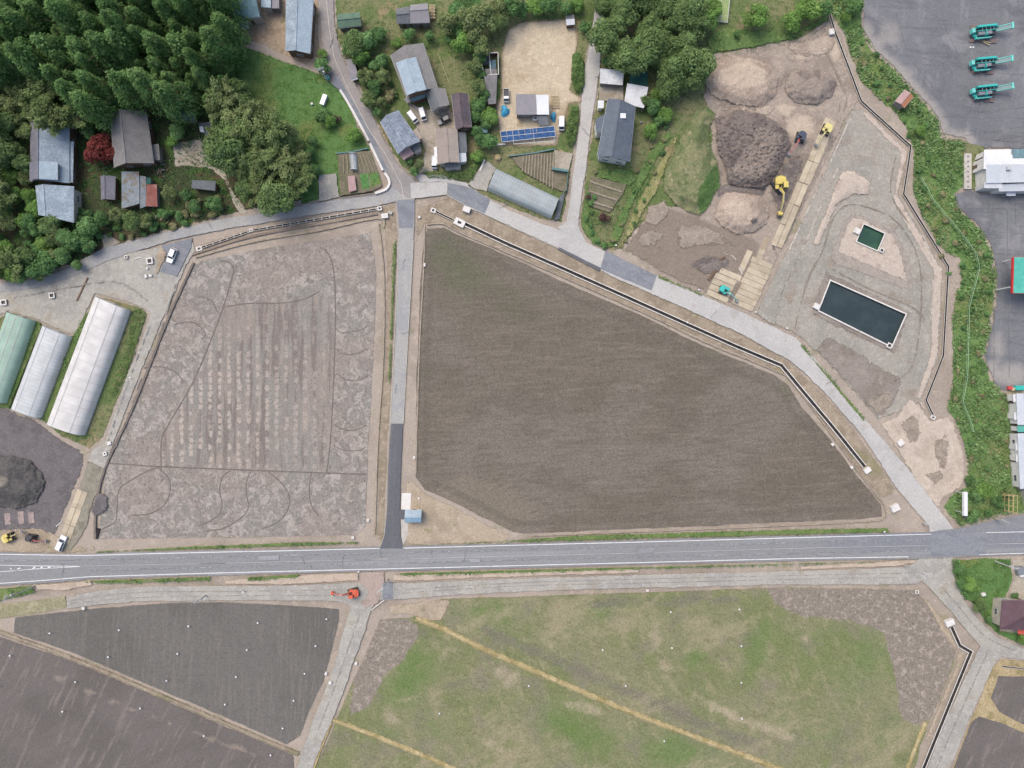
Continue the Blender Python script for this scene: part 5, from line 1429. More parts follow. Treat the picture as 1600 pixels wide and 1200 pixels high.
def fill(kind, poly, dist, sc, label, group, seed=1, kinds=None, name=None, cat=None):
    rs = random.Random(seed)
    xs, ys = [p[0] for p in poly], [p[1] for p in poly]
    got = []
    for k in range(6000):
        x, y = rs.uniform(min(xs), max(xs)), rs.uniform(min(ys), max(ys))
        if not inside(poly, np.array([x]), np.array([y]))[0]: continue
        if any((x - a) ** 2 + (y - b) ** 2 < dist * dist for a, b in got): continue
        got.append((x, y))
    for x, y in got:
        tree(kinds[rs.randrange(len(kinds))] if kinds else kind, x, y, sc * rs.uniform(.7, 1.24), label, group, name, cat)
    return len(got)

# the wood in the top left corner
fill("cedar", [(-70, -60), (330, -60), (346, 20), (348, 70), (338, 112), (318, 140), (286, 150), (246, 158), (200, 152), (160, 150), (140, 165), (112, 160), (88, 125), (40, 105), (-70, 110)], 22, .98, "tall dark green cedar in the dense wood in the top left corner", "cedars of the dense wood", 3)
fill("cedarlow", [(300, 60), (350, 50), (352, 110), (345, 150), (320, 170), (290, 165), (300, 130)], 20, .75, "lower cedar on the right edge of the dense wood", "low cedars at the wood's edge", 5)
fill("olive", [(-40, 120), (30, 112), (80, 130), (112, 172), (104, 200), (60, 172), (30, 190), (-40, 200)], 21, .95, "yellowish bamboo between the dense wood and the long blue roofed house", "bamboo above the blue roofed house", 6, ["olive", "oliveb"], "bamboo_clump", "bamboo")
fill("oliveb", [(-40, 190), (30, 180), (42, 210), (40, 260), (44, 300), (60, 335), (84, 355), (98, 385), (80, 412), (40, 432), (-40, 436)], 20, .8, "olive green tree along the left edge beside the blue roofed houses", "trees along the left edge", 8, ["oliveb", "dark", "olive", "mid", "bright"], "broadleaf_tree", "tree")
fill("olive", [(345, 150), (372, 140), (392, 160), (420, 185), (450, 210), (472, 240), (468, 285), (440, 312), (400, 318), (378, 300), (362, 262), (345, 235), (338, 190)], 18, 1.0, "feathery olive tree in the clump between the meadow and the farm drive", "clump between the meadow and the farm drive", 9, ["olive", "oliveb", "dark", "olive"], "broadleaf_tree", "tree")
fill("mid", [(460, 225), (490, 220), (494, 260), (480, 300), (462, 285)], 17, .8, "bright edge tree at the right side of the olive clump", "trees edging the olive clump", 4)
# wood by the side street
fill("dark", [(936, -40), (1080, -40), (1088, 30), (1092, 60), (1096, 90), (1072, 120), (1050, 110), (1000, 92), (960, 95), (932, 75), (940, 30)], 25, .95, "dark broadleaf tree in the grove east of the side street", "grove east of the side street", 11)
fill("oliveb", [(1052, 100), (1080, 92), (1098, 110), (1085, 135), (1055, 150), (1035, 130)], 19, .7, "dull olive tree at the lower right of the grove", "olive trees at the grove's edge", 12, ["oliveb", "dark"], "broadleaf_tree", "tree")
tree("bright", 1096, 30, 1.55, "large bright green tree left of the netted seed bed")
tree("bright", 1110, 8, 1.2, "bright green tree behind the netted seed bed at the top edge")
tree("bright", 1181, 28, 1.3, "lone bright green tree right of the netted seed bed")
tree("bright", 1238, 30, 1.2, "bright green tree left of the pair above the building site")
tree("bright", 1262, 12, 1.3, "bright green tree touching the top edge above the building site")
tree("mid", 1288, 10, 1.0, "darker green tree beside the top end of the winding channel")
tree("mid", 1150, 55, .4, "small round green bush on the grass above the tan heap")
tree("red", 154, 234, 1.3, "dark red maple between the blue roofed house and the grey farmhouse")
for x, y, k, s, l in [(137, 205, "mid", .8, "green tree just above the red maple"), (95, 182, "oliveb", .9, "pale olive tree overhanging the top of the blue roofed house"), (275, 205, "mid", 1.1, "green bushy tree right of the grey farmhouse"), (268, 222, "bright", .6, "yellow-green bush at the foot of the tree right of the grey farmhouse"),
    (262, 302, "oliveb", .6, "pale tree right of the rusty red shed"), (290, 302, "mid", .7, "green tree left of the small grey roof by the drive"), (306, 322, "mid", .8, "dark green tree below the small grey roof by the drive"), (335, 318, "mid", .9, "round green tree where the drive meets the village road"), (205, 345, "dark", .6, "dark tree in front of the collapsed shed"), (180, 335, "oliveb", .65, "olive tree left of the dark tree by the collapsed shed"), (228, 345, "oliveb", .6, "olive tree in front of the rusty red shed"), (128, 345, "mid", .6, "small round tree beside the lower blue roofed house"), (100, 398, "mid", .8, "green tree at the roadside below the lower blue roofed house"), (140, 388, "mid", .8, "green tree beside the pale gateway"), (120, 415, "mid", .7, "low green tree right at the village road, far left"), (255, 335, "mid", .6, "low green tree at the road below the rusty shed"), (280, 340, "shrub", 1.4, "bushy shrub at the roadside right of the sheds"), (240, 358, "mid", .5, "small tree at the road bend below the sheds"),
    (500, 185, "mid", .8, "dark green tree at the upper end of the footpath"), (514, 190, "bright", .7, "bright green tree beside the small red bush"), (527, 186, "wine", 1.0, "small dark red bush in the roadside meadow"), (553, 212, "bright", .8, "bright green tree left of the white kerb wall"), (508, 175, "mid", .5, "small tree above the bright one near the white box"),
    (505, 84, "bright", 0.52, "small yellow-green bush left of the north village road"), (504, 103, "mid", 0.91, "green bush on the left verge of the north village road"),
    (564, 88, "bright", 0.98, "yellow-green tree above the narrow roofed shelter"), (572, 62, "mid", 1.17, "green tree below the green roofed shed"), (552, 68, "dark", 0.78, "dark tree left in the hedge below the green shed"), (590, 54, "mid", 0.91, "green tree at the right end of the hedge below the green shed"), (545, 78, "mid", 0.78, "low tree at the road edge below the green shed"), (596, 96, "mid", 0.91, "tree left of the big farmhouse's top corner"), (570, 118, "oliveb", 0.65, "olive tree right of the narrow roofed shelter"), (585, 135, "mid", 0.78, "garden tree left of the big farmhouse"), (600, 118, "oliveb", 0.65, "small olive tree close to the big farmhouse wall"), (575, 155, "oliveb", 0.65, "garden tree halfway down the road hedge"), (590, 175, "mid", 0.59, "small garden tree above the mottled blue roof"), (608, 150, "shrubdry", 1.56, "pale shrub in the dry garden left of the big farmhouse"),
    (725, 70, "bright", 1.23, "bright green tree right of the big farmhouse garden"), (735, 30, "oliveb", 1.23, "olive tree left of the sandy lot"), (758, 22, "oliveb", 1.23, "pale olive tree at the top left of the sandy lot"), (775, 30, "oliveb", 1.04, "olive tree overhanging the top left corner of the sandy lot"), (742, 52, "oliveb", 0.98, "olive tree between the garden and the dilapidated shed"), (715, 20, "mid", 1.17, "green tree right of the pallet stack"), (800, 8, "mid", 1.30, "green tree above the sandy lot, left one"), (835, 8, "bright", 1.04, "bright tree above the sandy lot"), (865, 8, "mid", 1.17, "green tree above the sandy lot, right one"), (902, 4, "bright", 0.91, "bright green tree at the top right corner of the sandy lot"),
    (740, 105, "oliveb", 0.78, "olive tree left of the dilapidated shed"), (745, 135, "oliveb", 0.78, "olive tree beside the narrow grey shed roof"), (752, 165, "mid", 0.98, "green tree below the narrow grey shed roof"), (766, 180, "bright", 0.91, "bright tree left of the blue tarpaulin heap"), (758, 192, "mid", 0.78, "dark green tree above the teal net fence"), (764, 222, "mid", 0.91, "green tree left of the solar array"), (748, 220, "mid", 0.78, "green tree left in the pair beside the solar array"), (745, 245, "bright", 0.65, "bright bush at the end of the long hedge"),
    (720, 45, "mid", 1.0, "leafy tree at the left end of the row above the garden lawn"), (752, 72, "oliveb", .85, "olive tree above the roofless shed frame"), (748, 88, "mid", .8, "green tree left against the roofless shed frame"), (752, 118, "mid", .7, "green tree left against the narrow grey shed"), (756, 150, "mid", .8, "dark green tree at the foot of the narrow grey shed"), (745, 180, "mid", .8, "dark green tree right of the rusty tin roof"), (742, 205, "mid", .7, "green tree right behind the rusty tin house"), (700, 35, "oliveb", .9, "olive tree above the farmhouse lawn"), (780, 12, "oliveb", 1.0, "tall olive tree at the upper left corner of the sandy lot"), (815, 14, "mid", .9, "green tree at the upper rim of the sandy lot"), (850, 14, "mid", .9, "dark green tree at the upper rim of the sandy lot"), (885, 10, "mid", .9, "green tree behind the small dark hut"), (915, 40, "mid", .7, "narrow green tree between the sandy lot and the side street"), (640, 55, "mid", .7, "green tree in the hedge above the farmhouse roof"), (620, 68, "bright", .6, "bright bush at the farmhouse's upper corner"), (584, 105, "mid", .7, "dark garden tree near the road, upper one"), (582, 148, "mid", .7, "dark garden tree near the road, lower one"), (595, 160, "oliveb", .5, "pale garden tree above the cottage"),
    (672, 58, "mid", .6, "dark shrub tree behind the big farmhouse"), (700, 62, "mid", .6, "tree in the hedge behind the big farmhouse"),
    (1028, 146, "bright", .7, "bright tree right of the white garage"), (1020, 165, "mid", .9, "green tree right of the slate roofed house"), (1042, 178, "bright", .8, "yellow-green tree right in the garden of the slate house"), (1018, 205, "bright", .75, "yellow-green tree beside the slate house's lower half"), (1030, 190, "mid", .6, "green tree in the middle of the slate house's garden"), (1010, 158, "dark", .4, "dark bush against the white carport"), (950, 95, "mid", .6, "green tree above the white garage"), (975, 105, "bright", .4, "bright bush between garage and green shed"), (945, 340, "wine", 1.1, "dark red bush in the plot east of the side street"), (918, 310, "wine", .6, "small wine red bush at the street edge"),
    (1518, 915, "bright", .85, "round lime green tree in the corner garden"), (1500, 890, "mid", .7, "dark green tree at the upper left of the corner garden"), (1502, 912, "mid", .6, "dark green tree left of the lime green one"), (1530, 945, "dark", .45, "dark round bush below the lime green tree"), (1598, 1000, "bright", .6, "bright bush below the dark red roof"), (1545, 968, "mid", .5, "dark bush at the lane edge of the corner garden"), (1585, 930, "mid", .4, "little bush left above the dark red roof"), (1572, 880, "mid", .4, "bush at the top right of the corner garden"),
    (1540, 765, "bright", .9, "bright green tree at the bottom of the weedy bank"), (1524, 775, "mid", .7, "green tree left of the bright one on the weedy bank"), (1560, 785, "mid", .7, "green tree behind the yellow frame"), (1580, 770, "oliveb", .5, "olive shrub tree right of the yellow frame"), (1545, 800, "mid", .5, "bush beside the tall white board"), (1520, 805, "shrub", 1.5, "shrub right below the tall white board"), (1515, 750, "mid", .5, "dark bush on the edge of the pale apron"),
    (1335, 10, "mid", .9, "tree at the top of the weedy bank"), (1322, 25, "bright", .6, "yellow-green bush at the top of the weedy bank"), (1440, 205, "bright", .55, "bright bush in the middle of the weedy bank"), (648, 268, "mid", .55, "clipped garden tree in front of the mottled blue roof"), (655, 258, "oliveb", .5, "clipped olive tree at the courtyard mouth"), (640, 254, "shrub", 1.0, "low shrub under the mottled blue roof's corner")]:
    tree(k, x, y, s, l)
fill("shrub", [(1330, 60), (1350, 60), (1400, 120), (1450, 185), (1455, 240), (1500, 330), (1545, 400), (1545, 470), (1505, 480), (1450, 350), (1432, 250), (1400, 170), (1345, 110)], 21, .8, "leafy shrub among the weeds of the long bank", "shrubs on the long weedy bank", 21, ["shrub", "shrub", "shrubdry"])
fill("shrub", [(1490, 480), (1545, 480), (1530, 560), (1550, 610), (1570, 640), (1578, 740), (1520, 750), (1512, 690), (1488, 640), (1494, 560)], 26, .7, "leafy shrub among the weeds of the long bank", "shrubs on the long weedy bank", 22, ["shrub", "shrubdry", "shrubdry"])
fill("shrub", [(560, 95), (600, 100), (620, 150), (598, 180), (585, 165), (568, 130)], 12, .8, "garden shrub between the north road and the big farmhouse", "shrubs in the farmhouse garden", 23, ["shrub", "shrubdry"])
fill("shrub", [(165, 345), (345, 310), (355, 330), (205, 372), (170, 368)], 14, 1.0, "undergrowth shrub along the village road below the sheds", "undergrowth along the village road", 24, ["shrub", "shrub", "shrubdry"])
fill("shrub", [(45, 330), (160, 330), (150, 380), (60, 430), (20, 430)], 14, 1.1, "undergrowth shrub by the lower blue roofed house", "undergrowth by the lower blue roofed house", 25, ["shrub", "shrub", "mid"], "shrub", "shrub")
fill("shrub", [(930, 256), (985, 262), (1045, 190), (1050, 215), (975, 385), (955, 380), (1000, 270), (925, 275)], 19, .7, "weedy shrub along the grass strip below the slate house", "shrubs below the slate house", 26, ["shrub", "shrubdry"])
fill("shrub", [(918, 300), (930, 300), (928, 350), (945, 385), (930, 380), (915, 360)], 11, .8, "shrub on the verge east of the side street", "shrubs on the side street verge", 27)

def hedge(name, poly, h, label, mat=None, n_per=26, cat="hedge", leaf=.34):
    """a clipped hedge: leaves through the volume over a px polygon"""
    rs = np.random.RandomState(R.randrange(9999))
    c = (sum(p[0] for p in poly) / len(poly), sum(p[1] for p in poly) / len(poly))
    xs, ys = np.array([p[0] for p in poly]), np.array([p[1] for p in poly])
    ar = .5 * abs(np.dot(xs, np.roll(ys, 1)) - np.dot(ys, np.roll(xs, 1))) * S * S
    n = int(ar * n_per)
    X = rs.uniform(xs.min(), xs.max(), n * 4); Y = rs.uniform(ys.min(), ys.max(), n * 4)
    ok = inside(poly, X, Y); X, Y = X[ok], Y[ok]
    d = np.clip(sdist(poly, X, Y) / 4, 0, 1)
    z0 = G(*c)
    lump = np.array([mnoise.noise(Vector((x * .12, y * .12, 3))) for x, y in zip(X, Y)])
    Z = h * (.25 + .75 * np.sqrt(d)) * (1 + .35 * lump) * rs.uniform(.6, 1.0, len(X)) ** .5
    k = (H - z0 - h) / H
    o0 = W(*c, z0)
    P = np.stack([(X - 800) * S * k - o0.x, (600 - Y) * S * k - o0.y, Z], 1)
    nn = rs.normal(size=P.shape) * .6 + np.array([0, 0, .7])
    q = leaf_quads(P, nn, leaf * rs.uniform(.6, 1.5, len(P)), rs)
    me = leaf_obj_mesh("foliage", q, np.clip(.4 + lump * .5 + rs.uniform(-.35, .45, len(P)), 0, 1), mat or lm_hedge)
    rt = empty(name, o0)
    o = bpy.data.objects.new("foliage", me); COL.objects.link(o); o.parent = rt
    q = MB()
    for i in range(max(3, int(ar / 4))):
        j = rs.randint(len(P))
        q.tube((P[j][0], P[j][1], -.2), (P[j][0] + .1, P[j][1], h * .6), .04, .02, 5)
    t = q.build("stem", m_bark, rt); t["kind"] = "stuff"
    tag(rt, label, cat)
hedge("hedge", [(895, 82), (906, 78), (914, 95), (914, 130), (908, 144), (900, 140), (893, 120)], 1.6, "dense green hedge right of the sandy lot beside the side street")
hedge("hedge", [(892, 165), (904, 163), (906, 180), (900, 220), (895, 228), (884, 222), (886, 195)], 1.4, "green hedge between the white van and the side street")
hedge("hedge", [(661, 265), (672, 266), (695, 267), (725, 266), (738, 255), (748, 236), (754, 238), (745, 265), (738, 280), (715, 280), (690, 277), (668, 276)], 1.5, "curved green hedge in front of the beige roofed house")
hedge("hedge", [(530, 78), (560, 64), (598, 48), (606, 40), (600, 60), (575, 78), (550, 84), (536, 86)], 2.0, "broad dark hedge below the green roofed shed", lm_mid)
hedge("hedge", [(560, 92), (600, 86), (660, 62), (700, 56), (702, 62), (665, 72), (606, 94), (566, 100)], 1.6, "long hedge running behind the big farmhouse", lm_mid)
hedge("hedge", [(1490, 876), (1502, 874), (1506, 900), (1512, 925), (1520, 940), (1510, 938), (1498, 918)], 1.5, "dark hedge along the left side of the corner garden", lm_mid)
hedge("hedge", [(203, 486), (222, 480), (226, 492), (206, 560), (178, 620), (170, 620), (200, 530)], .7, "green weeds along the right side of the large white greenhouse", lm_hedge, 18, "weeds")
hedge("hedge", [(700, 8), (720, -10), (745, -10), (760, 10), (730, 40), (705, 45)], 1.5, "overgrown hedge right of the pallets at the top", lm_mid)

def weeds(name, poly, dens, h, mat, label, seed, cat="weeds", wid=.22, parent=None, lean=.5):
    """uncountable ground cover as one mesh of blades"""
    rs = np.random.RandomState(seed)
    xs, ys = np.array([p[0] for p in poly], float), np.array([p[1] for p in poly], float)
    a = (xs.max() - xs.min()) * (ys.max() - ys.min()) * S * S
    n = int(a * dens)
    X = rs.uniform(xs.min(), xs.max(), n); Y = rs.uniform(ys.min(), ys.max(), n)
    ok = inside(poly, X, Y)
    X, Y = X[ok], Y[ok]
    lump = np.array([mnoise.noise(Vector((x * .045, y * .045, seed))) + .6 * mnoise.noise(Vector((x * .16, y * .16, seed + 4))) for x, y in zip(X, Y)])
    keep = lump + rs.uniform(-.3, .5, len(X)) > -.15
    X, Y, lump = X[keep], Y[keep], lump[keep]
    n = len(X)
    z0 = G(float(X[0]), float(Y[0]))
    px, py = (X - 800) * S, (600 - Y) * S
    hh = h * rs.uniform(.35, 1.1, n) * (1 + lump * .6)
    P = np.stack([px, py, z0 + hh * .5], 1)
    a = rs.uniform(0, 6.28, n)
    ax = np.stack([np.cos(a) * lean, np.sin(a) * lean, np.ones(n) * .8], 1)
    nn = np.stack([-np.cos(a), -np.sin(a), np.full(n, .7)], 1) + rs.normal(size=(n, 3)) * .3
    q = leaf_quads(P, nn, np.maximum(.2, hh * 1.25), rs, 1.9, ax)
    me = leaf_obj_mesh(name, q, np.clip(.45 + lump * .6 + rs.uniform(-.35, .35, n), 0, 1), mat)
    o = bpy.data.objects.new(name, me); COL.objects.link(o)
    tag(o, label, cat, None, "stuff")
weeds("bank_weeds", WEEDS, 16, .6, lm_weed, "rank green weeds covering the long bank beside the yards", 31)
weeds("bank_dry_weeds", [(1472, 205), (1508, 222), (1508, 290), (1485, 290), (1468, 240)], 8, .4, lm_weedlight, "yellowish dry weeds at the corner of the machine yard", 32)
weeds("bank_dry_weeds", [(1520, 610), (1580, 620), (1584, 700), (1560, 740), (1525, 720), (1530, 660)], 7, .4, lm_weedlight, "dry straw-coloured weeds left of the white flat roof", 33)
weeds("garden_grass", GARDEN_SE, 8, .3, lm_grass, "short grass of the corner garden by the junction", 34, "grass")
weeds("meadow_grass", [(355, 105), (382, 74), (450, 98), (510, 118), (530, 145), (500, 170), (496, 300), (478, 310), (460, 240), (400, 190)], 7, .25, lm_grass, "short grass of the green meadow right of the wood", 35, "grass")
weeds("village_grass", [(510, 40), (900, 10), (905, 30), (800, 30), (780, 80), (760, 240), (700, 62), (640, 62), (600, 100), (640, 240), (625, 250), (560, 120)], 6, .35, lm_grass, "rough grass and herbs between the village gardens", 36, "grass")
weeds("site_grass", [(1010, 225), (1060, 130), (1105, 95), (1240, 66), (1296, 30), (1240, 20), (1100, 50), (1050, 150), (990, 270), (925, 260), (912, 350), (945, 385), (970, 388), (1030, 300)], 7, .35, lm_grass, "rough grass between the slate house and the building site", 37, "grass")
weeds("wood_undergrowth", [(-60, 170), (360, 150), (420, 320), (300, 345), (160, 380), (60, 430), (-60, 435)], 6, .5, lm_mid, "undergrowth around the farm sheds left of the meadow", 38, "undergrowth")
m_turf = ground_mat("verge_turf", C(116, 132, 82), [dict(s=.3, d=5, c=C(98, 122, 68), lo=.46, hi=.6, a=.8), dict(s=.5, d=5, c=C(146, 142, 108), lo=.56, hi=.66, a=.6)], fine=.22, feather=True)
for i, (poly, lb) in enumerate([([(150, 861), (300, 853), (480, 846), (560, 846), (560, 850), (480, 853), (300, 859), (150, 864)], "green verge strip between the left paddy and the main road"),
    ([(655, 851), (820, 842), (900, 836), (1250, 826), (1388, 824), (1390, 832), (1250, 836), (820, 847), (655, 852)], "green verge strip between the centre field and the main road"),
    ([(130, 907), (210, 904), (330, 900), (328, 908), (210, 912), (150, 912)], "green verge below the main road on the left"),
    ([(385, 901), (470, 896), (466, 903), (390, 909)], "short green verge below the main road left of the crossing"),
    ([(0, 919), (50, 914), (56, 926), (20, 935), (0, 940), (-60, 945), (-60, 925)], "green verge around the utility pole at the left edge"),
    ([(615, 895), (800, 890), (1000, 885), (1250, 879), (1420, 875), (1330, 880), (1250, 883), (1000, 890), (800, 896), (630, 900)], "grass verge between the main road and the service road"),
    ([(614, 378), (620, 372), (616, 470), (610, 600), (606, 600), (611, 450)], "thin grass line along the left edge of the lane"),
    ([(1252, 535), (1302, 594), (1352, 654), (1350, 660), (1300, 600), (1250, 540)], "thin grass line between the pale road and the gravel pad"),
    ([(1030, 430), (1100, 460), (1096, 463), (1026, 434)], "grass line along the pale road below the brown plot"),
    ([(24, 505), (60, 500), (66, 510), (14, 640), (6, 636), (54, 505)], "grass between the green greenhouse and the narrow white one"),
    ([(112, 528), (124, 505), (148, 470), (78, 660), (66, 654)], "grass between the two white greenhouses")]):
    sheet("verge_turf", poly, "patch", m_turf, .6, fe=2.5)
    weeds("verge_grass", poly, 14, .35, lm_grass, lb, 50 + i, "grass")
# ================================================================== BUILDINGS
def roof_mat(name, c, var=.16, c2=None, rib=0.0, rough=.75, rust=None, rustlo=.55, row=0.0, spec=.25):
    """mottled roof; rib: spacing of standing ribs in m, row: spacing of tile courses in m (relief follows the roof's own UV)"""
    M = Mat(name, rough, spec)
    col = M.mix(M.ramp(M.noise(.5, 5, .7), .4, .65), c, c2 or C(*[255 * 0] * 3) if False else (c2 or c))
    if rust:
        col = M.mix(M.math('MULTIPLY', M.ramp(M.noise(.55, 5, .7, .4), rustlo, rustlo + .12), .85), col, rust)
    g = M.noise(1.9, 6, .8)
    hs = M.node("ShaderNodeHueSaturation"); M.link(M.ramp(g, .3, .7, 1 - var, 1 + var, False), hs.inputs["Value"]); M.put(hs.inputs["Color"], col)
    M.color(hs.outputs[0])
    uv = M.node("ShaderNodeUVMap"); uv.uv_map = "uv"
    sp = M.node("ShaderNodeSeparateXYZ"); M.link(uv.outputs[0], sp.inputs[0])
    h = M.math('MULTIPLY', M.noise(3.0, 4, .7), .35)
    if rib:
        fr = M.math('FRACT', M.math('MULTIPLY', sp.outputs[0], 1 / rib))
        h = M.math('ADD', h, M.ramp(M.math('ABSOLUTE', M.math('SUBTRACT', fr, .5)), .1, .0))
    if row:
        fr = M.math('FRACT', M.math('MULTIPLY', sp.outputs[1], 1 / row))
        h = M.math('ADD', h, fr)
    M.bump(h, .6, .06)
    return M.m
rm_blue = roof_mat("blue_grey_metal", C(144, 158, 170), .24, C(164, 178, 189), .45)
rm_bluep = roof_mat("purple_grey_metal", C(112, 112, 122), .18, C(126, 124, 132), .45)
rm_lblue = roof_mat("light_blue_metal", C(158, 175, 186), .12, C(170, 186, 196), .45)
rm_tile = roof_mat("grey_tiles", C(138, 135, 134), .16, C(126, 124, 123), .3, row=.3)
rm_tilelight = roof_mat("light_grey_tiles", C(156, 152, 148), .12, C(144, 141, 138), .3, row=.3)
rm_mottled = roof_mat("mottled_blue_tiles", C(134, 144, 158), .36, C(160, 170, 182), .3, row=.3)
rm_slate = roof_mat("slate_shingles", C(96, 105, 116), .14, C(104, 113, 123), 0, row=.4)
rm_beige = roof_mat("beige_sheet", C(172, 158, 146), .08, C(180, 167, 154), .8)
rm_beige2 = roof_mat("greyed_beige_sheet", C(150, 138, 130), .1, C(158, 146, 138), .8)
rm_brown = roof_mat("dark_tin", C(92, 84, 90), .2, C(108, 96, 100), .45, rust=C(150, 112, 112), rustlo=.6)
rm_white = roof_mat("white_sheet", C(232, 233, 234), .05, C(222, 224, 226), .45)
rm_whitedirty = roof_mat("white_sheet_leafy", C(222, 224, 226), .1, C(206, 206, 206), .45, rust=C(180, 178, 172), rustlo=.56)
rm_grey = roof_mat("grey_sheet", C(150, 146, 150), .08, C(142, 140, 144), .45)
rm_dgrey = roof_mat("dark_grey_sheet", C(104, 108, 112), .14, C(116, 120, 124), .3)
rm_green = roof_mat("green_tin", C(92, 118, 100), .12, C(106, 130, 112), .45)
rm_dgreen = roof_mat("dark_green_net", C(38, 84, 70), .2, C(48, 100, 96), .3)
rm_teal = roof_mat("teal_tin", C(104, 134, 142), .14, C(124, 152, 160), .45)
rm_rust = roof_mat("rust_red_tin", C(136, 82, 72), .18, C(150, 98, 88), .35, rust=C(170, 128, 118))
rm_orange = roof_mat("orange_rust_tin", C(178, 122, 92), .12, C(190, 132, 100), .35, rust=C(190, 150, 130))
rm_pink = roof_mat("pinkish_tin", C(178, 148, 146), .1, C(186, 158, 154), .35)
rm_maroon = roof_mat("maroon_tiles", C(100, 78, 84), .12, C(108, 86, 92), .3, row=.3)
rm_old = roof_mat("patched_tin", C(128, 138, 144), .2, C(146, 152, 156), .45, rust=C(124, 112, 96), rustlo=.5)
rm_pale = roof_mat("pale_grey_sheet", C(206, 210, 214), .05, C(196, 202, 208), .6)
wm_wood = plain("wood_boards", C(122, 100, 82), .9, .1, .2, 1.2)
wm_plaster = plain("plaster_wall", C(196, 188, 174), .9, .1, .08, 1.0, dirt=C(160, 150, 136))
wm_white = plain("white_wall", C(222, 220, 214), .85, .15, .06, 1.0, dirt=C(186, 182, 174))
wm_tin = plain("tin_wall", C(140, 136, 132), .7, .2, .15, 1.0, dirt=C(116, 92, 76))
wm_metal = plain("galvanised_metal", C(190, 192, 194), .5, .4, .08, 2.0)
wm_dark = plain("dark_interior", C(52, 50, 50), .9, .1, .2, 2.0)
m_frame = plain("aluminium_frame", C(206, 206, 204), .5, .4, .04, 2.0)
m_doorw = plain("door_panel", C(110, 92, 78), .7, .2, .1, 2.0)
M = Mat("window_glass", .08, .6); M.color(M.mix(M.noise(1.5, 2), C(62, 72, 78), C(84, 94, 100))); m_glass = M.m

def bld(name, cx, cy, label, cat="house"):
    r = empty(name, W(cx, cy, G(cx, cy)))
    tag(r, label, cat)
    return r
def loc(root, px, py, z):
    """pixel at height z (above the thing's base) in the root's frame"""
    rl = root.location
    return W(px, py, z + rl.z) - Vector(rl)
def slab(name, pts, th, mat, root, u=None):
    """roof plane with thickness, UV in metres (u along the eave, v up the slope)"""
    n = len(pts)
    pts = [Vector(p) for p in pts]
    nrm = (pts[1] - pts[0]).cross(pts[2] - pts[0]).normalized()
    if nrm.z < 0: pts = pts[::-1]; nrm = -nrm
    u = (Vector(u) if u is not None else pts[1] - pts[0]).normalized()
    v = nrm.cross(u)
    V = [p for p in pts] + [p - Vector((0, 0, th)) for p in pts]
    F = [tuple(range(n)), tuple(range(2 * n - 1, n - 1, -1))] + [(i, n + i, n + (i + 1) % n, (i + 1) % n) for i in range(n)]
    uvs = []
    for f in F:
        for i in f: uvs.append(((V[i] - pts[0]).dot(u), (V[i] - pts[0]).dot(v)))
    return mesh_obj(name, V, F, mat, root, uvs=uvs)
def window(root, c, along, out, w, h, name="window"):
    """frame with recessed pane; c centre, along unit vector, out unit outward"""
    along, out = Vector(along), Vector(out)
    q = MB(); up = Vector((0, 0, 1))
    t = .07
    for s in (-1, 1):
        a = c + along * (s * w / 2)
        q.bar(a - up * h / 2 + out * .03, a + up * h / 2 + out * .03, t, .1)
        b = c + up * (s * h / 2)
        q.bar(b - along * w / 2 + out * .03, b + along * w / 2 + out * .03, t, .1)
    q.bar(c - up * h / 2 + out * .03, c + up * h / 2 + out * .03, t * .7, .08)
    o = q.build(name, m_frame, root)
    p = [c - along * w / 2 - up * h / 2, c + along * w / 2 - up * h / 2, c + along * w / 2 + up * h / 2, c - along * w / 2 + up * h / 2]
    mesh_obj("pane", [x + out * .03 for x in p], [(0, 1, 2, 3)], m_glass, o)
def walls(root, fp, zt, mat, apex=None, openings=True, z0=-.3, storeys=1):
    """fp: four corners (Vector, local), walls to zt; apex: heights over edge 0 and edge 2 (gable ends)"""
    V = [Vector((p.x, p.y, z0)) for p in fp] + [Vector((p.x, p.y, zt)) for p in fp]
    F = []
    for i in range(4):
        j = (i + 1) % 4
        if apex and i in (0, 2):
            ap = apex[0] if i == 0 else apex[1]
            V.append(ap); F.append((i, j, 4 + j, len(V) - 1, 4 + i))
        else: F.append((i, j, 4 + j, 4 + i))
    o = mesh_obj("wall", V, F, mat, root)
    cen = sum((Vector((p.x, p.y, 0)) for p in fp), Vector()) / 4
    if openings:
        for i in range(4):
            a, b = fp[i], fp[(i + 1) % 4]
            d = Vector((b.x - a.x, b.y - a.y, 0)); L = d.length
            if L < 2.4: continue
            d.normalize(); out = Vector((d.y, -d.x, 0))
            mid = Vector(((a.x + b.x) / 2, (a.y + b.y) / 2, 0))
            if out.dot(mid - cen) < 0: out = -out
            n = max(1, int(L / 3.4))
            for st in range(storeys):
                zc = min(1.55 + st * 2.7, zt - .75)
                for k in range(n):
                    t = (k + .5) / n
                    c = Vector((a.x, a.y, 0)) + d * (L * t) + Vector((0, 0, zc))
                    if st == 0 and k == n // 2 and i % 2 == 1 and zt > 2.1:
                        MB().box(-.45, -.03, 0, .45, .04, 1.95, Matrix.Translation(Vector((c.x, c.y, 0)) + out * .03) @ d.to_track_quat('X', 'Z').to_matrix().to_4x4()).build("door", m_doorw, root)
                    else:
                        window(root, c, d, out, min(1.5, L / n - .7), .95 if zt > 2.1 else .6)
    return o
def inset(pts, d):
    c = sum(pts, Vector()) / 4
    out = []
    n = 4
    for i in range(4):
        p, a, b = pts[i], pts[i - 1], pts[(i + 1) % 4]
        ea, eb = (a - p), (b - p)
        ea.z = eb.z = 0
        out.append(p + ea.normalized() * min(d, ea.length * .3) + eb.normalized() * min(d, eb.length * .3))
    return out
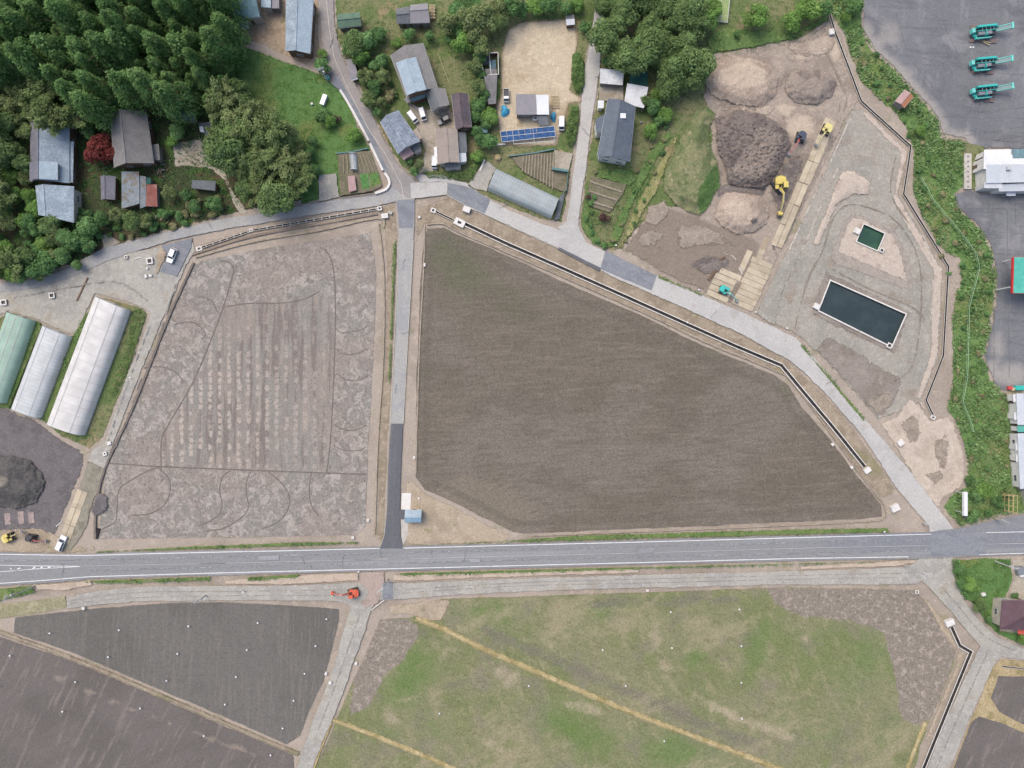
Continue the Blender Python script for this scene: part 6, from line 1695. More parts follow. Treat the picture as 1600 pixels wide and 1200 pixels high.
def gable(root, cs, eave, rise, mat, wall=None, t=.5, over=.55, mat2=None, ridgecap=True, openings=True, storeys=1, z0=-.3, th=.14, nowall=False, cap=None):
    """cs: A B C D in px as the photo shows the eaves; AB and CD are the gable ends"""
    A, B, Cc, D = [loc(root, *c, eave) for c in cs]
    P = A.lerp(B, t) + Vector((0, 0, rise)); Q = D.lerp(Cc, t) + Vector((0, 0, rise))
    s1 = slab("roof_slope", [D, A, P, Q], th, mat, root, A - D)
    s2 = slab("roof_slope", [B, Cc, Q, P], th, mat2 or mat, root, B - Cc)
    if ridgecap:
        d = (Q - P).normalized()
        MB().bar(P + Vector((0, 0, .04)), Q + Vector((0, 0, .04)), .32, .16).build("ridge_cap", cap or mat, root)
    for a, b in ((D, A), (B, Cc)):
        dn = Vector((0, 0, -.14))
        MB().bar(a + dn, b + dn, .12, .1).build("gutter", wm_metal, root)
    if not nowall:
        fp = inset([A, B, Cc, D], over)
        ap = [inset([A, B, Cc, D], over)[0].lerp(fp[1], t) + Vector((0, 0, rise * .9)), fp[3].lerp(fp[2], t) + Vector((0, 0, rise * .9))]
        # heights along the slope at the inset wall
        zt = eave - .1
        for x in ap: x.z = eave + rise - .3
        walls(root, fp, zt, wall or wm_wood, ap, openings, z0, storeys)
    return P, Q
def mono(root, cs, zs, mat, wall=None, over=.25, th=.12, openings=False, z0=-.3, name="roof_panel", posts=False, nowall=False):
    pts = [loc(root, *c, z) for c, z in zip(cs, zs)]
    slab(name, pts, th, mat, root)
    fp = inset(pts, over)
    if posts:
        for p, z in zip(fp, zs):
            MB().tube((p.x, p.y, z0), (p.x, p.y, p.z - th), .06, None, 6).build("post", wm_metal, root)
    elif not nowall:
        zt = min(zs) - th
        walls(root, fp, zt, wall or wm_tin, None, openings, z0)
    return pts
def hip(root, cs, eave, rise, mat, wall=None, f=.3, over=.55, storeys=1, openings=True):
    A, B, Cc, D = [loc(root, *c, eave) for c in cs]
    m0, m1 = A.lerp(B, .5), D.lerp(Cc, .5)
    P = m0.lerp(m1, f) + Vector((0, 0, rise)); Q = m1.lerp(m0, f) + Vector((0, 0, rise))
    slab("roof_slope", [A, B, P], .14, mat, root, B - A); slab("roof_slope", [Cc, D, Q], .14, mat, root, D - Cc)
    slab("roof_slope", [B, Cc, Q, P], .14, mat, root, Cc - B); slab("roof_slope", [D, A, P, Q], .14, mat, root, A - D)
    for a, b in ((P, Q), (A, P), (B, P), (Cc, Q), (D, Q)):
        MB().bar(a + Vector((0, 0, .03)), b + Vector((0, 0, .03)), .26, .12).build("ridge_cap", mat, root)
    walls(root, inset([A, B, Cc, D], over), eave - .1, wall or wm_plaster, None, openings, -.3, storeys)

# left farmsteads
b = bld("farmhouse", 78, 230, "long house with blue-grey metal roof at the left edge, under the bamboo")
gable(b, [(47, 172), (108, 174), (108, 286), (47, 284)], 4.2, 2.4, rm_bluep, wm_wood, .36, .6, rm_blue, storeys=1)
mono(b, [(107, 221), (115, 221), (114, 285), (107, 285)], [4.0, 3.7, 3.7, 4.0], rm_blue, nowall=True)
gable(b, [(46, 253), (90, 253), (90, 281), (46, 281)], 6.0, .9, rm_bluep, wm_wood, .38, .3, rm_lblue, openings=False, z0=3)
b = bld("storehouse", 85, 318, "lower blue-grey roofed storehouse below the long house at the left")
gable(b, [(55, 290), (115, 291), (115, 348), (60, 336)], 4.2, 1.4, rm_blue, wm_plaster, .3, .5, rm_blue)
b = bld("farmhouse", 206, 218, "grey-brown tiled farmhouse right of the red maple")
gable(b, [(172, 179), (228, 173), (240, 255), (178, 262)], 4.2, 2.3, rm_tile, wm_wood, .42, .7, rm_tile)
mono(b, [(237, 226), (248, 225), (250, 250), (240, 251)], [3.0, 2.6, 2.6, 3.0], rm_tile)
b = bld("collapsed_shed", 212, 297, "dilapidated shed with patched blue-grey tin roof below the grey farmhouse", "shed")
mono(b, [(190, 268), (217, 268), (218, 318), (190, 326)], [3.2, 3.0, 2.6, 2.4], rm_old, wm_wood)
mono(b, [(217, 274), (228, 276), (229, 322), (219, 326)], [2.7, 2.3, 2.0, 2.4], rm_old, wm_wood)
mono(b, [(229, 288), (245, 288), (246, 323), (228, 322)], [2.5, 2.2, 2.1, 2.3], rm_rust, wm_tin)
mono(b, [(226, 278), (235, 277), (236, 287), (226, 288)], [2.2, 2.0, 2.0, 2.2], rm_dgreen, wm_tin)
b = bld("garden_shed", 168, 294, "small dark shed left of the dilapidated one", "shed")
gable(b, [(157, 275), (180, 275), (179, 312), (158, 312)], 2.3, .6, rm_bluep, wm_wood, .35, .3, rm_bluep, openings=False)
b = bld("garden_hut", 295, 179, "tiny blue-grey hut under the trees right of the grey farmhouse", "shed")
gable(b, [(284, 168), (303, 166), (306, 188), (285, 190)], 2.3, .7, rm_blue, wm_tin, .4, .3, openings=False)
b = bld("tarp_shed", 328, 214, "tumbledown shed with dark sheeting and a white patch beside the olive clump", "shed")
mono(b, [(310, 192), (330, 190), (352, 228), (336, 240)], [2.6, 2.4, 1.9, 2.2], rm_dgrey, wm_wood)
mono(b, [(311, 198), (317, 197), (319, 207), (313, 206)], [2.85, 2.85, 2.75, 2.75], rm_white, nowall=True, th=.05)
b = bld("lean_to", 318, 290, "narrow grey roof beside the farm drive", "shed")
mono(b, [(300, 281), (337, 283), (336, 298), (299, 294)], [2.5, 2.5, 2.2, 2.2], rm_dgrey, wm_wood)

# top centre houses
b = bld("village_house", 378, 14, "house with teal metal roof at the top edge left of the long barn")
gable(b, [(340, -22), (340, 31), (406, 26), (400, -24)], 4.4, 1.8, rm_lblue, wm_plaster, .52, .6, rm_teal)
mono(b, [(408, -20), (424, -20), (423, 12), (408, 11)], [3.6, 3.4, 3.2, 3.4], rm_lblue, wm_plaster)
mono(b, [(424, -14), (436, -14), (436, 13), (424, 13)], [3.0, 2.8, 2.6, 2.8], rm_grey, wm_tin)
mono(b, [(361, 32), (387, 31), (389, 44), (367, 48)], [2.6, 2.6, 2.3, 2.3], rm_pale, posts=True)
b = bld("long_barn", 467, 42, "long barn with light blue-grey metal roof left of the north village road", "barn")
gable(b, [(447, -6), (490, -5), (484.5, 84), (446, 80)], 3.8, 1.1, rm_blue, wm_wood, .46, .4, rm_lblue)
b = bld("green_shed", 546, 33, "small shed with dull green roof right of the north village road", "shed")
gable(b, [(528, 22), (528, 44), (565, 40), (562, 19)], 2.6, .7, rm_green, wm_tin, .5, .3)
b = bld("workshop", 646, 22, "grey roofed workshop in two sections at the top centre", "shed")
gable(b, [(619, 14), (620, 36), (641, 36), (640, 10)], 3.0, .8, rm_dgrey, wm_tin, .5, .3)
gable(b, [(641, 8), (641, 36), (672, 35), (668, 5)], 3.2, .9, rm_grey, wm_tin, .4, .3)
b = bld("roadside_shelter", 550, 108, "narrow grey tin roof with white end at the north village road", "shed")
mono(b, [(541, 93), (553, 92), (560, 121), (548, 124)], [2.5, 2.3, 2.3, 2.5], rm_grey, wm_wood)
mono(b, [(548, 124), (560, 121), (560, 123.5), (549, 126.5)], [2.4, 2.3, 2.1, 2.2], rm_white, nowall=True, th=.06)
b = bld("farmhouse", 650, 115, "big farmhouse with grey roof and light blue raised metal centre")
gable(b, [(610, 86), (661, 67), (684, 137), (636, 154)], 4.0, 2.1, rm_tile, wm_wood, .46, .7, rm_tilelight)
gable(b, [(619, 98), (650, 89), (666, 140), (636, 149)], 6.3, .5, rm_lblue, wm_wood, .48, .3, openings=False, z0=3)
mono(b, [(640, 151), (664, 142), (665, 152), (644, 159)], [3.6, 3.6, 3.0, 3.0], rm_teal, wm_wood)
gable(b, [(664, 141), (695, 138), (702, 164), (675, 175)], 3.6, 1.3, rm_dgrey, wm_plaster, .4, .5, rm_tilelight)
mono(b, [(631, 154), (640, 151), (643, 158), (636, 161)], [2.4, 2.4, 2.2, 2.2], rm_grey, wm_plaster)
b = bld("cottage", 626, 208, "cottage with strongly mottled blue-grey tiles beside the road bend")
gable(b, [(594, 191), (622, 172), (656, 221), (622, 241)], 3.8, 1.6, rm_mottled, wm_plaster, .4, .5, rm_mottled)
mono(b, [(623, 239), (640, 229), (647, 240), (630, 250)], [2.9, 2.9, 2.5, 2.5], rm_pink, wm_plaster)
mono(b, [(642, 228), (655, 222), (659, 236), (648, 241)], [2.6, 2.6, 2.3, 2.3], rm_dgrey, wm_plaster)
mono(b, [(645, 204), (651, 200), (660, 215), (654, 219)], [2.9, 2.6, 2.6, 2.9], rm_beige, wm_plaster)
b = bld("tin_house", 721, 176, "house with dark rusty tin roof right of the black car")
gable(b, [(705, 148), (731, 146), (737, 199), (712, 203)], 3.8, 1.1, rm_brown, wm_wood, .45, .4, rm_brown)
b = bld("beige_house", 701, 230, "house with beige ribbed roof behind the curved hedge")
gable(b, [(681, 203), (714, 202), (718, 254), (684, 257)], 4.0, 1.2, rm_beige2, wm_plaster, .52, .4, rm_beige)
mono(b, [(715, 206), (728, 207), (730, 238), (717, 238)], [3.2, 2.9, 2.9, 3.2], rm_dgrey, wm_plaster)
mono(b, [(717, 237), (728, 237), (729, 252), (718, 254)], [3.0, 2.8, 2.8, 3.0], rm_pale, wm_white)
mono(b, [(694, 256), (720, 254), (720, 264), (696, 266)], [3.2, 3.2, 2.6, 2.6], rm_dgrey, wm_plaster, openings=True)
mono(b, [(678, 230), (683, 229), (684, 246), (679, 246)], [2.6, 2.9, 2.9, 2.6], rm_white, nowall=True)
b = bld("site_office", 832, 164, "low building with grey and white roof halves on the sandy lot", "building")
mono(b, [(806, 147), (837, 147), (838, 179), (806, 179)], [3.4, 3.4, 3.1, 3.1], rm_grey, wm_tin, openings=True)
mono(b, [(838, 148), (857, 148), (858, 179), (838.5, 179)], [3.5, 3.5, 3.2, 3.2], rm_white, wm_tin, openings=True)
mono(b, [(840, 180), (857, 180), (857, 196), (841, 196)], [2.7, 2.7, 2.3, 2.3], rm_dgrey, posts=True)
b = bld("narrow_shed", 766, 140, "narrow brown-grey shed along the left edge of the sandy lot", "shed")
mono(b, [(756, 119), (776, 117), (777, 136), (774, 162), (763, 163)][:0] or [(756, 119), (777, 117), (775, 162), (763, 163)], [2.9, 2.5, 2.5, 2.9], rm_tile, wm_wood)
b = bld("ruined_shed", 766, 101, "roofless shed frame full of junk and blue sheeting left of the sandy lot", "shed")
fp = [loc(b, *c, 1.9) for c in ((751, 84), (778, 82), (779, 116), (756, 118))]
walls(b, fp, 1.6, wm_wood, None, False)
for i in range(4): MB().bar(fp[i], fp[(i + 1) % 4], .18, .16).build("beam", m_frame, b)
MB().bar(fp[0].lerp(fp[1], .5), fp[2].lerp(fp[3], .5), .14, .14).build("beam", m_frame, b)
mono(b, [(763, 96), (774, 93), (775, 106), (765, 108)], [1.0, 1.3, .9, 1.1], rm_teal, nowall=True, name="tarpaulin")
mono(b, [(754, 88), (763, 87), (764, 100), (756, 102)], [.9, 1.0, .8, .7], rm_dgrey, nowall=True, name="sheet_panel")
mono(b, [(758, 108), (776, 107), (776, 116), (759, 117)], [1.8, 1.7, 1.8, 1.9], rm_tile, nowall=True, name="roof_panel")
# slate house and its outbuildings
b = bld("slate_house", 962, 203, "dark slate roofed house with skylight east of the side street")
gable(b, [(950, 154), (993, 166), (984, 253), (933, 244)], 5.2, 1.5, rm_slate, wm_white, .42, .6, rm_slate, storeys=2)
mono(b, [(930, 187), (944, 178), (942, 206), (932, 208)], [4.6, 5.1, 5.1, 4.6], rm_slate, wm_white)
sk = loc(b, 973.5, 181, 6.45)
MB().box(sk.x - .7, sk.y - .6, sk.z - .25, sk.x + .7, sk.y + .6, sk.z + .12).build("skylight", rm_white, b)
mono(b, [(934, 157), (944, 157), (943, 169), (934, 169)], [2.9, 2.9, 2.7, 2.7], rm_white, wm_white)
b = bld("garage", 955, 120, "white roofed garage at the side street above the slate house", "garage")
mono(b, [(938, 107), (975, 110), (973, 133), (937, 130)], [3.0, 3.0, 2.7, 2.7], rm_whitedirty, wm_tin)
b = bld("carport", 994, 150, "white roofed carport between the green shed and the slate house", "carport")
mono(b, [(980, 130), (1013, 136), (1006, 169), (975, 162)], [3.2, 3.0, 3.0, 3.2], rm_whitedirty, posts=True)
b = bld("green_net_shed", 998, 122, "small shed under dark green sheeting beside the carport", "shed")
mono(b, [(985, 112), (1012, 112), (1012, 134), (983, 132)], [2.4, 2.2, 2.0, 2.2], rm_dgreen, wm_tin)
sheet("carport_slab", [(936, 131), (974, 134), (974, 162), (952, 157), (936, 158)], "patch", m_courtyard, .4)
# right side
b = bld("red_hut", 1413, 154, "small hut with rusty orange and pink tin roof on the weedy bank", "shed")
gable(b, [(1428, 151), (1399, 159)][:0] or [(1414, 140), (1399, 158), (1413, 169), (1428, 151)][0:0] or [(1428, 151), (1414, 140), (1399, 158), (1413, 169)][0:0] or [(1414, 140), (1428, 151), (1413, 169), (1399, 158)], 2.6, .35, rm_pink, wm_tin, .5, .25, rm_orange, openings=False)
b = bld("workshop", 1580, 265, "white and pale grey flat roofed workshop at the right edge below the machine yard", "building")
mono(b, [(1537, 244), (1640, 240), (1640, 262), (1537, 264)], [4.6, 4.6, 4.9, 4.9], rm_white, wm_white, openings=True)
mono(b, [(1541, 257), (1640, 256), (1640, 284), (1541, 286)], [5.0, 5.0, 4.6, 4.6], rm_pale, wm_white)
mono(b, [(1538, 234), (1583, 233), (1583, 243), (1538, 244)], [3.6, 3.6, 4.3, 4.3], rm_white, wm_white)
mono(b, [(1581, 233), (1640, 231), (1640, 246), (1583, 247)], [4.4, 4.4, 4.8, 4.8], rm_teal, nowall=True)
mono(b, [(1538, 284), (1566, 284), (1566, 294), (1538, 294)], [4.3, 4.3, 3.8, 3.8], rm_white, wm_white)
mono(b, [(1560, 288), (1640, 284), (1640, 298), (1561, 299)], [4.0, 4.0, 3.6, 3.6], rm_pale, wm_white)
vt = loc(b, 1575, 263, 5.0); MB().box(vt.x - .5, vt.y - .5, vt.z - .2, vt.x + .5, vt.y + .5, vt.z + .5).build("roof_vent", wm_metal, b)
mono(b, [(1572, 299), (1587, 299), (1587, 306), (1573, 306)], [2.6, 2.6, 2.4, 2.4], rm_pale, posts=True)
b = bld("forecourt_canopy", 1590, 430, "teal topped canopy with red fascia on white posts at the right edge", "canopy")
c = [loc(b, *p, 6.4) for p in ((1585, 402), (1660, 402), (1660, 458), (1583.5, 458))]
slab("canopy_roof", c, .25, roof_mat("teal_sheet", C(84, 178, 160), .08, C(98, 190, 172), .6), b)
red = plain("red_fascia", C(196, 52, 54), .5, .3, .06)
for i in range(4): MB().bar(c[i] + Vector((0, 0, -.3)), c[(i + 1) % 4] + Vector((0, 0, -.3)), .16 if i < 3 else .7, .5).build("fascia", red, b)
for p in ((1566.5, 409), (1556, 453)):
    q0 = loc(b, *p, 0)
    MB().tube((q0.x, q0.y, -.3), (q0.x + (c[0].x - q0.x) * .12, q0.y, 6.2), .16, None, 8).build("post", wm_white, b)
b = bld("prefab_row", 1605, 690, "long white flat roofed prefab row at the right edge", "building")
mono(b, [(1588, 615), (1650, 615), (1652, 664), (1590, 664)], [3.4] * 4, rm_pale, wm_white, openings=True)
mono(b, [(1590, 665), (1652, 665), (1652, 675), (1590, 675)], [3.0] * 4, roof_mat("turquoise_sheet", C(94, 176, 160), .08, None, .5), wm_white)
mono(b, [(1590, 677), (1653, 677), (1655, 760), (1594, 764)], [3.4] * 4, rm_pale, wm_white, openings=True)
for y in (622, 650, 698, 716):
    mono(b, [(1583 + (y - 615) * .05, y - 6), (1592 + (y - 615) * .05, y - 6), (1592 + (y - 615) * .05, y + 6), (1583 + (y - 615) * .05, y + 6)], [2.9] * 4, rm_white, wm_white, name="porch_roof")
b = bld("maroon_house", 1600, 960, "house with dark maroon hipped tile roof at the right edge")
hip(b, [(1566, 938), (1642, 940), (1642, 986), (1562, 983)][0:0] or [(1562, 983), (1566, 938), (1642, 938), (1642, 986)], 4.2, 1.7, rm_maroon, wm_plaster, .32)
mono(b, [(1590, 984), (1640, 986), (1640, 993), (1591, 991)], [3.0, 3.0, 2.7, 2.7], roof_mat("red_orange_sheet", C(214, 96, 84), .08, None, .4), posts=True)
b = bld("bus_shelter", 646, 806, "small light blue roofed bus shelter beside the dark lane", "shelter")
gable(b, [(633, 797), (632, 816), (658, 816), (659, 797)], 2.5, .45, rm_lblue, wm_white, .55, .3, roof_mat("soft_blue_sheet", C(132, 164, 186), .1, C(146, 176, 196), .4), openings=True)
sheet("shelter_pad", [(624, 796), (634, 797), (634, 811), (624, 811)], "patch", m_newasph, .3)

# ---------------------------------------------------------------- greenhouses
def film(name, c, alpha):
    M = Mat(name, .35, .4)
    f = M.ramp(M.noise(.35, 4, .6), .35, .68)
    M.color(M.mix(f, c, tuple(min(1, x * 1.25) for x in c[:3]) + (1,)))
    tr = M.node("ShaderNodeBsdfTransparent")
    tl = M.node("ShaderNodeBsdfTranslucent"); M.put(tl.inputs[0], c)
    m1 = M.node("ShaderNodeMixShader"); m1.inputs[0].default_value = .35
    M.link(M.b.outputs[0], m1.inputs[1]); M.link(tl.outputs[0], m1.inputs[2])
    m2 = M.node("ShaderNodeMixShader"); m2.inputs[0].default_value = alpha
    M.link(m1.outputs[0], m2.inputs[1]); M.link(tr.outputs[0], m2.inputs[2])
    M.link(m2.outputs[0], M.n["Material Output"].inputs[0])
    return M.m
def tunnel(name, cs, h, mat, label, step=.9, floor=None, hoopmat=None, side=1.2, bars=3, bw=.06):
    """cs: A B C D px at ground; AB and CD are the round ends"""
    c = (sum(p[0] for p in cs) / 4, sum(p[1] for p in cs) / 4)
    rt = bld(name, *c, label, "greenhouse")
    A, B, Cc, D = [loc(rt, *p, side * .6) for p in cs]
    for p in (A, B, Cc, D): p.z = 0
    n = 12
    def arch(a, b, off=0.0):
        out = []
        for i in range(n + 1):
            t = i / n
            ang = math.pi * t
            x = .5 - .5 * math.cos(ang)
            z = side * min(1, math.sin(ang) * 3) + (h - side) * math.sin(ang) ** .8
            p = a.lerp(b, x); out.append(Vector((p.x, p.y, z + off)))
        return out
    L = (D - A).length
    m = max(4, int(L / 2.5))
    V, F = [], []
    for j in range(m + 1):
        t = j / m
        V += arch(A.lerp(D, t), B.lerp(Cc, t), -.0)
    for j in range(m):
        for i in range(n):
            k = j * (n + 1) + i
            F.append((k, k + 1, k + n + 2, k + n + 1))
    mesh_obj("film_cover", V, F, mat, rt, True)
    for e in (0, m):
        mesh_obj("end_wall", V[e * (n + 1):(e + 1) * (n + 1)], [tuple(range(n + 1))], mat, rt)
    q = MB()
    hm = hoopmat or m_frame
    cnt = int(L / step)
    for j in range(cnt + 1):
        t = j / cnt
        pts = arch(A.lerp(D, t), B.lerp(Cc, t), .03)
        for i in range(n): q.bar(pts[i], pts[i + 1], bw, bw)
    o = q.build("hoop_frame", hm, rt); o["kind"] = "stuff"
    for f in ([.5] if bars == 1 else [.22, .5, .78] if bars == 3 else [.3, .7]):
        i = int(round(math.acos(1 - 2 * f) / math.pi * n))
        p0, p1 = arch(A, B, .06)[i], arch(D, Cc, .06)[i]
        MB().bar(p0, p1, bw * 1.4, bw * 1.2).build("purlin", hm, rt)
    mid = A.lerp(B, .5); d = (B - A).normalized(); o_ = (A - D).normalized()
    for e, oo in ((A.lerp(B, .5), o_), (D.lerp(Cc, .5), -o_)):
        MB().box(-.8, -.04, 0, .8, .04, 1.9, Matrix.Translation(e + oo * .08) @ d.to_track_quat('X', 'Z').to_matrix().to_4x4()).build("door", m_frame, rt)
    for a, b_ in ((A, D), (B, Cc)):
        MB().bar(a + Vector((0, 0, .15)), b_ + Vector((0, 0, .15)), .1, .3).build("base_rail", wm_metal, rt)
    return rt
fm_white = film("white_film", C(250, 247, 244), .1)
fm_green = film("green_tinted_film", C(190, 226, 206), .2)
fm_grey = film("grey_film", C(214, 226, 232), .32)
fm_clear = film("clear_film", C(242, 246, 248), .18)
tunnel("greenhouse", [(14, 488), (56, 502), (10, 630), (-32, 618)], 3.0, fm_green, "green tinted plastic greenhouse at the left edge", .8, bars=3)
tunnel("greenhouse", [(69, 509), (112, 526), (64, 653), (21, 637)], 3.0, fm_clear, "narrower white plastic greenhouse, the middle one of the three on the left", .9, bars=2)
tunnel("greenhouse", [(151, 463), (203, 485), (131, 680), (76, 661)], 3.3, fm_white, "largest white plastic greenhouse beside the gravel farm track", 2.2, bars=2)
tunnel("greenhouse", [(777, 265), (763, 297), (861, 341), (873, 311)], 3.0, fm_grey, "grey plastic greenhouse between the vegetable rows and the village road", .8, bars=3, bw=.07)
tunnel("mini_greenhouse", [(546, 242), (558, 242), (560, 266), (549, 266)], 1.5, fm_grey, "tiny plastic tunnel in the vegetable plot left of the white kerb wall", .8, side=.5, bars=1)

# ---------------------------------------------------------------- solar array
M = Mat("solar_cells", .18, .6)
uvn = M.P(); M.color(M.mix(M.ramp(M.noise(.8, 3), .4, .6), C(46, 84, 134), C(64, 104, 154))); m_cell = M.m
rt = bld("solar_array", 825, 209, "blue solar panels in two rows on a white pipe frame below the low building", "solar panels")
A, B, Cc, D = [loc(rt, *p, z) for p, z in (((782, 205.5), 2.0), ((866, 197), 2.0), ((868, 213), 1.2), ((784, 222), 1.2))]
nx = 9
for r in range(2):
    for i in range(nx):
        u0, u1, v0, v1 = (i + .03) / nx, (i + .97) / nx, (r + .03) / 2, (r + .97) / 2
        P_ = lambda u, v: A.lerp(B, u).lerp(D.lerp(Cc, u), v)
        slab("solar_panel", [P_(u0, v0), P_(u0, v1), P_(u1, v1), P_(u1, v0)], .05, m_cell, rt)
for v in (0, .5, 1): MB().bar(A.lerp(D, v) + Vector((0, 0, .02)), B.lerp(Cc, v) + Vector((0, 0, .02)), .1).build("rail", m_frame, rt)
for u in (0, .22, .6, 1):
    a, b2 = A.lerp(B, u), D.lerp(Cc, u)
    MB().bar(a + Vector((0, 0, .04)), b2 + Vector((0, 0, .04)), .09).build("rail", m_frame, rt)
    for p in (a, b2): MB().tube((p.x, p.y, -.2), (p.x, p.y, p.z), .05, None, 6).build("post", m_frame, rt)
f0, f1 = loc(rt, 803, 225, 1.0), loc(rt, 867, 220, 1.0)
MB().bar(f0, f1, .1).build("rail", m_frame, rt)
for p, q_ in ((f0, loc(rt, 801, 203, 1.8)), (loc(rt, 835, 222, 1), loc(rt, 834, 212, 1.3)), (f1, loc(rt, 865, 212, 1.2))): MB().bar(p, q_, .08).build("rail", m_frame, rt)
for p in (f0, f1): MB().tube((p.x, p.y, -.2), (p.x, p.y, p.z), .05, None, 6).build("post", m_frame, rt)

# ---------------------------------------------------------------- vegetable plots
m_bed = ground_mat("garden_soil", C(128, 121, 103), [dict(s=.5, d=5, c=C(112, 110, 88), lo=.46, hi=.6, a=.8), dict(s=.2, d=4, c=C(112, 118, 82), lo=.58, hi=.68, a=.6)], fine=.18)
m_bedpale = ground_mat("dry_bed_soil", C(158, 148, 130), [dict(s=.6, d=5, c=C(142, 132, 112), lo=.48, hi=.62, a=.7)], fine=.15)
m_tealnet = plain("teal_net", C(104, 136, 136), .8, .15, .18, 1.5)
m_bluenet = plain("slate_blue_cover", C(92, 110, 120), .8, .15, .2, 1.2)
def rows(name, poly, a, b, n, w, h, mat, label):
    """n parallel ridges between px line a=(start,end) and b=(start,end)"""
    o0 = sheet(name, poly, "patch", m_bed, .8)
    zz = G(*[sum(p[i] for p in poly) / len(poly) for i in (0, 1)]) + .003
    for i in range(n):
        t = (i + .5) / n
        p = (a[0][0] + (b[0][0] - a[0][0]) * t, a[0][1] + (b[0][1] - a[0][1]) * t)
        q = (a[1][0] + (b[1][0] - a[1][0]) * t, a[1][1] + (b[1][1] - a[1][1]) * t)
        ridge("planting_ridge", [p, q], w, h, zz, mat, o0, .25, sm=False)
rows("vegetable_plot", [(800, 246), (838, 240), (868, 238), (862, 262), (888, 268), (885, 300), (876, 298), (822, 272), (806, 256)], ((816, 244), (814, 266)), ((868, 238), (866, 296)), 11, 2.6, .25, m_bedpale, "")
rows("vegetable_plot", [(527, 238), (578, 236), (588, 262), (597, 290), (582, 298), (532, 306), (529, 270)], ((534, 242), (534, 270)), ((576, 240), (588, 268)), 8, 2.0, .22, m_bedpale, "")
rows("bare_plot", [(924, 275), (978, 288), (974, 302), (952, 332), (922, 322), (918, 300)], ((922, 276), (976, 294)), ((920, 322), (954, 332)), 3, 4.0, .3, m_bedpale, "")
sheet("green_vegetable_bed", [(562, 272), (575, 271), (578, 294), (566, 296)], "patch", ground_mat("vegetable_leaves", C(86, 128, 74), [dict(s=1.0, d=4, c=C(110, 146, 92), lo=.5, hi=.64, a=.8)], fine=.2), .5)
sheet("grassy_bed", [(576, 271), (590, 269), (596, 286), (580, 293)], "patch", m_lawn, .5)
sheet("concrete_pad", [(866, 234), (895, 240), (888, 268), (862, 261)], "patch", m_courtyard, .4)
b = bld("cold_frame", 554, 287, "low pinkish cover beside the green vegetable bed", "cold frame")
mono(b, [(543, 275), (554, 274), (557, 297), (545, 300)], [.9, .9, .8, .8], rm_pink, wm_tin)
def net_fence(name, path, h, label, mat, post=3.0, cat="fence", w=.06, net=True):
    rt = bld(name, *path[0], label, cat)
    for a, b_ in zip(path[:-1], path[1:]):
        pa, pb = loc(rt, *a, 0), loc(rt, *b_, 0)
        pa.z = pb.z = 0
        d = pb - pa
        up = Vector((0, 0, h))
        if net:
            q = MB(); q.bar(pa + up * .5, pb + up * .5, w, h * .96); q.build("net_panel", mat, rt)
        else: MB().bar(pa + up * .5, pb + up * .5, w, w).build("rail", mat, rt)
        MB().bar(pa + up, pb + up, w * 2, w * 2).build("rail", mat, rt)
        n = max(1, int(d.length / post))
        for i in range(n + 1):
            p = pa + d * (i / n)
            MB().tube((p.x, p.y, -.2), (p.x, p.y, h + .1), .05, None, 6).build("post", m_frame, rt)
    return rt
net_fence("net_fence", [(795, 245), (830, 241), (866, 234)], .6, "teal net fence along the top of the vegetable rows", m_tealnet, w=.14)
net_fence("net_fence", [(862, 265), (887, 269)], .9, "teal net along the lower edge of the concrete pad", m_tealnet, w=.3)
net_fence("net_fence", [(887, 270), (885, 298), (880, 302)], .8, "teal net fence along the side street by the vegetable rows", m_tealnet)
net_fence("net_fence", [(526, 241), (552, 238), (576, 233)], .6, "teal net fence along the top of the vegetable plot by the white kerb wall", m_tealnet, w=.14)
net_fence("net_fence", [(531, 308), (585, 301)], .7, "dark low net along the village road below the vegetable plot", wm_dark)
net_fence("wire_fence", [(1436, 280), (1455, 315), (1482, 347), (1505, 375), (1521, 398), (1526, 420), (1518, 450), (1510, 480), (1509, 520), (1507, 590), (1500, 628), (1513, 660), (1517, 674)], 1.3, "thin pale green wire fence winding along the weedy bank", plain("pale_green_wire", C(160, 194, 150), .7, .2, .1), 5.0, w=.05, net=False)
net_fence("net_fence", [(748, 206), (762, 207)], 1.2, "short dark teal net fence between two garden trees", m_tealnet, w=.8)
b = bld("covered_heap", 873, 328, "long dark blue-grey covered heap between the greenhouse and the side street", "covered heap")
mono(b, [(876, 303), (883, 301), (879, 330), (870, 344)][0:0] or [(875, 306), (883, 302), (874, 342), (866, 344)], [.8, .7, .6, .7], m_bluenet and rm_dgrey, wm_dark, over=.1)
# seed bed under net at the top
b = bld("netted_seed_bed", 1126, 14, "netted seed bed in a white frame at the top edge", "seed bed")
mono(b, [(1113, -12), (1141, -12), (1136, 34), (1117, 32)], [.7] * 4, roof_mat("green_netting", C(148, 168, 110), .16, C(164, 180, 124), .3), wm_tin, over=.05)
c = [loc(b, *p, .78) for p in ((1112.5, -12), (1141.5, -12), (1136.5, 35), (1116.5, 33))]
for i in range(4): MB().bar(c[i], c[(i + 1) % 4], .14, .14).build("frame_bar", m_frame, b)
MB().bar(c[0].lerp(c[1], .5), c[2].lerp(c[3], .5), .1, .12).build("frame_bar", m_frame, b)

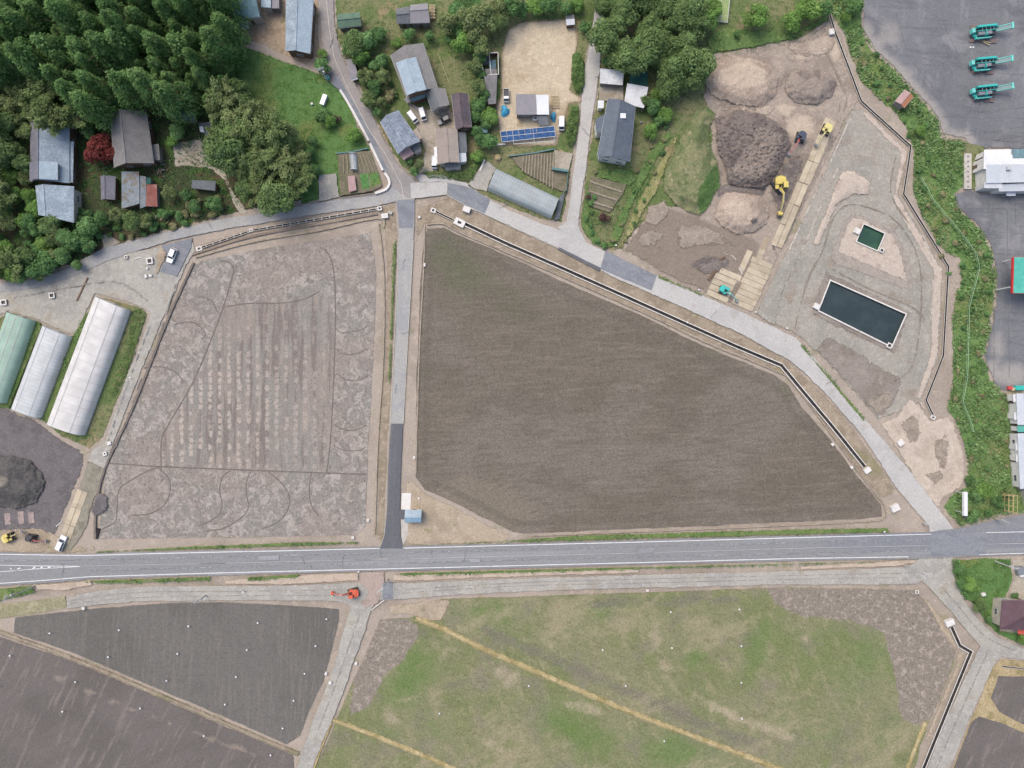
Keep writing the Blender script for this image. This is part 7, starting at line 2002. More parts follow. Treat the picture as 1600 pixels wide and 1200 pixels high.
# white kerb wall along the widened road
q = ridge("kerb_wall", [(531, 140), (540, 154), (552, 175), (565, 199), (576, 220)], 4.0, .55, G(548, 176), m_conc, None, 0, flat=.85)
tag(q, "white concrete kerb wall, upper length, left of the north village road", "wall")
q = ridge("kerb_wall", [(578, 224), (588, 245), (598, 266)], 4.0, .55, G(588, 250), m_conc, None, 0, flat=.85)
tag(q, "white concrete kerb wall, middle length above the vegetable plot corner", "wall")
q = ridge("kerb_wall", [(601, 270), (607, 279), (608, 288), (602, 296), (586, 302)], 4.2, .55, G(600, 270), m_conc, None, 0, flat=.85)
tag(q, "curved white concrete kerb wall at the corner of the junction", "wall")

m_timber_p = plain("grey_timber", C(170, 158, 142), .9, .1, .14, 2.0)
# brushwood and rubble by the old sheds
for px, py, rx, ry, h_, lb, mm in [(252, 268, 2.6, 2.0, .9, "heap of brown rubble between the grey farmhouse and the rusty shed", wm_wood), (258, 342, 3.0, 1.4, .7, "heap of dry brushwood below the rusty red shed", m_straw), (205, 322, 1.6, 1.0, .6, "heap of broken boards at the lower end of the patched shed", wm_wood), (845, 189, 1.2, .6, .5, "heap of odd scrap under the lean-to of the low building", wm_tin)]:
    r_ = bld("rubble_heap", px, py, lb, "rubble")
    rs_ = random.Random(px)
    for k in range(16):
        a = rs_.uniform(0, 6.28); q_ = rs_.uniform(0, 1)
        c_ = Vector((math.cos(a) * rx * q_, math.sin(a) * ry * q_, h_ * (1 - q_) * rs_.uniform(.4, 1)))
        d_ = Vector((rs_.uniform(-1, 1), rs_.uniform(-1, 1), rs_.uniform(-.3, .3))).normalized() * rs_.uniform(.4, 1.0)
        MB().bar(c_ - d_, c_ + d_, rs_.uniform(.12, .35), rs_.uniform(.08, .2)).build("plank", [wm_wood, mm, wm_tin, m_timber_p][k % 4], r_)
# ================================================================== VEHICLES AND MACHINES
def paint(name, c, rough=.35, var=.05, dirt=None):
    M = Mat(name, rough, .5)
    col = c
    if dirt: col = M.mix(M.math('MULTIPLY', M.ramp(M.noise(1.3, 5, .7, 0, M.obj()), .5, .72), .55), c, dirt)
    hs = M.node("ShaderNodeHueSaturation"); M.link(M.ramp(M.noise(2.5, 3, .6, 0, M.obj()), .3, .7, 1 - var, 1 + var, False), hs.inputs["Value"]); M.put(hs.inputs["Color"], col)
    M.color(hs.outputs[0])
    return M.m
pm_white = paint("white_paint", C(236, 237, 238), .3, .03)
pm_black = paint("black_paint", C(52, 56, 66), .2, .05)
pm_yellow = paint("machine_yellow", C(218, 198, 104), .45, .08, C(168, 146, 92))
pm_paleyellow = paint("pale_machine_yellow", C(224, 212, 138), .45, .08, C(180, 160, 110))
pm_orange = paint("machine_orange", C(214, 92, 56), .45, .08, C(150, 92, 70))
pm_red = paint("machine_red", C(206, 74, 70), .45, .08, C(168, 110, 100))
pm_teal = paint("machine_teal", C(52, 188, 178), .45, .1, C(80, 150, 146))
pm_tealp = paint("pale_teal", C(112, 206, 196), .45, .06)
pm_navy = paint("machine_navy", C(62, 72, 92), .45, .08, C(92, 88, 88))
pm_dark = paint("machine_dark", C(52, 54, 58), .6, .1, C(96, 88, 78))
pm_grey = paint("machine_grey", C(128, 132, 138), .5, .1, C(110, 104, 96))
pm_rub = paint("black_rubber", C(44, 44, 46), .85, .1, C(96, 88, 80))
pm_lamp = paint("lamp_glass", C(230, 226, 210), .15, .02)
pm_blue = plain("blue_tarpaulin", C(74, 166, 206), .6, .3, .18, 1.5)
m_wglass = paint("car_glass", C(52, 62, 70), .08, .04)

def place(name, px, py, ang, label, cat, dz=0.0, group=None):
    """ang: heading in degrees in the photo (0 = right, 90 = up)"""
    r = empty(name, GW(px, py, dz), math.radians(ang))
    tag(r, label, cat, group)
    return r
def rrect(x0, x1, w, r=.25, n=3):
    pts = []
    for cx, cy, a0 in ((x1 - r, w / 2 - r, 0), (x0 + r, w / 2 - r, 90), (x0 + r, -w / 2 + r, 180), (x1 - r, -w / 2 + r, 270)):
        for i in range(n + 1):
            a = math.radians(a0 + 90 * i / n); pts.append((cx + r * math.cos(a), cy + r * math.sin(a)))
    return pts
def loft(rings, mat, name, parent, smooth=False):
    n = len(rings[0]); V, F = [], []
    for rg in rings: V += rg
    for k in range(len(rings) - 1):
        for i in range(n):
            a, b = k * n + i, k * n + (i + 1) % n
            F.append((a, b, b + n, a + n))
    F += [tuple(range(n - 1, -1, -1)), tuple(range((len(rings) - 1) * n, len(rings) * n))]
    return mesh_obj(name, V, F, mat, parent, smooth)
def wheels(rt, xs, w, r=.29, t=.18):
    for x in xs:
        for s in (-1, 1):
            o = MB().tube((x, s * (w / 2 - t), r), (x, s * (w / 2 + .01), r), r, None, 14).build("wheel", pm_rub, rt)
            MB().tube((x, s * (w / 2 - .02), r), (x, s * (w / 2 + .025), r), r * .6, None, 10).build("rim", wm_metal, o)
def lamps(rt, x, w, z, mat, name):
    for s in (-1, 1): MB().box(x - .05, s * (w / 2 - .35) - .14, z - .08, x + .03, s * (w / 2 - .35) + .14, z + .08).build(name, mat, rt)
def car(px, py, ang, label, L=4.0, w=1.7, h=1.48, mat=None, van=False):
    rt = place("parked_car", px, py, ang, label, "car")
    mat = mat or pm_white
    x0, x1 = -L / 2, L / 2
    rings = [[(x, y, z) for x, y in rrect(x0 + i, x1 - i, w - 2 * i, .3)] for z, i in ((.22, .06), (.4, 0), (.68, 0), (.84, .05))]
    loft(rings, mat, "body", rt)
    # bonnet and boot deck crown
    c0, c1 = (x0 + .12, x1 - (.75 if van else 1.05))
    base = [(x, y, .83) for x, y in rrect(c0, c1, w - .14, .22)]
    top = [(x, y, h - .06) for x, y in rrect(c0 + .28, c1 - .55, w - .46, .22)]
    loft([base, top], m_wglass, "window_band", rt)
    r0 = [(x, y, h - .07) for x, y in rrect(c0 + .25, c1 - .52, w - .4, .25)]
    r1 = [(x, y, h) for x, y in rrect(c0 + .36, c1 - .62, w - .56, .25)]
    loft([r0, r1], mat, "roof", rt)
    for s in (-1, 1):
        q = MB()
        for (xb, xt) in ((c0 + .12, c0 + .36), (c1 - .1, c1 - .62), ((c0 + c1) / 2, (c0 + c1) / 2)):
            q = MB().bar((xb, s * (w / 2 - .1), .84), (xt, s * (w / 2 - .25), h - .05), .09, .06); q.build("pillar", mat, rt)
        MB().box(c1 - .55, s * (w / 2) - .02, .9, c1 - .4, s * (w / 2 + .16) , 1.05).build("mirror", mat, rt)
    lamps(rt, x1 - .03, w, .62, pm_lamp, "headlight"); lamps(rt, x0 + .03, w, .68, pm_red, "tail_light")
    wheels(rt, (x0 + .75, x1 - .75), w)
    return rt
def kei_truck(px, py, ang, label, bed=None, L=3.4, w=1.48):
    rt = place("kei_truck", px, py, ang, label, "truck")
    x1 = L / 2
    rings = [[(x, y, z) for x, y in rrect(a, b, w - 2 * i, .12)] for z, a, b, i in ((.3, x1 - 1.2, x1, .03), (.95, x1 - 1.2, x1 - .02, 0), (1.05, x1 - 1.2, x1 - .1, .03))]
    loft(rings, pm_white, "cab_body", rt)
    loft([[(x, y, 1.04) for x, y in rrect(x1 - 1.16, x1 - .14, w - .1, .1)], [(x, y, 1.68) for x, y in rrect(x1 - 1.12, x1 - .52, w - .26, .1)]], m_wglass, "window_band", rt)
    loft([[(x, y, 1.66) for x, y in rrect(x1 - 1.18, x1 - .46, w - .18, .12)], [(x, y, 1.76) for x, y in rrect(x1 - 1.12, x1 - .52, w - .28, .12)]], pm_white, "cab_roof", rt)
    MB().box(-L / 2, -w / 2, .45, x1 - 1.24, w / 2, .66).build("chassis", pm_dark, rt)
    MB().box(-L / 2 + .05, -w / 2 + .05, .66, x1 - 1.28, w / 2 - .05, .72).build("bed_floor", bed or pm_dark, rt)
    for a in ((-L / 2, -w / 2, x1 - 1.26, -w / 2 + .05), (-L / 2, w / 2 - .05, x1 - 1.26, w / 2), (-L / 2, -w / 2 + .05, -L / 2 + .05, w / 2 - .05), (x1 - 1.3, -w / 2 + .05, x1 - 1.25, w / 2 - .05)):
        MB().box(a[0], a[1], .62, a[2], a[3], .98).build("bed_side", pm_white, rt)
    lamps(rt, x1 - .02, w, .7, pm_lamp, "headlight")
    wheels(rt, (-L / 2 + .65, x1 - .55), w, .27)
    return rt
def kei_van(px, py, ang, label, L=3.4, w=1.48, h=1.85):
    rt = place("kei_van", px, py, ang, label, "van")
    x0, x1 = -L / 2, L / 2
    loft([[(x, y, z) for x, y in rrect(x0 + i, x1 - j, w - 2 * i, .15)] for z, i, j in ((.25, .04, .04), (.5, 0, 0), (1.0, 0, .03))], pm_white, "body", rt)
    loft([[(x, y, .99) for x, y in rrect(x0 + .04, x1 - .12, w - .08, .14)], [(x, y, h - .1) for x, y in rrect(x0 + .1, x1 - .62, w - .24, .14)]], m_wglass, "window_band", rt)
    loft([[(x, y, h - .11) for x, y in rrect(x0 + .06, x1 - .56, w - .14, .16)], [(x, y, h) for x, y in rrect(x0 + .16, x1 - .68, w - .34, .16)]], pm_white, "roof", rt)
    for s in (-1, 1):
        for xb in (x0 + .08, x0 + 1.3, x1 - 1.25):
            MB().bar((xb, s * (w / 2 - .03), 1.0), (xb, s * (w / 2 - .1), h - .08), .12, .05).build("pillar", pm_white, rt)
    lamps(rt, x1 - .02, w, .65, pm_lamp, "headlight"); lamps(rt, x0 + .02, w, .8, pm_red, "tail_light")
    wheels(rt, (x0 + .6, x1 - .6), w, .27)
    return rt
car(270.5, 400, 248, "white hatchback parked on the dark patch by the gravel yard", 3.9, 1.65, 1.5)
car(98, 848, 66, "white car waiting on the steel plates by the main road", 4.2, 1.7, 1.45)
car(694, 189, 205, "black car parked in the farm courtyard", 3.6, 1.55, 1.5, pm_black)
kei_truck(791, 151, 270, "white kei truck with black load bed left of the grey and white roof")
kei_van(877, 195, 270, "white kei van beside the hedge right of the solar array")
kei_van(645.5, 185, 307, "white kei van parked slantwise by the mottled blue roof", 3.3, 1.4, 1.6)
kei_van(661, 180.5, 287, "white kei van next to the annex of the big farmhouse", 3.2, 1.4, 1.8)
kei_truck(679.5, 254.5, 270, "white kei truck parked left of the beige roof", pm_white)

def excavator(px, py, ang, label, mat, s=1.0, track_ang=0, boom=(2.9, 2.2), bucket=True, cabm=None, dz=0.0, upm=None, weight=None, armmat=None):
    """ang: heading of boom; track_ang: tracks relative to the boom"""
    rt = place("excavator", px, py, ang, label, "excavator", dz)
    rt.scale = (s, s, s)
    up = upm or mat
    ta = Matrix.Rotation(math.radians(track_ang), 4, 'Z')
    for sd in (-1, 1):
        pts = []
        for i in range(9): a = math.radians(90 + 180 * i / 8); pts.append((-1.15 + .33 * math.cos(a), .36 + .33 * math.sin(a)))
        for i in range(9): a = math.radians(-90 + 180 * i / 8); pts.append((1.15 + .33 * math.cos(a), .36 + .33 * math.sin(a)))
        q = MB(); q.profile(pts, sd * .92 - .21, sd * .92 + .21); q.v = [tuple(ta @ Vector(v)) for v in q.v]
        o = q.build("track", pm_rub, rt)
        q = MB()
        for k in range(9): q.box(-1.2 + k * .28, sd * .92 - .23, .69, -1.06 + k * .28, sd * .92 + .23, .73)
        q.v = [tuple(ta @ Vector(v)) for v in q.v]
        g = q.build("track_shoes", pm_dark, o); g["kind"] = "stuff"
    q = MB().box(-.6, -.75, .35, .6, .75, .68); q.v = [tuple(ta @ Vector(v)) for v in q.v]; q.build("undercarriage", pm_dark, rt)
    MB().tube((0, 0, .66), (0, 0, .82), .5, None, 14).build("slew_ring", pm_dark, rt)
    MB().prism(rrect(-1.25, 1.05, 2.1, .25), .82, .98).build("deck", pm_dark, rt)
    MB().prism(rrect(-1.0, .1, 2.05, .2), .98, 1.62).build("engine_cover", up, rt, bevel=.06)
    MB().prism([(-1.0, -1.02), (-1.0, 1.02), (-1.25, .95), (-1.5, .5), (-1.56, 0), (-1.5, -.5), (-1.25, -.95)], .86, 1.5).build("counterweight", weight or up, rt)
    MB().box(.12, -1.0, .98, .95, -.35, 1.35).build("side_box", up, rt, bevel=.05)
    # cab on the left of the boom
    cb = MB(); cb.box(-.15, .22, .98, 1.05, 1.05, 2.35, None, .05); c = cb.build("cab_window", m_wglass, rt)
    MB().box(-.2, .18, 2.32, 1.02, 1.08, 2.46).build("cab_roof", cabm or mat, rt, bevel=.04)
    for x, y in ((-.12, .25), (-.12, 1.02), (1.0, .25), (1.0, 1.02)): MB().bar((x, y, .98), (x * .96, y, 2.36), .09).build("cab_post", cabm or mat, rt)
    MB().box(-.17, .2, .98, 1.07, 1.07, 1.3).build("cab_base", cabm or mat, rt)
    # boom, arm, bucket
    b1, b2 = boom
    am = armmat or mat
    k = Vector((.9 + b1 * .5, -.1, 1.2 + b1 * .62)); e = Vector((.9 + b1, -.1, 1.2 + b1 * .42)); t = Vector((.9 + b1 + b2 * .72, -.1, 1.2 + b1 * .42 - b2 * .62))
    f = Vector((.85, -.1, 1.15))
    o = MB().bar(f, k, .3, .36).bar(k - (k - f).normalized() * .1, e, .28, .3).build("boom", am, rt)
    MB().bar(e + Vector((-.25, 0, .15)), t, .24, .26).build("arm", am, rt)
    for y in (-.3, .1): MB().tube((1.0, y, 1.0), (k + Vector((-.2, y + .1, -.25))), .06, None, 6).build("boom_cylinder", wm_metal, rt)
    MB().tube(k + Vector((.1, 0, .24)), e + Vector((-.2, 0, .22)), .06, None, 6).build("arm_cylinder", wm_metal, rt)
    MB().tube(e + Vector((.1, 0, .22)), t + Vector((-.1, 0, .3)), .05, None, 6).build("bucket_cylinder", wm_metal, rt)
    pr = [(0, .05), (.5, .1), (.66, -.15), (.5, -.5), (.1, -.62), (-.25, -.5), (-.05, -.3)]
    bk = MB(); bk.profile([(t.x + x, t.z + z) for x, z in pr], t.y - .42, t.y + .42); bo = bk.build("bucket", pm_grey if bucket is True else bucket, rt)
    for j in range(4): MB().box(t.x - .38, t.y - .38 + j * .23, t.z - .6, t.x - .2, t.y - .3 + j * .23, t.z - .5).build("tooth", wm_metal, bo)
    return rt
excavator(1216, 290, 272, "large yellow excavator with boom lowered beside the tan soil heap", pm_yellow, 1.3, 35, (3.0, 2.2), bucket=pm_yellow, upm=pm_yellow, cabm=pm_yellow)
excavator(1289, 204, 237, "small pale yellow excavator standing on the upper steel plates", pm_paleyellow, .95, 8, (2.6, 1.8), upm=pm_paleyellow)
excavator(1249, 216, 236, "red excavator with dark body beside the dark clay heap", pm_red, .95, 20, (2.9, 2.2), upm=pm_navy, cabm=pm_navy, weight=pm_navy)
excavator(1130, 454, 320, "turquoise mini excavator standing on the cross-laid plates", pm_teal, .85, 25, (2.6, 1.8), armmat=pm_tealp, bucket=pm_grey)
excavator(553, 925, 182, "orange excavator on the service road left of the crossing", pm_orange, .95, 15, (2.9, 2.2), bucket=pm_orange)
excavator(17, 839, 25, "yellow excavator at the digging site by the left edge", pm_yellow, .95, 0, (2.0, 1.2), weight=pm_paleyellow)
excavator(52, 840, 350, "orange-red excavator with dark body digging left of the waiting car", pm_red, .85, 0, (2.2, 1.6), upm=pm_dark, cabm=pm_dark, weight=pm_dark)

def screen_plant(px, py, ang, label):
    """tracked crushing and screening plant, about 11.5 m long; +x is the conveyor end"""
    rt = place("tracked_screening_plant", px, py, ang, label, "crusher", 0, "turquoise crushing plants in the machine yard")
    rt.scale = (.86, .9, .9)
    for sd in (-1, 1):
        pts = []
        for i in range(9): a = math.radians(90 + 180 * i / 8); pts.append((-1.6 - .8 + .42 * math.cos(a), .42 + .42 * math.sin(a)))
        for i in range(9): a = math.radians(-90 + 180 * i / 8); pts.append((1.6 - .8 + .42 * math.cos(a), .42 + .42 * math.sin(a)))
        MB().profile(pts, sd * 1.05 - .25, sd * 1.05 + .25).build("track", pm_rub, rt)
    MB().box(-4.6, -.95, .85, 1.9, .95, 1.15).build("chassis", pm_teal, rt)
    # long hopper box with open dark inside
    q = MB(); q.box(-4.0, .95, 1.15, 1.7, 1.5, 2.75).build("side_wall", pm_teal, rt)
    MB().box(-4.0, .0, 1.15, 1.7, .12, 2.5).build("side_wall", pm_teal, rt)
    MB().box(-4.0, .12, 1.15, 1.7, .95, 1.75).build("screen_deck", pm_dark, rt)
    for x in (-2.6, -1.4, -.2, .8): MB().box(x, .12, 2.2, x + .16, .95, 2.4).build("cross_beam", pm_grey, rt)
    MB().add([(1.7, .95, 2.75), (1.7, 1.5, 2.75), (2.5, 1.1, 2.0), (2.5, .7, 2.0), (1.7, .95, 1.15), (1.7, 1.5, 1.15), (2.5, 1.1, 1.2), (2.5, .7, 1.2)], [(0, 1, 2, 3), (7, 6, 5, 4), (0, 3, 7, 4), (1, 5, 6, 2), (2, 6, 7, 3), (0, 4, 5, 1)]).build("nose_plate", pm_tealp, rt)
    # feeder head at the rear
    MB().box(-5.4, -.2, .9, -4.5, 1.1, 2.3).build("feeder_head", pm_tealp, rt, bevel=.1)
    MB().box(-4.45, .0, 1.2, -4.05, 1.0, 2.0).build("feeder_gate", pm_dark, rt)
    # engine side
    MB().box(-3.6, -1.0, 1.15, -1.6, -.05, 2.2).build("engine_cover", pm_grey, rt, bevel=.05)
    MB().box(-1.3, -1.0, 1.15, .3, -.05, 2.35).build("power_unit", pm_grey, rt, bevel=.05)
    MB().box(-1.5, -1.3, 1.2, -1.3, .0, 2.5).build("bulkhead", pm_teal, rt)
    MB().box(.4, -1.0, 1.0, 1.8, -.1, 1.9).build("fuel_tank", pm_dark, rt)
    MB().box(-4.2, -1.75, 1.0, .4, -1.1, 1.12).build("walkway", pm_teal, rt)
    for a, b_ in (((-4.2, -1.75, 1.9), (.4, -1.75, 1.9)), ((-4.2, -1.75, 1.5), (.4, -1.75, 1.5)), ((-4.2, -1.75, 1.9), (-4.2, -1.05, 1.9))): MB().bar(a, b_, .12).build("hand_rail", pm_tealp, rt)
    for x in (-4.2, -2.7, -1.2, .4): MB().bar((x, -1.75, 1.05), (x, -1.75, 1.95), .08).build("rail_post", pm_teal, rt)
    # discharge conveyor with lattice sides
    a0, a1 = Vector((1.2, 0, 1.2)), Vector((6.0, 0, 2.9))
    for y in (-.25, .95):
        MB().bar(a0 + Vector((0, y, 0)), a1 + Vector((0, y, 0)), .12, .16).build("conveyor_rail", pm_teal, rt)
        MB().bar(a0 + Vector((0, y, .5)), a1 + Vector((0, y, .4)), .08, .08).build("conveyor_rail", pm_tealp, rt)
    MB().bar(a0 + Vector((0, .35, .08)), a1 + Vector((0, .35, .08)), .8, .06).build("belt", pm_grey, rt)
    for i in range(8):
        p = a0.lerp(a1, (i + .5) / 8)
        MB().bar(p + Vector((0, -.25, .1)), p + Vector((0, .95, .1)), .1, .1).build("cross_beam", pm_teal, rt)
        p2 = a0.lerp(a1, (i + 1) / 8)
        MB().bar(p + Vector((0, -.25, 0)), p2 + Vector((0, -.25, .45)), .06).build("lattice_bar", pm_tealp, rt)
    MB().tube((6.05, -.5, 3.0), (6.05, 1.2, 3.0), .32, None, 10).build("head_drum", pm_tealp, rt)
    MB().bar((3.6, .35, 1.9), (2.0, .35, .9), .16).build("conveyor_strut", pm_teal, rt)
    return rt
screen_plant(1540, 53, 6, "uppermost of three turquoise tracked crushing plants in the machine yard")
screen_plant(1539, 103, 5, "middle one of three turquoise tracked crushing plants in the machine yard")
screen_plant(1540, 146, 6, "lowest of three turquoise tracked crushing plants in the machine yard")
# rust stains under them
m_stain = ground_mat("rust_stained_asphalt", C(130, 116, 112), [dict(s=.4, d=5, c=C(142, 106, 92), lo=.5, hi=.64, a=.7)], fine=.1, feather=True)
for y in (50, 99, 142):
    for dx, dy, w in ((-18, 13, 12), (2, 14, 10)) if y > 60 else ((-18, 13, 22), (6, 14, 14), (-20, -8, 12)):
        sheet("rust_stain", sq(1544 + dx, y + dy, w + 6, 9, -4), "patch", m_stain, 1.5, None, None, None, 2.5, fe=3.6)

# ================================================================== POLES, BOARDS, SMALL THINGS
m_pole = plain("concrete_pole", C(186, 184, 178), .85, .15, .08, 2.0)
def utility_pole(px, py, label, h=11.0, ang=20, arms=2, lamp=False):
    rt = place("utility_pole", px, py, ang, label, "utility pole")
    MB().tube((0, 0, -.5), (0, 0, h), .19, .12, 9).build("pole", m_pole, rt)
    for i in range(arms):
        z = h - .35 - i * .8
        MB().bar((-1.0 + i * .2, .14, z), (1.0 - i * .2, .14, z), .1, .1).build("crossarm", wm_metal, rt)
        for x in (-.85, -.4, .4, .85): MB().tube((x * (1 - i * .2), .14, z + .05), (x * (1 - i * .2), .14, z + .28), .07, .05, 6).build("insulator", wm_white, rt)
    MB().tube((.32, 0, h - 3.0), (.32, 0, h - 2.1), .24, None, 10).build("transformer", wm_metal, rt)
    for i in range(8): MB().bar((-.15, .0, 2.2 + i * .8), (-.36, .0, 2.2 + i * .8), .03).build("step_bolt", wm_metal, rt)
    return rt
utility_pole(606, 905, "concrete utility pole at the crossing below the new asphalt lane", 11, 30)
utility_pole(1412, 883, "concrete utility pole at the service road near the right junction", 11, 50)
utility_pole(54, 916, "concrete utility pole at the left edge below the main road", 11, 75)
utility_pole(1555, 877, "concrete utility pole at the top right of the corner garden", 8, 10)
utility_pole(1553, 810, "short concrete pole with crossarm at the right edge of the main road", 4.5, -30, 1)
utility_pole(513, 128, "concrete utility pole at the bend of the north village road", 8, 15)
utility_pole(1441, 817, "low leaning-looking white pole at the mouth of the pale road", 3.0, 0, 1)
utility_pole(322, 930, "thin utility pole on the service road left of the orange excavator", 6.5, 0, 1)
# tall white board
rt = place("sign_board", 1492, 783, 90, "tall white sign board on posts at the road junction", "sign board")
for x in (-2.4, 2.6): MB().tube((x, 0, -.4), (x, 0, 4.2), .1, None, 8).build("post", wm_metal, rt)
MB().box(-3.0, -.42, 3.6, 3.0, .42, 4.5).build("board", pm_white, rt, bevel=.03)
MB().box(-3.7, -.3, 3.6, -3.1, .3, 4.3).build("end_box", pm_dark, rt)
# yellow scaffold frame
rt = place("steel_scaffold", 1566, 783, 90, "bare yellowish steel sign frame in the weeds at the right edge", "frame")
pm_fr = paint("faded_yellow_steel", C(206, 184, 130), .6, .08)
for x in (-2.2, -.75, .75, 2.2):
    for y in (-.5, .5): MB().tube((x, y, -.3), (x, y, 4.8), .06, None, 6).build("post", pm_fr, rt)
for z in (1.6, 3.2, 4.8):
    for y in (-.5, .5): MB().bar((-2.4, y, z), (2.4, y, z), .09).build("rail", pm_fr, rt)
    for x in (-2.2, 2.2): MB().bar((x, -.5, z), (x, .5, z), .07).build("tie_bar", pm_fr, rt)
MB().bar((2.2, 2.6, 3.5), (2.0, .2, 4.8), .09).build("brace", pm_fr, rt)
# blue tarpaulin heaps
def tarp(px, py, rx, ry, h, label, seed):
    rs = random.Random(seed)
    rt = place("tarpaulin_heap", px, py, 0, label, "tarpaulin")
    V, F = [(0, 0, h)], []
    n, m = 18, 5
    for k in range(1, m + 1):
        t = k / m
        for i in range(n):
            a = 2 * math.pi * i / n
            q = 1 + .14 * math.sin(a * 3 + seed) + rs.uniform(-.07, .07)
            V.append((rx * t * q * math.cos(a), ry * t * q * math.sin(a), h * (1 - t ** 2.2) * (1 + rs.uniform(-.2, .2)) + .02))
    for i in range(n): F.append((0, 1 + i, 1 + (i + 1) % n))
    for k in range(m - 1):
        for i in range(n):
            a, b = 1 + k * n + i, 1 + k * n + (i + 1) % n
            F.append((a, a + n, b + n, b))
    mesh_obj("cover", V, F, pm_blue, rt, True)
    for i in range(5):
        a = 2 * math.pi * i / 5 + .4
        MB().tube((rx * .98 * math.cos(a), ry * .98 * math.sin(a), 0), (rx * .98 * math.cos(a), ry * .98 * math.sin(a), .22), .16, .12, 7).build("sandbag", wm_plaster, rt)
tarp(789, 174, 1.1, 1.6, 1.1, "bright blue tarpaulin heap in front of the kei truck", 2)
tarp(864.5, 183, .75, 1.3, 1.2, "blue tarpaulin covered load right of the white roof half", 5)
# timber stack, pallets, debris
m_timber = plain("pale_timber", C(196, 178, 146), .9, .1, .14, 2.0)
rt = place("timber_stack", 867, 160, 0, "stack of pale boards right of the white roof half", "timber")
for i in range(9): MB().box(-1.0 + (i % 3) * .12, 1.5 - i * .38, .0, 1.0 + (i % 3) * .1, 1.74 - i * .38, .22 + .05 * (i % 2)).build("board", m_timber, rt)
rt = place("pallet_stack", 676, 21, 0, "stack of pale pallets at the right end of the grey workshop", "pallets")
for i in range(3): MB().box(-.7 + i * .5, -1.8, 0, -.45 + i * .5, 1.8, .9).build("slat", m_timber, rt)
for i in range(5): MB().box(-.75, -1.7 + i * .82, .9, .85, -1.5 + i * .82, .97).build("slat", m_timber, rt)
rt = place("timber_stack", 814, 192, 80, "few pale boards lying above the solar array", "timber")
for i in range(4): MB().box(-.9, -.5 + i * .42, 0, .9, -.3 + i * .42, .14).build("board", m_timber, rt)
rt = place("cargo_box", 836, 187, 0, "small white appliance box in front of the grey and white building", "box")
MB().box(-.65, -.5, 0, .65, .5, 1.0).build("case", pm_white, rt, bevel=.04); MB().box(-.4, -.25, 1.0, .4, .25, 1.03).build("grille", pm_grey, rt)
rt = place("storage_box", 507, 158, 70, "long white storage box standing in the roadside meadow", "box")
MB().box(-1.3, -.5, 0, 1.3, .5, 1.1).build("case", pm_white, rt, bevel=.05); MB().box(-1.35, -.55, 1.1, 1.35, .55, 1.18).build("lid", pm_white, rt)
rt = place("hay_stack", 778, 247, 0, "small round straw heap left of the vegetable rows", "straw heap")
V, F = [], []
for k in range(5):
    t = k / 4
    V += [(math.cos(i * .524) * 1.0 * math.cos(t * 1.5) * R.uniform(.9, 1.1), math.sin(i * .524) * 1.0 * math.cos(t * 1.5) * R.uniform(.9, 1.1), 1.2 * math.sin(t * 1.5)) for i in range(12)]
for k in range(4): F += [(k * 12 + i, k * 12 + (i + 1) % 12, k * 12 + 12 + (i + 1) % 12, k * 12 + 12 + i) for i in range(12)]
mesh_obj("straw", V + [(0, 0, 1.25)], F + [(48 + i, 48 + (i + 1) % 12, 60) for i in range(12)], m_straw, rt)
rt = place("ventilator_hut", 890, 37, 5, "small dark hut with pale roof at the top of the sandy lot", "shed")
MB().box(-.9, -1.2, 0, .9, 1.0, 1.8).build("wall", wm_wood, rt); MB().box(-1.1, -1.3, 1.8, 1.1, 0.2, 1.95).build("roof_panel", rm_pale, rt); MB().box(-1.1, .22, 1.8, 1.1, 1.3, 1.92).build("roof_panel", rm_dgrey, rt)
MB().box(-.35, -1.25, 0, .35, -1.2, 1.6).build("door", m_doorw, rt)
# stone row with round caps by the workshop
rt = place("planter_strip", 1511.5, 268, 90, "pale concrete strip with a row of round holes left of the white workshop", "planter")
MB().box(-4.6, -.95, -.1, 4.6, .95, .3).build("strip", m_concold, rt, bevel=.05)
for i in range(7): MB().tube((-4.0 + i * 1.3, 0, .28), (-4.0 + i * 1.3, 0, .33), .28, None, 12).build("hole_cover", pm_grey, rt)
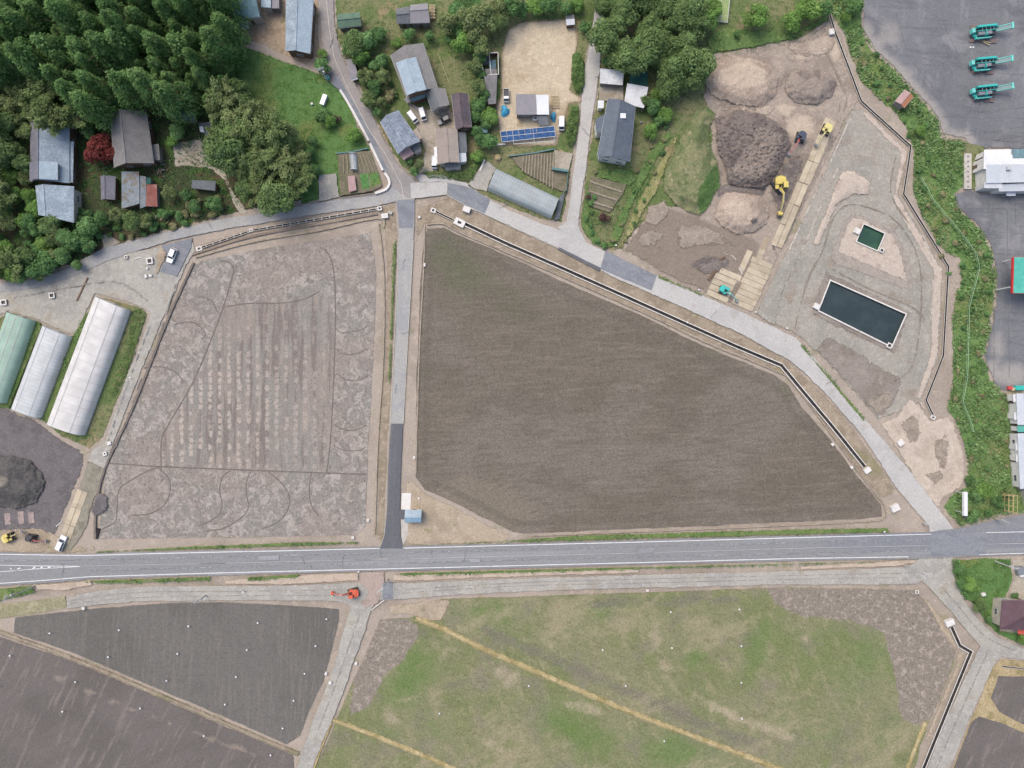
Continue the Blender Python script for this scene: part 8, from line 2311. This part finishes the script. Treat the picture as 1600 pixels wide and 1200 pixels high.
# AC unit, pumps and litter
for i, (x, y, w, l, m_, lb, ct) in enumerate([(1590, 890, 1.6, 2.0, pm_grey, "grey tank unit in the yard above the maroon roof", "tank"), (1595, 898, 1.2, .8, pm_white, "white chest in the yard above the maroon roof", "box"), (516, 112, .9, .9, m_concold, "square grey manhole frame at the north village road bend", "manhole"), (512, 122, 1.2, .8, pm_tealp, "pale blue gate machine beside the north village road bend", "pump"), (1001, 192, .5, .5, pm_grey, "grey air conditioner beside the slate house's right wall", "air conditioner"), (1535, 928, 1.0, .8, m_conc, "pale stone beside the lime green tree", "stone"), (1516, 74.5, .3, .45, pm_white, "left of two tiny white blocks on the machine yard", "block"), (1520, 74.5, .3, .45, pm_white, "right of two tiny white blocks on the machine yard", "block"), (229, 432, .6, .9, m_conc, "left pale sack in the gravel yard below the pit box", "sack"), (236, 431, .8, .6, m_conc, "right pale sack in the gravel yard below the pit box", "sack"), (231, 420, .5, .5, m_conc, "single pale sack between the pit box and the two sacks", "sack"), (488, 163, .6, .6, m_conc, "small pale stone at the end of the footpath in the meadow", "stone"), (1590, 606, 2.2, 1.2, pm_teal, "turquoise container above the white prefab row", "container"), (1576, 606, 1.0, .9, pm_red, "red crate among poles above the white prefab row", "crate"), (1581, 608, .9, .8, m_timber, "pale crate among poles above the white prefab row", "crate")]):
    r_ = place("yard_item" if False else ct.replace(" ", "_"), x, y, 8 * (i % 3), lb, ct)
    MB().box(-w / 2, -l / 2, -.05, w / 2, l / 2, min(w, l) * .8).build("case", m_, r_, bevel=.05)
    MB().box(-w / 2 * .8, -l / 2 * .8, min(w, l) * .8, w / 2 * .8, l / 2 * .8, min(w, l) * .8 + .05).build("lid", m_, r_)
# scattered poles and bars
for a, b_, w, m_, lb, ct, nm in [((137, 434), (120, 470), .35, wm_wood, "long dark timber lying by the large white greenhouse", "timber", "timber_beam"), ((88, 822), (97, 815), .2, m_conc, "thin pale pole lying on the dark soil by the plates", "pole", "loose_pole"), ((211, 404), (221, 402), .2, m_conc, "short white pipe lying in the gravel yard", "pipe", "loose_pipe"), ((1537, 64), (1547, 67), .2, m_timber, "upper pale bar lying under the top crushing plant", "bar", "loose_bar"), ((1537, 66), (1546, 70), .2, m_timber, "lower pale bar lying under the top crushing plant", "bar", "loose_bar"), ((600, 938), (580, 953), .2, m_conc, "long pale pole lying across the lane mouth below the crossing", "pole", "loose_pole"), ((684, 83), (702, 130), .1, m_timber, "thin yellow pole lying in the garden right of the big farmhouse", "pole", "loose_pole"), ((776, 226), (790, 225), .4, m_conc, "pale beam below the left end of the solar array", "beam", "loose_beam"), ((873, 232), (881, 238), .2, m_straw, "yellow pole lying below the hedge near the concrete pad", "pole", "loose_pole"), ((750, 267), (757, 250), .5, m_conc, "low white wall at the greenhouse yard entrance", "wall", "low_wall"), ((1125, 405), (1133, 402), .5, wm_wood, "dark clamp bucket lying on the site soil above the plates", "bucket", "digger_bucket"), ((1107, 437), (1118, 423), .6, wm_wood, "row of brown debris left of the cross-laid plates", "debris", "debris_row"), ((155, 826), (151, 840), .8, wm_dark, "dark drain grating at the lower left corner of the left paddy", "drain", "drain_grating"), ((96, 368), (112, 371), .15, m_conc, "thin pale pole in the bushes at the left by the village road", "pole", "loose_pole")]:
    c = ((a[0] + b_[0]) / 2, (a[1] + b_[1]) / 2)
    r_ = bld(nm, *c, lb, ct)
    pa, pb = loc(r_, *a, .1), loc(r_, *b_, .1)
    MB().bar(pa, pb, w, max(.12, w * .6)).build("shaft", m_, r_, bevel=.02)
    d = (pb - pa).normalized()
    for p in (pa, pb): MB().bar(p - d * .06, p + d * .06, w * 1.25, max(.14, w * .7)).build("end_cap", m_, r_)
# marker posts in the fields
def marker(px, py, label, group):
    r_ = place("marker_post", px, py, 0, label, "marker", 0, group)
    MB().tube((0, 0, -.2), (0, 0, .7), .05, None, 6).build("stake", wm_metal, r_)
    MB().tube((0, 0, .68), (0, 0, .78), .22, .2, 10).build("cap", pm_white, r_)
for x, y in [(80, 988), (188, 983), (171, 1025), (296, 977), (279, 1020), (262, 1062), (404, 972), (387, 1014), (370, 1056), (353, 1099), (511, 966), (494, 1008), (477, 1051), (460, 1093), (443, 1136)]:
    marker(x, y, "small white marker post in the dark triangular field", "marker posts in the dark field")
for x, y in [(18, 1023), (1, 1070), (120, 1064), (100, 1110), (221, 1105), (320, 1148), (424, 1178)]:
    marker(x, y, "small white marker post in the brown field in the bottom left corner", "marker posts in the brown field")
for x, y in [(941, 1014), (1049, 1011), (1157, 1008), (1154, 951), (1047, 955), (977, 1070), (1158, 1121), (1037, 1156), (1157, 1065), (826, 1070), (687, 1113)]:
    marker(x, y, "tiny white marker post in the greening field", "marker posts in the greening field")
for x, y, lb in [(1091, 453, "white peg on the verge above the pale road left of the plates"), (1228, 513, "white peg where the gravel entrance meets the pale road"), (1180, 488, "white peg at the lower corner of the cross-laid plates"), (1073, 504, "white peg beside the long channel"), (962, 384, "white peg at the grass strip end on the pale road"), (655, 778, "white peg in the pale corner lot above the bus shelter"), (1380, 830, "white peg on the verge of the main road below the big white box"), (561, 892, "white peg at the reddish crossing"), (381, 924, "white peg on the service road left"), (205, 590, "white peg on the left bank of the left paddy")]:
    marker(x, y, lb, None)
for x, lb in [(205, "first from the left"), (228, "second from the left"), (276, "third from the left"), (307, "rightmost")]:
    r_ = place("reflector_post", x, 904 - (x - 205) * .02, 50, "thin white verge post below the main road, " + lb + " of four", "reflector post", 0, "verge posts below the main road")
    MB().tube((0, 0, -.2), (0, 0, 1.1), .07, None, 7).build("post", pm_white, r_); MB().tube((0, 0, 1.1), (0, 0, 1.22), .09, None, 7).build("reflector", pm_orange, r_)
